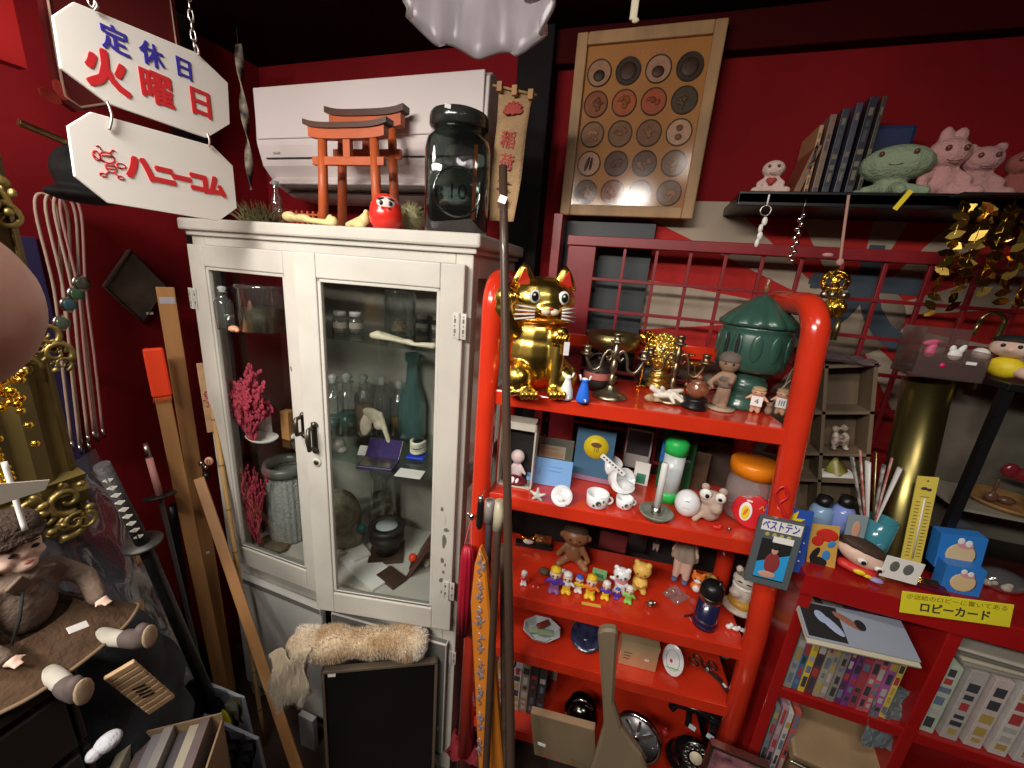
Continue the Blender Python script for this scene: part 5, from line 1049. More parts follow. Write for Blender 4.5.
# jointed doll legs/dress (standing dolls at back)
DRS = mat('faded_doll_dress', (.40, .33, .26), .85, noise=.3, nscale=30)
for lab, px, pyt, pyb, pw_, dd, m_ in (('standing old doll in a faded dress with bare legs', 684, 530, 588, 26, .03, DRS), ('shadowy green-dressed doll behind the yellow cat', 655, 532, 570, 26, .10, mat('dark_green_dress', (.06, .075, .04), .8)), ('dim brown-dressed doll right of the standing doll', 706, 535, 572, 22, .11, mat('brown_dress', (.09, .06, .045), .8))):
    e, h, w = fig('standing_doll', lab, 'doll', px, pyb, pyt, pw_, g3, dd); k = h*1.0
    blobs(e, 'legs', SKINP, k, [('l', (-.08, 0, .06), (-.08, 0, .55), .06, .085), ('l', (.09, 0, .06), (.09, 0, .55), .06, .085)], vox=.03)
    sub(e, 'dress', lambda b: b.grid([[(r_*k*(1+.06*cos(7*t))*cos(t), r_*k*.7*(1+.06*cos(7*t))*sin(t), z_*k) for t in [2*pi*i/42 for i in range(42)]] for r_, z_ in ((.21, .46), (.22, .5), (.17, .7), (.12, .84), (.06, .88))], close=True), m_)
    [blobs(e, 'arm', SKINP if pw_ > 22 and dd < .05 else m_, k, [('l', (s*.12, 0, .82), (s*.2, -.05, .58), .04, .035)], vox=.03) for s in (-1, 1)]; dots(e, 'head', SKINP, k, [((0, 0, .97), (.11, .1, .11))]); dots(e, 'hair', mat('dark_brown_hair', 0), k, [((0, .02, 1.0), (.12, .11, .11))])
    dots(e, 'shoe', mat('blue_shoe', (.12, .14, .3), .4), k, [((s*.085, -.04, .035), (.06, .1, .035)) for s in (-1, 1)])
# gold/orange little figures
e, h, w = fig('orange_fox_figure', 'orange and white fox figure left of the gold one', 'figurine', 697, 597, 571, 12, g3, .02); blobs(e, 'body', CANDY[1], h, [((0, 0, .25), (.25, .2, .25)), ((0, 0, .7), (.28, .22, .2)), ((-.18, 0, .92), (.08, .05, .1)), ((.18, 0, .92), (.08, .05, .1))], vox=.05); dots(e, 'muzzle', WHITE, h, [((0, -.2, .65), (.15, .06, .09)), ((0, -.18, .28), (.15, .05, .16))]); dots(e, 'eye', BLACK, h, [((s*.1, -.21, .75), .03) for s in (-1, 1)])
e, h, w = fig('gold_lion_figure', 'round golden animal figure behind the navy flask', 'figurine', 709, 592, 571, 17, g3, .035); blobs(e, 'body', mat('dull_gold_glaze', (.50, .30, .06), .35), h, [((0, 0, .4), (.45, .4, .4)), ((.2, -.2, .7), (.25, .2, .25))], vox=.05); dots(e, 'eye', BLACK, h, [((.12, -.4, .75), .03), ((.3, -.38, .75), .03)])
# navy capsule flask
NAVY = mat('navy_enamel', (.012, .014, .055), .22, coat=.5)
e, h, w = fig('navy_flask', 'glossy navy flask with a silver band and black ribbed top', 'flask', 709, 629, 578, 24, g3, .014)
sub(e, 'body', lambda b: b.lathe([(0, 0), (w*.52, 0), (w*.54, h*.1), (w*.46, h*.14), (w*.46, h*.6), (0, h*.6)], n=32), NAVY); sub(e, 'band', lambda b: b.lathe([(w*.47, h*.58), (w*.50, h*.6), (w*.50, h*.66), (w*.47, h*.68)], n=32), SILVER); sub(e, 'top', lambda b: b.lathe([(0, h*.94), (w*.3, h*.93), (w*.46, h*.85), (w*.49, h*.72), (w*.47, h*.67), (0, h*.67)], n=32), BLACK); sub(e, 'spout', lambda b: b.lathe([(0, h), (w*.08, h), (w*.1, h*.9)], (w*.25, 0, 0)), BLACK); sub(e, 'foot_ring', lambda b: b.lathe([(w*.46, h*.13), (w*.49, h*.15), (w*.46, h*.17)], n=32), SILVER)
# white striped cat statue
e, h, w = fig('seated_cat_statue', 'white cat statue with grey cap and orange skirt at the right post', 'figurine', 742, 620, 566, 30, g3, .03)
blobs(e, 'body', mat('ivory_statue', (.66, .60, .50), .45), h, [((0, 0, .1), (.3, .26, .1)), ((0, 0, .45), (.2, .17, .28)), ((0, 0, .72), (.22, .19, .15)), ((-.1, -.14, .48), (.12, .1, .1)), ((-.13, 0, .90), (.07, .05, .08)), ((.13, 0, .90), (.07, .05, .08))], vox=.025)
blobs(e, 'skirt', mat('mustard_glaze', (.62, .33, .04), .4), h, [((.02, -.01, .24), (.25, .22, .12))], vox=.04); blobs(e, 'cap', mat('grey_glaze', (.16, .14, .13), .4), h, [((0, .03, .83), (.2, .17, .09))], vox=.04); dots(e, 'eye', BLACK, h, [((s*.07, -.17, .75), (.05, .02, .012)) for s in (-1, 1)]); sub(e, 'collar', lambda b: b.tube([(.17*h*cos(t), .15*h*sin(t), .60*h) for t in [2*pi*i/18 for i in range(18)]], .03*h, 6, closed=True), CER)
# pottery dogs
o = blobs(None, 'white_pebble_animals', CER, .05, [((-.4, 0, .15), (.16, .12, .14)), ((-.3, 0, .3), (.1, .1, .1)), ((-.05, 0, .12), (.2, .13, .12)), ((.3, 0, .1), (.18, .12, .1)), ((.1, 0, .2), (.1, .1, .1))]); tag(o, 'tiny white porcelain animals in a line at the right shelf edge', 'figurine', loc=onz(737, 633, g3)+Vector((0, .008, 0)), rz=.15)
# plastic bag and pencil
PLAS = pane_mat('thin_clear_plastic', (.93, .93, .94), 2.4, .12, (.7, .7, .72), .10)
def crumple(name, label, cat_, c, sx, sy, amp, m, seed, rot=(0, 0, 0), n=22, thick=.0006, fold=1.):
    R = random.Random(seed); W_ = [(R.uniform(-1, 1)*9*fold, R.uniform(-1, 1)*9*fold, R.uniform(0, 6), R.uniform(.4, 1)) for _ in range(7)]
    rows = []
    for j in range(n+1):
        r_ = []
        for i in range(n+1):
            u, v = i/n-.5, j/n-.5; z = sum(a_*abs(sin(k1*u+k2*v+ph_)) for k1, k2, ph_, a_ in W_)/4*amp+R.uniform(-.04, .04)*amp
            r_.append((u*sx, v*sy, z))
        rows.append(r_)
    mz = min(p_[2] for r_ in rows for p_ in r_); rows = [[(x, y, z-mz) for x, y, z in r_] for r_ in rows]
    b = MB(); b.m(m); b.grid(rows, smooth=False); o = b.build(name); md = o.modifiers.new('t', 'SOLIDIFY'); md.thickness = thick
    return tag(o, label, cat_, loc=c, rot=rot)
crumple('plastic_packet', 'clear crumpled plastic packet between yellow cat and navy flask', 'packet', onz(676, 600, g3)+Vector((0, .015, .0)), .05, .06, .012, PLAS, 3, (0, 0, -.7))
e = empty('dark_red_pen', 'dark red pen lying toward the shelf edge with a hanging price tag', 'pen', onz(692, 617, g3)+Vector((0, .004, .003)), .55)
sub(e, 'barrel', lambda b: b.tube([(-.028, 0, 0), (-.02, 0, 0), (.02, 0, 0), (.03, 0, 0)], [.0008, .003, .003, .002], 10), mat('pen_maroon', (.07, .01, .015), .3)); sub(e, 'string', lambda b: b.tube([(-.012, 0, 0), (-.012, -.014, -.002), (-.010, -.016, -.02)], .0004, 4), WHITE); sub(e, 'price_tag', lambda b: b.box((.018, .001, .014), (-.010, -.0165, -.027), (0, .1, -.5)), TAGM)
# boxes at back of shelf 3
card('dark_red_box', 'dark red box standing at the back of the third shelf', 'box', 612, 566, 528, 26, g3, .10, mat('maroon_box', (.12, .012, .015), .4), .05, 0)
card('black_case', 'black case with a small silver label at the back of the third shelf', 'box', 634, 566, 528, 22, g3, .10, BLACK, .05, 0)

# ================================================================ shelf 4
OCT = mat('blue_white_porcelain', (.62, .68, .72), .2, coat=.3)
e, h, w = fig('octagonal_dish', 'octagonal pale porcelain dish holding green tea packets', 'dish', 541, 652, 620, 48, g4, .05)
def octr(r, z): return [(r*cos(pi/8+pi/4*i), r*.8*sin(pi/8+pi/4*i), z) for i in range(8)]
w = .112; sub(e, 'dish', lambda b: b.grid([octr(.001, 0), octr(w*.28, 0), octr(w*.40, .012), octr(w*.52, .030), octr(w*.50, .031), octr(w*.38, .014), octr(w*.25, .004), octr(.001, .004)], close=True, smooth=False), OCT)
for k, (x, y, a, m_) in enumerate(((-.015, 0, .5, mat('pale_green_packet', (.33, .42, .28), .5)), (.012, -.004, .4, mat('pale_green_packet', 0)), (.0, .016, .9, mat('rust_packet', (.32, .07, .04), .5)))):
    b = MB(); b.box((.045, .018, .008), (0, 0, .004), bev=.003); tag(b.build('tea_packet', m_), ['left pale green packet in the octagonal dish', 'right pale green packet in the octagonal dish', 'rust red packet at the back of the octagonal dish'][k], 'packet', loc=e.location+Vector((x, y, .013+.006*k)), rot=(.15, .12, a))
e, h, w = fig('navy_glass_plate', 'navy mottled glass plate tilted on the fourth shelf', 'plate', 586, 655, 628, 52, g4, .04)
sub(e, 'plate', lambda b: b.lathe([(0, 0), (.025, 0), (.047, .008), (.046, .011), (.024, .003), (0, .003)], (0, 0, .022), 36, (.35, -.1, 0)), mat('navy_mottled_glass', (.03, .04, .10), .2, noise=.6, nscale=60, coat=.4)); sub(e, 'foot', lambda b: b.lathe([(0, 0), (.016, 0), (.014, .022), (0, .024)]), mat('navy_mottled_glass', 0))
b = MB(); b.box((.07, .05, .02), (0, 0, .01), bev=.002); tag(b.build('olive_box', mat('olive_card', (.13, .10, .04), .5)), 'flat olive box behind the navy plate', 'box', loc=onz(583, 636, g4)+Vector((0, .02, .0)), rz=.2)
e, h, w = fig('gold_card_box', 'shiny gold cardboard box with dark printed lines', 'box', 638, 669, 633, 36, g4, .022, turn=0)
e.rotation_euler = (0, 0, RA)
sub(e, 'box', lambda b: b.bb(-w*.5, w*.5, -.02, .03, 0, h*.72, .001), mat('gold_card', (.72, .60, .34), .3, .5)); sub(e, 'lid', lambda b: b.bb(-w*.51, w*.51, -.0215, .031, h*.70, h*.86, .001), mat('gold_card', 0)); sub(e, 'printed_lines', lambda b: ([b.bb(-w*.4, -w*.4+.022-.003*k, -.021, -.0203, h*(.45-.1*k), h*(.45-.1*k)+.0018) for k in range(3)]), INK); ptag(e, w*.22, -.0215, h*.35, .012, .006)
e, h, w = fig('oval_locket', 'white oval enamel locket with a floral rim', 'locket', 676, 680, 648, 24, g4, .005); e.rotation_euler = (-.5, -.25, e.rotation_euler.z)
sub(e, 'plate', lambda b: b.ell((0, 0, h*.42), (w*.45, .004, h*.40), n=28), CER); sub(e, 'print', lambda b: (b.m(mat('toy_green', 0)), b.ell((0, -.0036, h*.22), (w*.3, .001, .002)), b.m(CANDY[2]), b.ell((-.004, -.0042, h*.40), (.004, .001, .005)), b.m(INK), b.tube([(w*.28*cos(t), -.0042, h*.42+h*.26*sin(t)) for t in [2*pi*i/20 for i in range(20)]], .0004, 4, closed=True)), None); sub(e, 'ribbon', lambda b: b.box((.005, .002, .014), (.006, 0, h*.90), (0, .4, 0)), YEL)
# spectacles / pliers heap
DT = mat('dull_brown_steel', (.16, .11, .09), .35, .8)
for k, (px, py, a, lab) in enumerate(((705, 672, -.6, 'longer pair of dull steel scissors crossing the shorter pair'), (716, 682, -1.0, 'shorter pair of dull steel scissors near the shelf edge'))):
    e = empty('old_scissors', lab, 'scissors', onz(px, py, g4)+Vector((0, .01, .003+k*.006)), a)
    sub(e, 'blade', lambda b: (b.box((.055, .006, .002), (.02, .004, 0), (0, 0, .10), bev=.0008), b.box((.055, .006, .002), (.02, -.004, .002), (0, 0, -.10), bev=.0008), b.cyl((0, 0, -.002), (0, 0, .005), .0025)), DT)
    for s in (-1, 1): sub(e, 'finger_ring', lambda b: b.tube([(-.028+.013*cos(t), s*.011+.008*sin(t), .001) for t in [2*pi*i/18 for i in range(18)]], .0022, 6, closed=True), DT)
    sub(e, 'price_tag', lambda b: b.box((.012, .007, .0008), (.01+.02*k, 0, .0055)), TAGM)
o = blobs(None, 'grey_slipper', mat('grey_suede', (.12, .09, .09), .8), .09, [((0, 0, .12), (.5, .2, .12)), ((-.25, 0, .2), (.25, .2, .15)), ((.4, 0, .06), (.2, .12, .05))]); tag(o, 'grey slipper-shaped case at the back right of the fourth shelf', 'case', loc=onz(712, 664, g4)+Vector((0, .05, 0)), rz=-.3)

# ================================================================ shelf 5
VC = [(.10, .10, .10), (.42, .20, .10), (.40, .34, .38), (.50, .47, .50), (.28, .22, .14), (.05, .05, .05), (.05, .045, .04)]
def spine_book(name, label, cat_, p, w_, d_, h_, col, rz, group, lean=0., bands=3, seed=0):
    plain = seed is None; R = random.Random(seed or 1); m_ = mat('spine_%02d%02d%02d' % tuple(int(c*99) for c in col), col, .35, noise=.15, nscale=40)
    e = empty(name, label, cat_, p, rz, group); e.rotation_euler = (0, lean, rz)
    sub(e, 'case', lambda b: b.bb(0, w_, 0, d_, 0, h_, .0008), m_)
    def pb(b):
        z = h_*.08
        while z < h_*.9:
            hh2 = h_*R.uniform(.05, .16); b.m(mat('spine_print_%d' % 0, (0, 0, 0)) if 0 else PRN[R.choice((0, 1, 1, 2, 3, 4) if not plain else (1, 5))]); x0 = w_*R.uniform(.12, .3); b.bb(x0, w_-x0, -.0005, 0.0002, z, z+hh2); z += hh2+h_*R.uniform(.03, .08)
    sub(e, 'spine_print', pb, None); return e
PRN = [mat('spine_print_%d' % k, c_, .45) for k, c_ in enumerate([(.42, .40, .38), (.05, .05, .06), (.38, .05, .05), (.42, .30, .08), (.14, .17, .26), (.14, .12, .08)])]
x = 0.035
for i, c_ in enumerate(VC):
    w_ = .025 if i < 5 else .024
    lab = ['black video case at the left end of the bottom rack shelf', 'orange-brown video case next to the black one', 'mauve-grey video case, third on the bottom rack shelf', 'pale grey video case, fourth on the bottom rack shelf', 'tan and green video case before the dark gap', 'first dark video case behind the steel helmet', 'second dark video case behind the steel helmet'][i]
    spine_book('video_case', lab, 'video case', rk(x+i*.0265, .05, g5), w_, .10, .175 if i != 3 else .165, c_, RA, 'video cases on the bottom rack shelf', 0, seed=i)
e = empty('biscuit_tin_lid', 'red and white tin lid at the left edge of the bottom rack shelf', 'tin lid', rk(.03, .012, g5), RA); sub(e, 'lid', lambda b: b.box((.06, .004, .045), (.0, 0, .0225), (-.1, .1, 0), bev=.002), CANDY[2]); sub(e, 'white_rim', lambda b: b.tube([(-.022, -.004, .008), (.022, -.004, .010), (.022, -.008, .038), (-.022, -.008, .036)], .0015, 5, closed=True), WHITE)
# dark steel helmet/pot
e, h, w = fig('steel_kettle', 'dark polished steel pot with a curled handle', 'pot', 582, 730, 694, 34, g5, .06)
e.location = Vector((at(582, 710, .93).x, .93, g5)); zc = at(582, 712, .93).z-g5
sub(e, 'body', lambda b: b.lathe([(0, 0), (.028, 0), (.046, zc*.6), (.048, zc), (.040, zc+.03), (.02, zc+.045), (0, zc+.048)], n=32), mat('dark_polished_steel', (.12, .12, .11), .14, 1.)); sub(e, 'handle', lambda b: b.tube(arc((0, -.01, zc+.03), .03, .2, pi-.2, 12), .0035, 7), CHROME); sub(e, 'rim', lambda b: b.lathe([(.048, zc-.003), (.051, zc), (.048, zc+.003)], n=32), CHROME); ptag(e, .0, -.050, zc-.018, .012, .006)
b = MB(); b.bb(-.04, .04, -.02, .03, 0, .10, .002); tag(b.build('cream_card_box', mat('cream_card', 0)), 'cream cardboard box behind the steel pot', 'box', loc=rk(.265, .03, g5), rz=RA)
bpy.data.objects['cream_card_box'].location = rk(.21, .20, g5)
# chrome hub cap
q = at(637, 737, .90); e = empty('chrome_hub_cap', 'round chrome hub cap standing on its edge', 'hub cap', (q.x, .90, q.z), 0); e.rotation_euler = (radians(78), 0, -.25)
r = .066
sub(e, 'rim', lambda b: b.lathe([(r*.86, .0), (r, -.004), (r, .006), (r*.93, .010), (r*.84, .004)], n=48), CHROME); sub(e, 'disc', lambda b: b.lathe([(0, .002), (r*.86, .002), (r*.86, 0), (0, 0)], n=40), mat('grey_disc', (.30, .30, .31), .35, .6))
for k in range(8): sub(e, 'spoke', lambda b: b.box((r*.5, .007, .004), (r*.52*cos(k*pi/4), r*.52*sin(k*pi/4), .005), (0, 0, k*pi/4), bev=.001), CHROME)
sub(e, 'centre_cap', lambda b: b.lathe([(0, .012), (r*.12, .011), (r*.18, .004), (0, .002)]), CHROME)
# rotary telephone
PH = mat('black_bakelite', (.008, .008, .009), .14, coat=.5)
q = at(697, 748, .93); e = empty('rotary_telephone', 'black rotary telephone with a cream dial centre', 'telephone', (q.x, .95, g5), -.15)
zc = q.z-g5+.01
blobs(e, 'body', PH, .14, [((0, .02, .25), (.5, .4, .25)), ((0, -.05, .5), (.4, .33, .35), (.5, 0, 0))], vox=.03)
def dl_(z_): return Matrix.Translation((0, -.052, zc)) @ RX(radians(70))
sub(e, 'dial_plate', lambda b: (setattr(b, 'T', dl_(0)), b.lathe([(0, .006), (.036, .006), (.040, .0), (0, -.01)], n=40)), PH)
sub(e, 'dial_holes', lambda b: (setattr(b, 'T', dl_(0)), [b.lathe([(.0045, .0065), (.0045, .008), (.006, .008), (.006, .0065)], (.027*cos(t), .027*sin(t), 0), 12) for t in [.6+k*.52 for k in range(10)]]), SILVER)
sub(e, 'dial_centre', lambda b: (setattr(b, 'T', dl_(0)), b.lathe([(0, .010), (.014, .0095), (.016, .006)], n=28)), mat('cream_dial_card', (.62, .55, .40), .5))
[sub(e, 'cradle_prong', lambda b: b.bb(s*.03-.008, s*.03+.008, -.01, .02, zc+.03, zc+.055, .003), PH) for s in (-1, 1)]
sub(e, 'handset', lambda b: b.tube(curve_pts([(-.075, .02, zc+.035), (-.06, .02, zc+.06), (0, .02, zc+.07), (.06, .02, zc+.06), (.075, .02, zc+.035)]), .011, 10), PH)
[sub(e, 'paper_note', lambda b: b.box((.017, .001, .012), (q_, -.03, zc+.062), (-.3, .2, 0)), mat('pale_blue_note', (.45, .55, .62), .5)) for q_ in (-.022, .022)]
o = blobs(None, 'red_rubber_bulb', mat('dark_red_rubber', (.35, .02, .02), .4), .035, [((0, 0, .4), (.35, .3, .4)), ((0, 0, .8), (.12, .12, .2))]); q = at(666, 728, .95); tag(o, 'dark red rubber bulb between hub cap and telephone', 'rubber bulb', loc=(q.x, .95, g5+.09))
boxed_later = 1
# dark fabrics at rack foot
crumple('crimson_cloth', 'crumpled crimson cloth on the floor level left of the rack', 'cloth', (-.31, .93, .06), .16, .2, .12, mat('crimson_cloth', (.22, .012, .02), .8, noise=.3, nscale=20), 11, (0, 0, 0))
# ================================================================ on the dark red bookcase
gb = BZ[0]+.001; BKM = mat('blue_sleeve', (.03, .09, .42), .35)
# partition crate leaning
OW = mat('grey_brown_old_wood', (.17, .12, .075), .7, noise=.4, nscale=14, stretch=(1, 1, .2))
cp = at(800, 505, 1.10); cp = Vector((.452, 1.085, gb)); e = empty('partition_crate', 'grey-brown wooden partition crate leaning behind the right rack post', 'crate', cp); e.rotation_euler = (0, -.19, 0)
CWd, CHt, CDp = .145, .43, .065
sub(e, 'side_board', lambda b: b.bb(0, .008, 0, CDp, .0, CHt), OW); sub(e, 'side_board', lambda b: b.bb(CWd-.008, CWd, 0, CDp, .028, CHt), OW); sub(e, 'back_board', lambda b: b.bb(0, CWd, CDp-.004, CDp, .03, CHt), OW); sub(e, 'upright_divider', lambda b: b.bb(.045, .052, 0, CDp-.004, .03, CHt), OW)
for z in (.03, .135, .205, .31, CHt-.008): sub(e, 'cross_board', lambda b: b.bb(0, CWd, 0, CDp-.004, z, z+.007), OW)
def incrate(x, z): return (Matrix.Translation(cp) @ RY(-.19) @ Vector((x, .022, z)))
o = blobs(None, 'huddled_figures', mat('glazed_pottery', (.50, .42, .36), .35, noise=.5, nscale=70, col2=(.12, .07, .06)), .07, [((-.12, 0, .35), (.15, .14, .3)), ((.14, 0, .35), (.15, .14, .28)), ((-.14, 0, .75), (.11, .11, .12)), ((.12, -.02, .8), (.12, .11, .13)), ((-.2, -.08, .06), (.09, .12, .06)), ((.16, -.08, .06), (.09, .12, .06)), ((0, -.12, .5), (.1, .07, .08))], vox=.03)
tag(o, 'glazed pottery pair of hugging figures in the crate compartment', 'figurine', loc=incrate(.092, .214), rz=0, rot=(0, -.19, 0))
e = empty('pyramid_ornament', 'yellowish pyramid on a white slab in the crate', 'ornament', incrate(.09, .143)); e.rotation_euler = (0, -.19, 0)
sub(e, 'slab', lambda b: b.bb(-.033, .033, -.012, .02, 0, .010, .001), PAPER); sub(e, 'pyramid', lambda b: b.lathe([(.026, .010), (.001, .055)], (0, .004, 0), 4), mat('dull_yellow_glass', (.30, .27, .06), .3, noise=.3, nscale=30))
crumple('wrapped_packet', 'flat dark packet in clear wrap lying on top of the crate', 'packet', incrate(.075, CHt+.001), .14, .06, .03, mat('smoky_wrap', (.10, .07, .08), .12, coat=.6), 17, (0, .05, 0), n=14)
# blue bottles
for px, lab, c_ in ((812, 'left pale blue bottle with a black pump top', (.22, .36, .55)), (834, 'right lavender-blue bottle with a black pump top', (.20, .27, .62))):
    q = at(px, 540, 1.03); zt2 = at(px, 494, 1.03).z; h = zt2-gb; r = .024
    e = empty('pump_bottle', lab, 'bottle', (q.x, 1.03, gb), 0, 'blue bottles before the crate')
    sub(e, 'body', lambda b: b.lathe([(0, 0), (r, 0), (r, h*.72), (r*.8, h*.80), (r*.4, h*.84), (0, h*.84)]), mat('bottle_%d' % px, c_, .25, coat=.3)); sub(e, 'cap', lambda b: b.lathe([(0, h), (r*.62, h), (r*.66, h*.86), (r*.4, h*.8), (0, h*.8)]), BLACK)
def slab(name, label, cat_, quad, Y0, thick, m, z=None, group=None, pr_=None, lean=None):
    """flat upright thing whose four corners are seen at quad (tl, tr, br, bl), standing at depth Y0"""
    P = [at(x, y, Y0) for x, y in quad]; c = (P[2]+P[3])/2; dz = 0
    xdir = ((P[1]-P[0])+(P[2]-P[3])); zdir = (P[0]-P[3])+(P[1]-P[2]); w = xdir.length/2; h = zdir.length/2
    M_ = frame_from(c, xdir, zdir); zo = M_.col[2].to_3d(); xn = M_.col[0].to_3d(); sk = atan2(zdir.dot(xn), zdir.dot(zo)); M_ = M_ @ RY(sk*.55); e = empty(name, label, cat_, M_.translation, group=group); e.rotation_euler = M_.to_euler()
    sub(e, 'panel', lambda b: b.bb(-w/2, w/2, 0, thick, 0, h, .0006), m); return e, w, h
CARD = mat('printed_card_ochre', (.62, .36, .08), .5)
e, w, h = slab('cartoon_card', 'colourful card with orange, red and black printed shapes', 'card', [(806, 522), (838, 528), (832, 579), (806, 575)], .95, .002, CARD)
def blot(e, m, L, name='print'): sub(e, name, lambda b: [b.ell((x*w, -.0008-.0004*k, z*h), (rx*w, .0006, rz*h), (0, t, 0), n=12) for k, (x, z, rx, rz, t) in enumerate(L)], m)
blot(e, mat('print_red', (.6, .03, .02), .5), [(.1, .82, .38, .12, .3), (-.2, .7, .2, .1, 0)]); blot(e, BLKM, [(-.1, .3, .3, .1, .2), (-.25, .45, .12, .14, .4), (.05, .17, .25, .08, 0)]); blot(e, mat('print_blue', (.04, .25, .6), .5), [(.14, .44, .14, .10, 0), (.28, .66, .12, .07, .5)])
e, w, h = slab('blue_picture_sleeve', 'dark blue sleeve with a yellow starburst behind the cassette', 'sleeve', [(762, 504), (806, 513), (803, 576), (757, 563)], .93, .006, BKM)
sub(e, 'starburst', lambda b: b.prism([(w*.0+(.36 if i % 2 else .19)*w*cos(pi*i/9), h*.80+(.22 if i % 2 else .11)*h*sin(pi*i/9)) for i in range(18)], .001, T(0, -.001, 0)), YEL); dots(e, 'white_spot', PAPER, 1, [((w*x, -.0012, h*z), (.002, .0006, .002)) for x, z in ((.35, .35), (.4, .5), (.36, .2), (.3, .62), (-.3, .85), (-.4, .6))])
sub(e, 'pink_strip', lambda b: b.bb(w*.08, w*.22, -.001, 0, .0, h*.45), mat('print_pink', (.65, .3, .35), .5))
e, w, h = slab('cassette_case', 'grey cassette case with a white titled band and performer photo', 'cassette', [(754, 513), (797, 525), (787, 593), (744, 578)], .885, .010, mat('smoky_grey_case', (.10, .12, .13), .2, coat=.5))
sub(e, 'title_band', lambda b: b.bb(-w*.42, w*.46, -.0012, 0, h*.82, h*.97), PAPER)
sub(e, 'title', lambda b: b.text('ベストテン', h*.15, T(.0, -.0016, h*.895), .0006, fit_w=w*.8, bold=.0004), INKB); sub(e, 'small_print_row', lambda b: [b.ell((-w*.25+k*w*.16, -.0008, h*.765), (w*.055, .0006, h*.03), n=10) for k in range(4)], mat('print_olive_gold', (.45, .36, .08), .5)); sub(e, 'price_tag', lambda b: b.box((w*.45, .0008, h*.085), (w*.12, -.0022, h*.715)), TAGM)
sub(e, 'photo_background', lambda b: (b.m(BLKM), b.bb(-w*.34, w*.34, -.001, 0, h*.10, h*.70), b.m(mat('print_sky_blue', (.03, .35, .75), .4)), b.prism([(-w*.34, h*.12), (w*.34, h*.12), (w*.34, h*.52), (-w*.34, h*.34)], .0006, T(0, -.0012, 0))), None)
sub(e, 'performer', lambda b: (b.m(mat('print_skin', (.6, .33, .24), .5)), b.ell((0, -.0022, h*.55), (w*.075, .0006, h*.055)), b.ell((-w*.05, -.0022, h*.18), (w*.2, .0006, h*.05)), b.m(mat('print_maroon', (.28, .04, .04), .5)), b.ell((0, -.0019, h*.36), (w*.17, .0006, h*.16)), b.m(BLKM), b.ell((0, -.003, h*.60), (w*.10, .0006, h*.035))), None)
o = MB(); o.tube(curve_pts([(0, 0, 0), (.012, 0, .02), (.0, 0, .04), (-.012, 0, .02), (0, 0, 0), (.014, -.002, -.02), (.022, 0, -.035)]), .0028, 7); tag(o.build('red_key_strap', mat('glossy_red_strap', (.6, .02, .03), .3)), 'glossy red looped strap hanging above the cassette case', 'strap', loc=at(779, 503, .905))
e, w, h = slab('boxed_picture', 'clear-cased pink floral picture in front of the telephone', 'picture', [(714, 745), (766, 768), (753, 806), (700, 783)], .82, .012, mat('pink_floral_print', (.50, .2, .22), .4, col2=(.07, .03, .05), nscale=26))
sub(e, 'clear_case', lambda b: (b.bb(-w*.52, w*.52, -.004, .014, h*.97, h*1.03), b.bb(-w*.56, -w*.50, -.004, .014, 0, h*1.03)), SILVER); sub(e, 'support', lambda b: b.bb(-w*.3, w*.3, .003, .010, -.5, 0), BLKM)
# doll head lying
e = empty('painted_doll', 'painted doll with large head and red kimono lying on the red shelf', 'doll', onz(862, 580, gb)+Vector((0, .03, 0)), -.25)
k = .1; e.location.x += .0
blobs(e, 'head', SKINP, k, [((0, 0, .42), (.46, .28, .24), (0, .25, 0)), ((-.40, -.02, .50), (.12, .08, .10)), ((.44, -.02, .32), (.1, .08, .1))], vox=.03); blobs(e, 'hair', mat('dark_brown_hair', 0), k, [((-.0, .05, .60), (.46, .27, .16), (0, .25, 0)), ((-.3, .08, .5), (.2, .2, .16))], vox=.03)
dots(e, 'eye', WHITE, k, [((-.02, -.27, .42), (.10, .05, .07)), ((.28, -.23, .34), (.09, .05, .06))]); dots(e, 'pupil', BLACK, k, [((0, -.315, .41), (.045, .02, .05)), ((.29, -.275, .33), (.04, .02, .045))]); blobs(e, 'kimono', mat('red_kimono', (.62, .03, .025), .5), k, [((.02, -.05, .12), (.36, .22, .12)), ((-.25, -.05, .13), (.14, .14, .11))], vox=.035); dots(e, 'sash', YEL, k, [((.0, -.26, .14), (.12, .04, .06)), ((.14, -.24, .10), (.1, .04, .04))]); dots(e, 'foot', mat('print_lilac', (.35, .3, .6), .5), k, [((.3, -.2, .06), (.14, .08, .06))])
e, w, h = slab('photo_card', 'white card with two grey portraits lying against the thermometer', 'card', [(886, 553), (921, 566), (916, 587), (879, 574)], .93, .002, PAPER); blot(e, mat('grey_portrait', (.12, .13, .12), .6), [(-.22, .6, .12, .25, 0), (.14, .6, .13, .25, 0)])
e, w, h = slab('wall_thermometer', 'tall yellow thermometer plate with tick marks', 'thermometer', [(910, 475), (930, 478), (920, 570), (899, 566)], .99, .003, mat('thermometer_yellow', (.72, .58, .10), .45))
def therm(b):
    for i in range(17): b.bb(-w*.36, -w*.16, -.0008, 0, h*(.14+.037*i), h*(.143+.037*i)+.0005); b.bb(w*.16, w*.36, -.0008, 0, h*(.14+.037*i), h*(.143+.037*i)+.0005)
    b.ell((0, -.001, h*.96), (w*.05, .0006, w*.05)); b.ell((0, -.001, h*.06), (w*.35, .0006, h*.022)); b.ell((-w*.1, -.001, h*.88), (w*.16, .0006, h*.016)); b.ell((w*.14, -.001, h*.87), (w*.12, .0006, h*.015)); b.bb(-w*.2, w*.2, -.0008, 0, h*.79, h*.794)
sub(e, 'tick_marks', therm, INK); sub(e, 'glass_tube', lambda b: b.cyl((0, -.002, h*.12), (0, -.002, h*.78), .0016, n=8), PAPER)
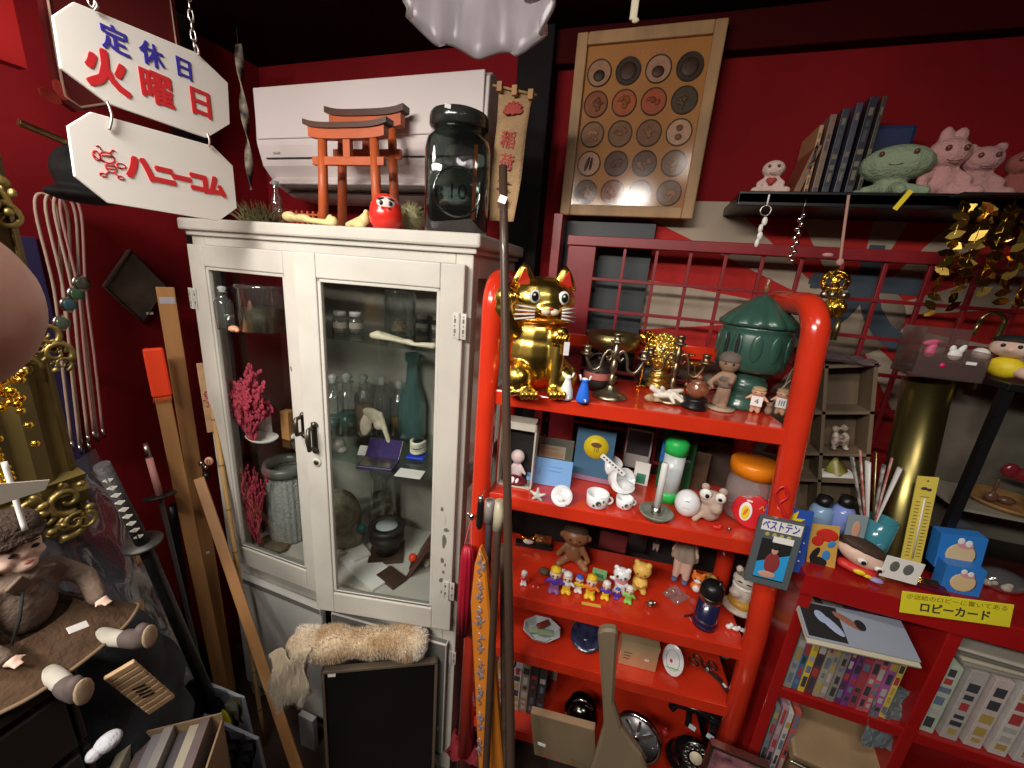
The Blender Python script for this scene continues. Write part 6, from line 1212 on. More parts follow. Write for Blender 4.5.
# brush cup
q = at(872, 545, 1.0); e = empty('teal_cup', 'teal glass cup holding the wrapped bundle', 'cup', (q.x, 1.0, gb)); hc = at(872, 517, 1.0).z-gb
sub(e, 'cup', lambda b: b.lathe([(0, 0), (.026, 0), (.030, hc), (.028, hc), (.024, .004), (0, .004)], n=28), mat('teal_cup_glass', (.05, .22, .28), .15, coat=.4)); dots(e, 'glass_boss', mat('teal_cup_glass', 0), 1, [((0, -.028, hc*.55), (.011, .006, .011))], 14)
BRP = [mat('brush_dark_print', (.06, .05, .05), .4, noise=.5, nscale=60, col2=(.4, .36, .33)), mat('brush_red_print', (.40, .06, .06), .4, noise=.5, nscale=50, col2=(.5, .42, .38)), mat('brush_white_print', (.6, .58, .56), .4), BRASS]
tops = [(852, 456), (860, 450), (868, 462), (876, 452), (884, 465), (892, 458), (900, 468)]
for i, (px, py) in enumerate(tops):
    a = Vector((RND.uniform(-.012, .012), RND.uniform(-.01, .01), .006)); tp = at(px, py, 1.0+RND.uniform(-.01, .01))-Vector((q.x, 1.0, gb))
    b = MB(); b.m(BRP[i % 4]); b.tube([a, a.lerp(tp, .4), tp], [.003, .004, .0075 if i % 2 == 0 else .004], 8, flat=.5); b.m(PLAS); 
    tag(b.build('wrapped_stick'), ['leftmost wrapped stick in the teal cup', 'tall thin stick, second in the teal cup', 'patterned stick left of the middle of the teal cup', 'thin brass-coloured stick in the teal cup', 'red-printed stick leaning in the teal cup', 'dark stick leaning right in the teal cup', 'rightmost wrapped stick in the teal cup'][i], 'stick', 'wrapped sticks in the teal cup', loc=(q.x, 1.0, gb))
b = MB(); b.tube(curve_pts([(0, 0, 0), (.012, 0, .03), (-.004, 0, .055), (.012, 0, .07), (.018, 0, .045), (-.002, 0, .02), (.012, -.004, 0)]), .0022, 7); tag(b.build('neon_loop', mat('neon_yellow_green', (.55, .80, .03), .4)), 'neon yellow-green rubber loop between cup and thermometer', 'rubber loop', loc=onz(890, 566, gb)+Vector((0, .03, 0)))
e, w, h = slab('grey_photo_card', 'small grey-blue portrait card leaning on the teal cup', 'card', [(846, 512), (866, 518), (862, 545), (843, 542)], .97, .002, mat('grey_blue_print', (.25, .31, .34), .5)); blot(e, mat('print_skin', 0), [(0, .5, .22, .3, 0)])
# brass shell case
q = at(912, 450, 1.06); r = (at(943, 420, 1.06)-at(892, 420, 1.06)).length/2*.92; ht = at(920, 378, 1.06).z-gb
xb_ = at(896, 545, 1.06).x; ta = atan2(at(929, 376, 1.06).x-xb_, ht); e = empty('brass_cylinder', 'tall dark brass cylinder standing left of the glass case', 'cylinder', (xb_, 1.06, gb)); e.rotation_euler = (0, ta, 0)
sub(e, 'tube', lambda b: b.lathe([(0, 0), (r*1.04, 0), (r*1.04, .006), (r, .01), (r, ht), (r*.94, ht), (r*.94, .01)], n=48), mat('dark_brass', (.30, .25, .09), .28, .95, noise=.5, nscale=9, stretch=(1, 1, .3)))
tp = e.location+Vector((sin(ta)*ht+.006, 0, ht+.008))
e = empty('acrylic_tray', 'clear tray with dark red lining on top of the brass cylinder', 'tray', tp); sub(e, 'lining', lambda b: b.bb(-.050, .050, -.03, .03, .004, .035, .002), mat('dark_wine_lining', (.09, .005, .02), .35)); sub(e, 'tray', lambda b: (b.bb(-.058, .058, -.037, .037, 0, .003), b.bb(-.058, -.056, -.037, .037, 0, .10), b.bb(.056, .058, -.037, .037, 0, .06), b.bb(-.058, .058, .035, .037, 0, .10), b.bb(-.058, .058, -.037, -.035, 0, .05)), pane_mat('cloudy_acrylic', (.8, .72, .7), 2.2, .1, (.5, .4, .38), .1)); ptag(e, .03, -.038, .038, .016, .006)
sub(e, 'magenta_tag', lambda b: b.ell((-.012, -.036, .028), (.005, .003, .005), n=8), mat('magenta', (.7, .01, .12), .3))
o = blobs(None, 'pink_fairy_toy', mat('pink_toy', (.55, .10, .20), .5), .055, [((0, 0, .25), (.18, .15, .25)), ((-.05, 0, .6), (.28, .1, .12), (0, -.3, 0)), ((.05, 0, .45), (.14, .12, .12))]); tag(o, 'small pink toy in the clear tray', 'toy', loc=tp+Vector((-.02, 0, .036))); 
o = blobs(None, 'white_flower_toy', PAPER, .04, [((0, 0, .3), (.3, .2, .3)), ((.2, 0, .6), (.14, .1, .3), (0, .4, 0)), ((-.15, 0, .6), (.14, .1, .2))]); tag(o, 'small white and green toy beside the pink one', 'toy', loc=tp+Vector((.022, 0, .036)))
# black glass case
x0, x1 = .70, 1.16; zt3 = at(960, 384, 1.04).z; y0, y1 = 1.03, 1.22
e = empty('black_glass_case', 'black-framed glass display case at the right edge', 'display case', ((x0+x1)/2, (y0+y1)/2, gb)); W2 = (x1-x0)/2; H2 = zt3-gb; D2 = (y1-y0)/2
for xx in (-W2, W2-.016):
    for yy in (-D2, D2-.016): sub(e, 'post', lambda b: b.bb(xx, xx+.016, yy, yy+.016, 0, H2), BLACK)
sub(e, 'post', lambda b: b.bb(.075, .115, -D2-.002, -D2+.016, 0, H2), BLACK)
sub(e, 'base', lambda b: b.bb(-W2, W2, -D2, D2, 0, .03, .002), BLACK); sub(e, 'top', lambda b: b.bb(-W2, W2, -D2-.004, D2, H2, H2+.014, .002), BLACK)
sub(e, 'inner_shelf', lambda b: b.bb(-W2+.016, W2-.016, -D2+.016, D2-.016, H2*.36, H2*.36+.006), mat('pale_case_shelf', (.35, .31, .26), .5)); sub(e, 'glass_pane', lambda b: b.bb(-W2+.016, W2-.016, -D2+.004, -D2+.007, .03, H2), GLASS); sub(e, 'back_panel', lambda b: b.bb(-W2+.016, W2-.016, D2-.01, D2-.006, .03, H2), mat('case_back_grey', (.27, .23, .19), .6, noise=.5, nscale=6))
zs = gb+H2*.36+.007
o = blobs(None, 'red_ceramic_fish', mat('dark_red_ceramic', (.25, .02, .03), .2, coat=.5), .09, [((0, 0, .25), (.38, .18, .2)), ((-.38, 0, .32), (.18, .12, .2)), ((.4, 0, .3), (.12, .08, .14))]); tag(o, 'dark red glossy fish-shaped ceramic inside the black case', 'ceramic', loc=(.875, 1.14, zs+.045))
e = empty('round_wooden_tray', 'brown round wooden tray inside the black case', 'tray', (.84, 1.115, zs)); sub(e, 'tray', lambda b: b.lathe([(0, 0), (.06, 0), (.075, .012), (.072, .013), (.058, .004), (0, .004)], n=32), TANW)
b = MB(); b.lathe([(0, 0), (.017, 0), (.019, .05), (.012, .075), (0, .075)], n=20); tag(b.build('orange_cup', mat('orange_glaze', (.70, .17, .04), .3)), 'orange and white little flask inside the black case', 'flask', loc=(.865, 1.075, zs+.006))
o = blobs(None, 'brown_pottery_pieces', mat('brown_glaze', (.16, .07, .05), .25, coat=.4), .06, [((-.25, 0, .2), (.2, .15, .2)), ((.2, 0, .16), (.25, .18, .15)), ((-.25, 0, .6), (.06, .06, .35))]); tag(o, 'brown glazed spouted pot inside the black case', 'pot', loc=(.815, 1.10, zs+.006))
# figurine with yellow top on the case
p_ = Vector((at(1000, 380, 1.09).x, 1.09, gb+H2+.015)); h = (at(1000, 343, 1.09).z-p_.z)*1.3; e = empty('yellow_shirt_figure', 'toy figure in a yellow shirt on top of the black case', 'figurine', p_, -.7)
blobs(e, 'body', YEL, h, [((0, 0, .25), (.32, .25, .25))], vox=.05); blobs(e, 'head', SKINP, h, [((0, 0, .68), (.38, .3, .22)), ((0, -.28, .66), (.1, .08, .07)), ((.4, -.1, .2), (.3, .2, .16))], vox=.05); blobs(e, 'hair', BLKM, h, [((0, .04, .84), (.36, .28, .14))], vox=.05); dots(e, 'ball', WHITE, h, [((-.42, -.1, .45), .17)]); dots(e, 'eye', BLACK, h, [((s*.12, -.28, .74), .04) for s in (-1, 1)])
# blue character boxes
for k, (Q, lab) in enumerate((([(937, 531), (984, 541), (978, 575), (935, 565)], 'upper blue box with a cream and pink printed face'), ([(945, 562), (984, 574), (978, 598), (940, 590)], 'lower blue box lying in front of the upper one'))):
    e, w, h = slab('blue_box', lab, 'box', Q, 1.0-.03*k, .03, mat('box_bright_blue', (.03, .20, .62), .35), group='blue boxes below the glass case'); blot(e, mat('print_cream_face', (.68, .52, .30), .5), [(0, .45, .34, .34, 0)]); blot(e, mat('print_pink', 0), [(.05, .72, .2, .12, 0)], 'print_pink'); blot(e, WHITE, [(-.05, .85, .08, .1, 0), (.12, .8, .08, .1, 0)], 'print_white')
e = empty('brooch_case', 'dark red case holding thin gold pins', 'jewellery case', onz(926, 588, gb)+Vector((0, .01, 0)), -.15); sub(e, 'case', lambda b: b.bb(-.035, .035, -.02, .02, 0, .008, .002), mat('dark_wine_lining', 0)); 
for k in range(4): sub(e, 'pin', lambda b: b.cyl((-.028+.004*k, -.012+.007*k, .0095), (.018+.003*k, -.010+.008*k, .0105), .0014, n=7), GOLD)
b = MB(); b.m(PLAS); b.ell((0, 0, .022), (.045, .03, .024)); tag(b.build('shell_bag'), 'clear bag of shells at the right end of the red shelf', 'bag', loc=onz(1010, 600, gb)+Vector((0, .035, 0)))
for k, (dx, dy) in enumerate(((-.02, 0), (.008, -.008), (.02, .006), (-.004, .008))):
    o = blobs(None, 'bagged_shell', BONE, .025, [((0, 0, .3), (.35, .3, .3)), ((.2, 0, .3), (.2, .15, .2))]); tag(o, ['leftmost shell in the clear bag', 'front shell in the clear bag', 'right shell in the clear bag', 'back shell in the clear bag'][k], 'shell', 'shells in the clear bag', loc=onz(1010, 600, gb)+Vector((dx, .035+dy, .002)))
# yellow handwritten card
e, w, h = slab('handwritten_card', 'yellow handwritten card taped to the front edge of the red shelf', 'card', [(901, 589), (1013, 607), (1009, 629), (900, 611)], .893, .0015, mat('sticky_yellow_card', (.78, .70, .03), .5))
sub(e, 'large_writing', lambda b: b.text('ロピーカード', h*.48, T(.0, -.0006, h*.36), .0004, bold=.0005, fit_w=w*.62), INK); sub(e, 'small_writing', lambda b: b.text('＠送給のロビーに置いてある', h*.24, T(.0, -.0006, h*.80), .0003, fit_w=w*.9), mat('olive_pen', (.25, .22, .02), .5))

# ================================================================ bookcase compartments
z2 = BZ[1]+.001
VS = [(.30, .30, .28), (.05, .15, .30), (.70, .50, .05), (.12, .05, .06), (.36, .32, .22), (.34, .30, .24), (.26, .24, .20), (.13, .04, .13), (.20, .05, .22), (.32, .06, .08), (.45, .10, .14), (.55, .12, .14), (.35, .10, .30), (.62, .50, .10)]
xx = .455; 
for i, c_ in enumerate(VS):
    w_ = .0125+.004*(i % 3 == 0); hh_ = .20-.012*(i > 8)-.02*(i == 13)
    spine_book('paperback', ['grey', 'navy', 'yellow-topped', 'dark maroon', 'olive tan', 'tan', 'brown-grey', 'dark purple', 'violet', 'crimson with green foot', 'pink-red', 'red and white', 'mauve', 'yellow-labelled'][i]+' spine, %s from the left in the paperback row' % ['first', 'second', 'third', 'fourth', 'fifth', 'sixth', 'seventh', 'eighth', 'ninth', 'tenth', 'eleventh', 'twelfth', 'thirteenth', 'fourteenth'][i], 'book', (xx, .915+.002*(i % 2), z2), w_, .12, hh_, c_, 0, 'paperback row in the left compartment', seed=20+i); xx += w_+.0005
b = MB(); crumple('grey_plastic_bag', 'grey plastic bag hanging out beside the paperback row', 'bag', (.655, .93, z2), .07, .16, .03, mat('grey_blue_plastic', (.13, .16, .17), .3, coat=.3), 31, (radians(80), 0, .2), n=14); b.bm.free()
# LP sleeve on top of the row
def sheet(name, label, cat_, quad, zs_, thick, m, group=None):
    P = [onz(x, y, z_) for (x, y), z_ in zip(quad, zs_)]; c = sum(P, Vector())/4; xdir = (P[1]-P[0])+(P[2]-P[3]); ydir = (P[1]-P[2])+(P[0]-P[3]); n_ = xdir.cross(ydir); w, h = xdir.length/2, ydir.length/2
    M_ = frame_from(c, xdir, n_); e = empty(name, label, cat_, c, group=group); e.rotation_euler = M_.to_euler(); s = 1
    sub(e, 'sleeve', lambda b: b.bb(-w/2, w/2, -h/2, h/2, 0, thick, .0006), m); return e, w, h
e, w, h = sheet('picture_record', 'large record sleeve with grey-blue and black artwork lying on books', 'record', [(797, 602), (884, 617), (938, 668), (804, 634)], (.935, .935, .905, .905), .004, mat('record_grey_blue', (.30, .34, .42), .3, coat=.4))
sub(e, 'artwork', lambda b: (b.m(BLKM), b.bb(-w*.48, -w*.12, -h*.45, h*.45, .004, .0045), b.m(mat('record_blue', (.35, .42, .60), .4)), b.ell((-w*.22, -h*.05, .005), (w*.13, h*.12, .0006), (0, 0, -.8)), b.ell((-w*.30, h*.12, .0052), (w*.05, h*.18, .0006), (0, 0, .6)), b.m(mat('record_brown', (.30, .12, .08), .4)), b.ell((-w*.05, h*.15, .0056), (w*.14, h*.10, .0006), (0, 0, -.5)), b.m(BLKM), b.ell((w*.06, h*.10, .006), (w*.05, h*.14, .0006), (0, 0, .3))), None)
e, w, h = sheet('plain_record', 'cream-edged record sleeve directly under the picture record', 'record', [(797, 608), (884, 623), (938, 674), (804, 640)], (.925, .925, .895, .895), .006, mat('cream_sleeve', (.55, .50, .38), .5))
# right compartment
for i in range(7):
    w_ = .021; hh_ = .185+.004*(i % 2)
    spine_book('video_tape', ['green and white', 'grey speckled', 'red speckled', 'white and brown', 'white and grey', 'dark and white', 'white-topped'][i]+' video tape spine in the right compartment, number %s from the divider' % ['one', 'two', 'three', 'four', 'five', 'six', 'seven'][i], 'video tape', (.715+i*.041, .918, z2), w_+.008, .10, hh_, [(.45, .52, .42), (.45, .42, .40), (.58, .50, .48), (.62, .58, .54), (.60, .56, .55), (.5, .52, .52), (.6, .58, .55)][i], 0, 'video tapes in the right compartment', 0, seed=70+i)
for i in range(4): tagbox('record_sleeve', ['topmost sleeve of the flat pile above the video tapes', 'second sleeve of the flat pile above the video tapes', 'third sleeve of the flat pile above the video tapes', 'lowest sleeve of the flat pile above the video tapes'][i], 'record', 990, 650, .93, z2+.190+.0085*(3-i), (.28, .24, .006), .03*i-.04, mat('sleeve_stack_%d' % i, [(.50, .47, .40), (.16, .15, .13), (.52, .48, .36), (.3, .28, .24)][i], .4))
for i in range(4): 
    o = bpy.data.objects['record_sleeve'+('' if i == 0 else '.%03d' % i)] if ('record_sleeve'+('' if i == 0 else '.%03d' % i)) in bpy.data.objects else None
for o in [o for o in bpy.data.objects if o.name.startswith('record_sleeve') and o.get('label', '').find('flat pile') > 0]: o.location.x = .875; o.location.y = 1.045; o.location.z += .003
# bottom row
z3 = BZ[2]+.001
e = empty('wrapped_parcel', 'brown parcel in shiny clear wrap on the lowest shelf', 'parcel', (.60, .90, .52), 0); e.rotation_euler = (radians(20), .06, -.05)
sub(e, 'paper', lambda b: b.bb(-.10, .10, -.02, .20, 0, .03, .006), mat('brown_parcel_paper', (.33, .22, .12), .5, noise=.2, nscale=12)); sub(e, 'wrap_edge', lambda b: b.tube(curve_pts([(-.10, -.024, .004), (-.05, -.028, .010), (0, -.024, .004), (.06, -.028, .012), (.10, -.024, .006)]), .004, 7), SILVER)
tagbox('cardboard_box', 'cardboard box under the wrapped parcel', 'box', 850, 760, .95, z3, (.20, .22, .15), 0, mat('cardboard', (.28, .19, .11), .7)); bpy.data.objects['cardboard_box'].location = (.62, 1.02, z3)
for i in range(4):
    spine_book('magazine', ['grey thin magazine leaning at the far left of the lowest compartment', 'pink-edged magazine, second in the lowest compartment', 'white magazine, third in the lowest compartment', 'red and white magazine nearest the wrapped parcel'][i], 'magazine', (.454+.014*i, .91, z3), .011, .14, .27+.01*(i % 2), [(.2, .22, .2), (.45, .25, .32), (.55, .53, .5), (.5, .10, .08)][i], 0, 'magazines in the lowest compartment', 0, seed=90+i)

# ================================================================ black wall shelf things
def shelfpt(px, py, Y): q = at(px, py, Y); return Vector((q.x, Y, BSZ+.001))
PINKP = mat('faded_pink_plush', (.52, .27, .26), .9, bump=.5, bscale=160); GREENP = mat('sage_plush', (.24, .30, .20), .9, bump=.5, bscale=160)
def plush(label, px, Y, pyt, m, pw_, kind=0, extra=None, turn=0):
    p = shelfpt(px, 190, Y); h = at(px, pyt, Y).z-p.z; e = empty('plush_toy', label, 'plush toy', p, face_cam(p)+turn)
    if kind == 0: blobs(e, 'body', m, h, [((0, 0, .28), (.26, .2, .26)), ((0, 0, .74), (.32, .26, .25)), ('l', (-.18, -.02, .4), (-.30, -.15, .3), .11, .09), ('l', (.18, -.02, .4), (.30, -.15, .3), .11, .09), ('l', (-.15, -.1, .12), (-.40, -.22, .10), .12, .11), ('l', (.15, -.1, .12), (.45, -.2, .10), .12, .11)]+(extra or []), vox=.03)
    else: blobs(e, 'body', m, h, [((0, 0, .62), (.58, .42, .34)), ((0, 0, .25), (.25, .22, .2))]+[('l', (.12*cos(t), .1*sin(t), .18), (.52*cos(t), -.1+.34*sin(t), .09), .13, .10) for t in [k*pi/3-.2 for k in range(6)]], vox=.03)
    ez = .78 if kind == 0 else .74; ex = .12 if kind == 0 else .24; ey = -.25 if kind == 0 else -.37
    dots(e, 'eye', mat('brown_bead', (.12, .04, .02), .2), h, [((s*ex, ey, ez), .045) for s in (-1, 1)]); sub(e, 'mouth', lambda b: b.tube([(.12*h*sin(t), ey*h*(1.06)-.0, (ez-.16-.05*cos(t))*h) for t in [-1+.25*k for k in range(9)]], .008*h, 5), mat('dark_stitch', (.1, .02, .02), .6))
    return e, h
e, h = plush('pink and white plush holding a heart at the left end of the black shelf', 769, 1.165, 160, mat('pale_pink_plush', (.62, .45, .40), .9, bump=.5, bscale=160), 40); blobs(e, 'heart', mat('dusty_red_felt', (.35, .04, .04), .8), h, [((-.07, -.22, .40), .09), ((.07, -.22, .40), .09), ((0, -.22, .30), .08)], vox=.05)
plush('sage green octopus plush smiling on the black shelf', 888, 1.19, 143, GREENP, 62, 1)
plush('dusty pink plush rabbit right of the green octopus', 936, 1.19, 138, PINKP, 34, 0, [((-.1, 0, 1.02), (.1, .08, .16)), ((.1, 0, 1.02), (.1, .08, .14))], .4)
plush('paler pink plush bear, second right of the green octopus', 972, 1.19, 146, mat('faded_rose_plush', (.42, .22, .21), .9, bump=.5, bscale=160), 34, 0, [((-.22, 0, .95), .1), ((.2, 0, .95), .1)], .3)
plush('dim reddish plush toy at the right edge of the black shelf', 1016, 1.19, 150, mat('dim_red_plush', (.25, .07, .06), .9), 34, 0, None, .2)
sp = shelfpt(902, 195, BSY-.006); e = empty('yellow_hang_tag', 'yellow price tag hanging over the black shelf edge', 'tag', (sp.x, BSY-.006, BSZ-.02)); e.rotation_euler = (0, .45, 0); sub(e, 'tag', lambda b: b.bb(-.005, .005, -.001, .0, -.012, .03, .0004), YEL)
bks = [(792, (.25, .09, .04), .115, .014), (804, (.45, .25, .12), .15, .008), (812, (.20, .11, .08), .17, .012), (822, (.03, .03, .05), .18, .014), (834, (.05, .05, .08), .19, .012), (845, (.02, .02, .03), .20, .016), (857, (.05, .04, .03), .20, .008)]
for i, (px, c_, hh_, w_) in enumerate(bks):
    p = shelfpt(px, 190, 1.20); spine_book('shelf_book', ['leaning orange-brown book at the left of the black shelf row', 'pale tan thin book on the black shelf', 'brown book on the black shelf, third of the row', 'black book next to the brown one on the black shelf', 'navy book in the middle of the dark trio on the black shelf', 'tall black book near the right of the black shelf row', 'thin dark book next to the green octopus'][i], 'book', p, w_, .12, hh_*1.05, c_, 0, 'books on the black wall shelf', .22 if i == 0 else 0, seed=None)
q = shelfpt(882, 130, 1.27); b = MB(); b.box((.12, .05, .17), (0, 0, .085), (0, 0, 0), bev=.01); tag(b.build('dark_blue_box', mat('dim_navy_box', (.015, .03, .10), .6, noise=.4, nscale=12)), 'dim dark blue box behind the green octopus', 'box', loc=q)
# hanging key rings
def ring(b, z, r, y=0): b.tube([(r*cos(t), y, z+r*sin(t)) for t in [2*pi*i/16 for i in range(16)]], r*.16, 6, closed=True)
p = at(767, 205, BSY-.008); e = empty('key_ring', 'white shell key ring hanging from the left end of the black shelf', 'key ring', p); sub(e, 'cord', lambda b: b.cyl((0, 0, 0), (0, 0, .022), .002), PAPER); sub(e, 'ring', lambda b: ring(b, -.012, .011), SILVER); sub(e, 'charms', lambda b: [b.ell((RND.uniform(-.003, .003), 0, -.035-.016*k), (.006-.001*(k % 2), .004, .010)) for k in range(4)], mat('white_shell', 0))
p = at(803, 212, BSY-.008); e = empty('bead_key_strap', 'silver bead strap hanging second from the left under the black shelf', 'key ring', p); sub(e, 'cord', lambda b: b.cyl((0, 0, 0), (0, 0, .03), .0012), SILVER); sub(e, 'beads', lambda b: [b.ell((.003*(-1)**k, 0, -.006-.010*k), (.0055, .005, .006), n=10) for k in range(11)], CHROME)
p = at(846, 205, BSY-.008); e = empty('bell_ornament', 'pink cord with gold wire balls and bells hanging from the black shelf', 'hanging ornament', p)
V_ = lambda px, py: at(px, py, BSY-.008)-p
sub(e, 'cord', lambda b: b.tube(curve_pts([(0, 0, .02), V_(844, 230), V_(840, 262)]), .003, 7), mat('dusty_pink_cord', (.45, .25, .20), .8)); dots(e, 'knot', PINKP, 1, [(tuple(V_(840, 262)), (.008, .006, .008)), (tuple(V_(828, 255)), (.012, .005, .005))])
def wire_ball(b, c, r, n):
    for k in range(n):
        M_ = Euler((RND.random()*3, RND.random()*3, 0)).to_matrix(); b.tube([c+M_ @ Vector((r*cos(t), r*sin(t), 0)) for t in [2*pi*i/14 for i in range(14)]], r*.09, 4, closed=True)
sub(e, 'wire_ball', lambda b: wire_ball(b, V_(835, 282), .026, 22), GOLD); sub(e, 'wire_ball', lambda b: wire_ball(b, V_(834, 308), .022, 20), GOLD); sub(e, 'bells', lambda b: [b.ell(V_(835, 295)+Vector((.022*cos(t), .018*sin(t), 0)), .008, n=10) for t in [k*pi/3 for k in range(6)]], SILVER); sub(e, 'stem', lambda b: b.lathe([(0, 0), (.006, 0), (.007, .03), (.003, .05), (0, .05)], V_(833, 340)), BRASS)
# gold leaf garland
p = at(1012, 205, 1.08); e = empty('gold_leaf_garland', 'cluster of hanging gold leaf strings at the top right', 'garland', (p.x, 1.08, BSZ-.03)); LF = mat('crinkled_gold_leaf', (.75, .52, .12), .22, 1.)
for k in range(18):
    x = (k-7)*.0115; y = (k % 3)*.016-.02; L_ = .10+.08*sin(k*1.7)**2+(.03 if k < 5 else 0)
    def strand(b):
        b.cyl((x, y, .02), (x, y, -L_), .0007, n=4); n_ = int(L_/.017)
        for j in range(n_+1):
            a = RND.uniform(-.9, .9); b.T = T(x+RND.uniform(-.003, .003), y, -.004-.017*j) @ Euler((RND.uniform(-.5, .7), a, RND.uniform(-.6, .6))).to_matrix().to_4x4()
            b.prism([(-.014, 0), (-.005, .007), (.005, .008), (.015, 0), (.005, -.007), (-.007, -.007)], .0008)
        b.T = Matrix()
    sub(e, 'leaf_string', strand, LF)
sub(e, 'hanger', lambda b: b.bb(-.09, .13, -.022, .016, .018, .022), BLACK)
b = MB(); b.tube(arc((0, 0, 0), .02, -.2, pi, 10), .004, 7); b.cyl((.02, 0, 0), (.012, 0, -.15), .005); b.cyl((-.02, 0, 0), (-.024, 0, -.03), .004); tag(b.build('brass_hook_cane', BRASS), 'dull brass hooked rod hanging beneath the gold leaves', 'hook', loc=at(992, 322, 1.15))
# ================================================================ poles and swords beside the cabinet
def stick(name, label, cat_, a, b_, w, t, m, group=None, round_=False, face=None, r1=None):
    a, b_ = Vector(a), Vector(b_); L_ = (a-b_).length; y = (a-b_).normalized()
    x = y.cross(Vector(face) if face else Vector((-b_.x, -b_.y, 0)).normalized()); x.normalize(); z = y
    M_ = frame_from(b_, x, z); e = empty(name, label, cat_, b_, group=group); e.rotation_euler = M_.to_euler()
    if round_: sub(e, 'shaft', lambda b: b.tube([(0, 0, L_*i/12) for i in range(13)], [w/2+(0 if r1 is None else (r1-w)/2*i/12) for i in range(13)], 12), m)
    else: sub(e, 'shaft', lambda b: b.bb(-w/2, w/2, -t/2, t/2, 0, L_, .002), m)
    return e, L_
def down(p0, p1, z):
    """carry the line p0 -> p1 on to height z"""
    t = (z-p0.z)/(p1.z-p0.z); return p0+(p1-p0)*t
F0 = FZ+.004
A = atx(165, 287, -1.40); B = down(A, at(231, 703, .80), F0)
e, L_ = stick('wooden_plank', 'tall tan plank with pale tape at the top, leaning beside the cabinet', 'plank', A, B, .044, .012, TANW)
sub(e, 'tape_band', lambda b: b.bb(-.018, .018, -.007, .007, L_-.05, L_-.03), mat('lilac_label', (.5, .45, .5), .5)); sub(e, 'price_tag', lambda b: b.box((.010, .001, .010), (.002, -.007, L_*.42)), TAGM)
A = atx(153, 349, -1.36); B = down(A, at(224, 700, .74), F0)
e, L_ = stick('cloth_wrapped_stick', 'tan stick with its top wrapped in neon orange cloth', 'stick', A, B, .038, .012, TANW)
sub(e, 'orange_cloth', lambda b: b.bb(-.024, .024, -.012, .012, L_-.145, L_+.003, .006), mat('neon_orange_cloth', (.95, .06, .01), .6)); sub(e, 'frayed_edge', lambda b: [b.tube([(-.02+.005*k, -.012, L_-.145), (-.02+.005*k+RND.uniform(-.004, .004), -.014, L_-.16)], .001, 4) for k in range(9)], mat('neon_orange_cloth', 0))
A = at(199, 478, .80); B = down(A, at(296, 765, .64), F0)
stick('diagonal_plank', 'tan plank slanting across the cabinet corner to the lower middle', 'plank', A, B, .030, .010, TANW)
A = at(207, 372, .84); B = down(A, at(262, 722, .74), F0); e, L_ = stick('bamboo_pole', 'thin bamboo pole leaning on the cabinet door edge', 'pole', A, B, .014, 0, BAMBOO, round_=True); sub(e, 'node', lambda b: [b.lathe([(.0072, -.003), (.0088, 0), (.0072, .003)], (0, 0, L_*k/9), 12) for k in range(1, 9)], mat('bamboo_node', (.2, .12, .06), .5))
A = at(190, 470, .93); B = down(A, at(240, 720, .80), F0); stick('dark_pole', 'dark brown pole behind the tan planks', 'pole', A, B, .022, 0, DWOOD, round_=True)
A = at(201, 363, .83); B = at(212, 432, .82); e, L_ = stick('carved_plaque', 'short wooden plaque with red markings on the cabinet edge', 'plaque', A, B, .024, .006, mat('pale_carved_wood', (.48, .28, .15), .6, noise=.3, nscale=30)); sub(e, 'red_marks', lambda b: [b.ell((RND.uniform(-.007, .007), -.0035, L_*(.38+.03*k)), (.004, .0008, .003), n=8) for k in range(8)], mat('print_maroon', 0))
p = at(209, 461, .80); e = empty('sandal_charm', 'round pinkish wooden charm with a sandal mark', 'charm', p, .6); sub(e, 'disc', lambda b: b.lathe([(0, .004), (.013, .004), (.014, .002), (.014, -.002), (0, -.003)], (0, 0, 0), 24, (pi/2, 0, 0), sx=.85), mat('pinkish_wood', (.55, .27, .17), .5)); sub(e, 'mark', lambda b: b.tube([(-.004, -.005, -.006), (-.003, -.005, .005), (.0, -.005, .008), (.003, -.005, .005), (.004, -.005, -.006)], .001, 5), INK)
e = empty('bell_cluster', 'small dark and silver bells beside the round wooden charm', 'bells', at(205, 472, .82)); dots(e, 'bells', SILVER, 1, [((-.01, 0, .03), .010), ((.0, .005, .015), .008)]); dots(e, 'dark_bell', BLACK, 1, [((.004, 0, -.012), .012)])
# katana
A = atx(124, 452, -1.02); G = atx(143, 543, -.99); B = down(A, G, F0)
d = (A-G); e, L_ = stick('long_sword', 'black sword with white diamond-wrapped handle against the red wall', 'sword', G, Vector((-1.0, .62, F0)), .030, 0, BLACK, round_=True, r1=.026)
hl = d.length
def hilt(b): b.tube([(0, 0, L_), (-.004, 0, L_+hl*.5), (-.010, 0, L_+hl)], [.0165, .0145, .0165], 14, flat=.8)
sub(e, 'handle', hilt, mat('black_silk_wrap', (.03, .028, .03), .7, bump=.5, bscale=90)); sub(e, 'diamonds', lambda b: [b.prism([(-.008-.001*k, 0), (-.001*k, .006), (.008-.001*k, 0), (-.001*k, -.006)], .031, T(0, 0, L_+hl*(.14+.09*k))) for k in range(9)], mat('rayskin_white', (.5, .48, .42), .6)); sub(e, 'guard', lambda b: b.lathe([(0, L_-.003), (.035, L_-.003), (.037, L_), (.035, L_+.004), (0, L_+.004)], n=28), IRON)
A = atx(159, 441, -1.33); G = atx(160, 496, -1.30); B = down(G, atx(208, 700, -1.12), F0)
e, L_ = stick('pink_handled_sword', 'slim sword with a pink handle and dark oval guard', 'sword', G, B, .012, .006, mat('dull_blade', (.18, .17, .17), .35, .8)); hl = (A-G).length
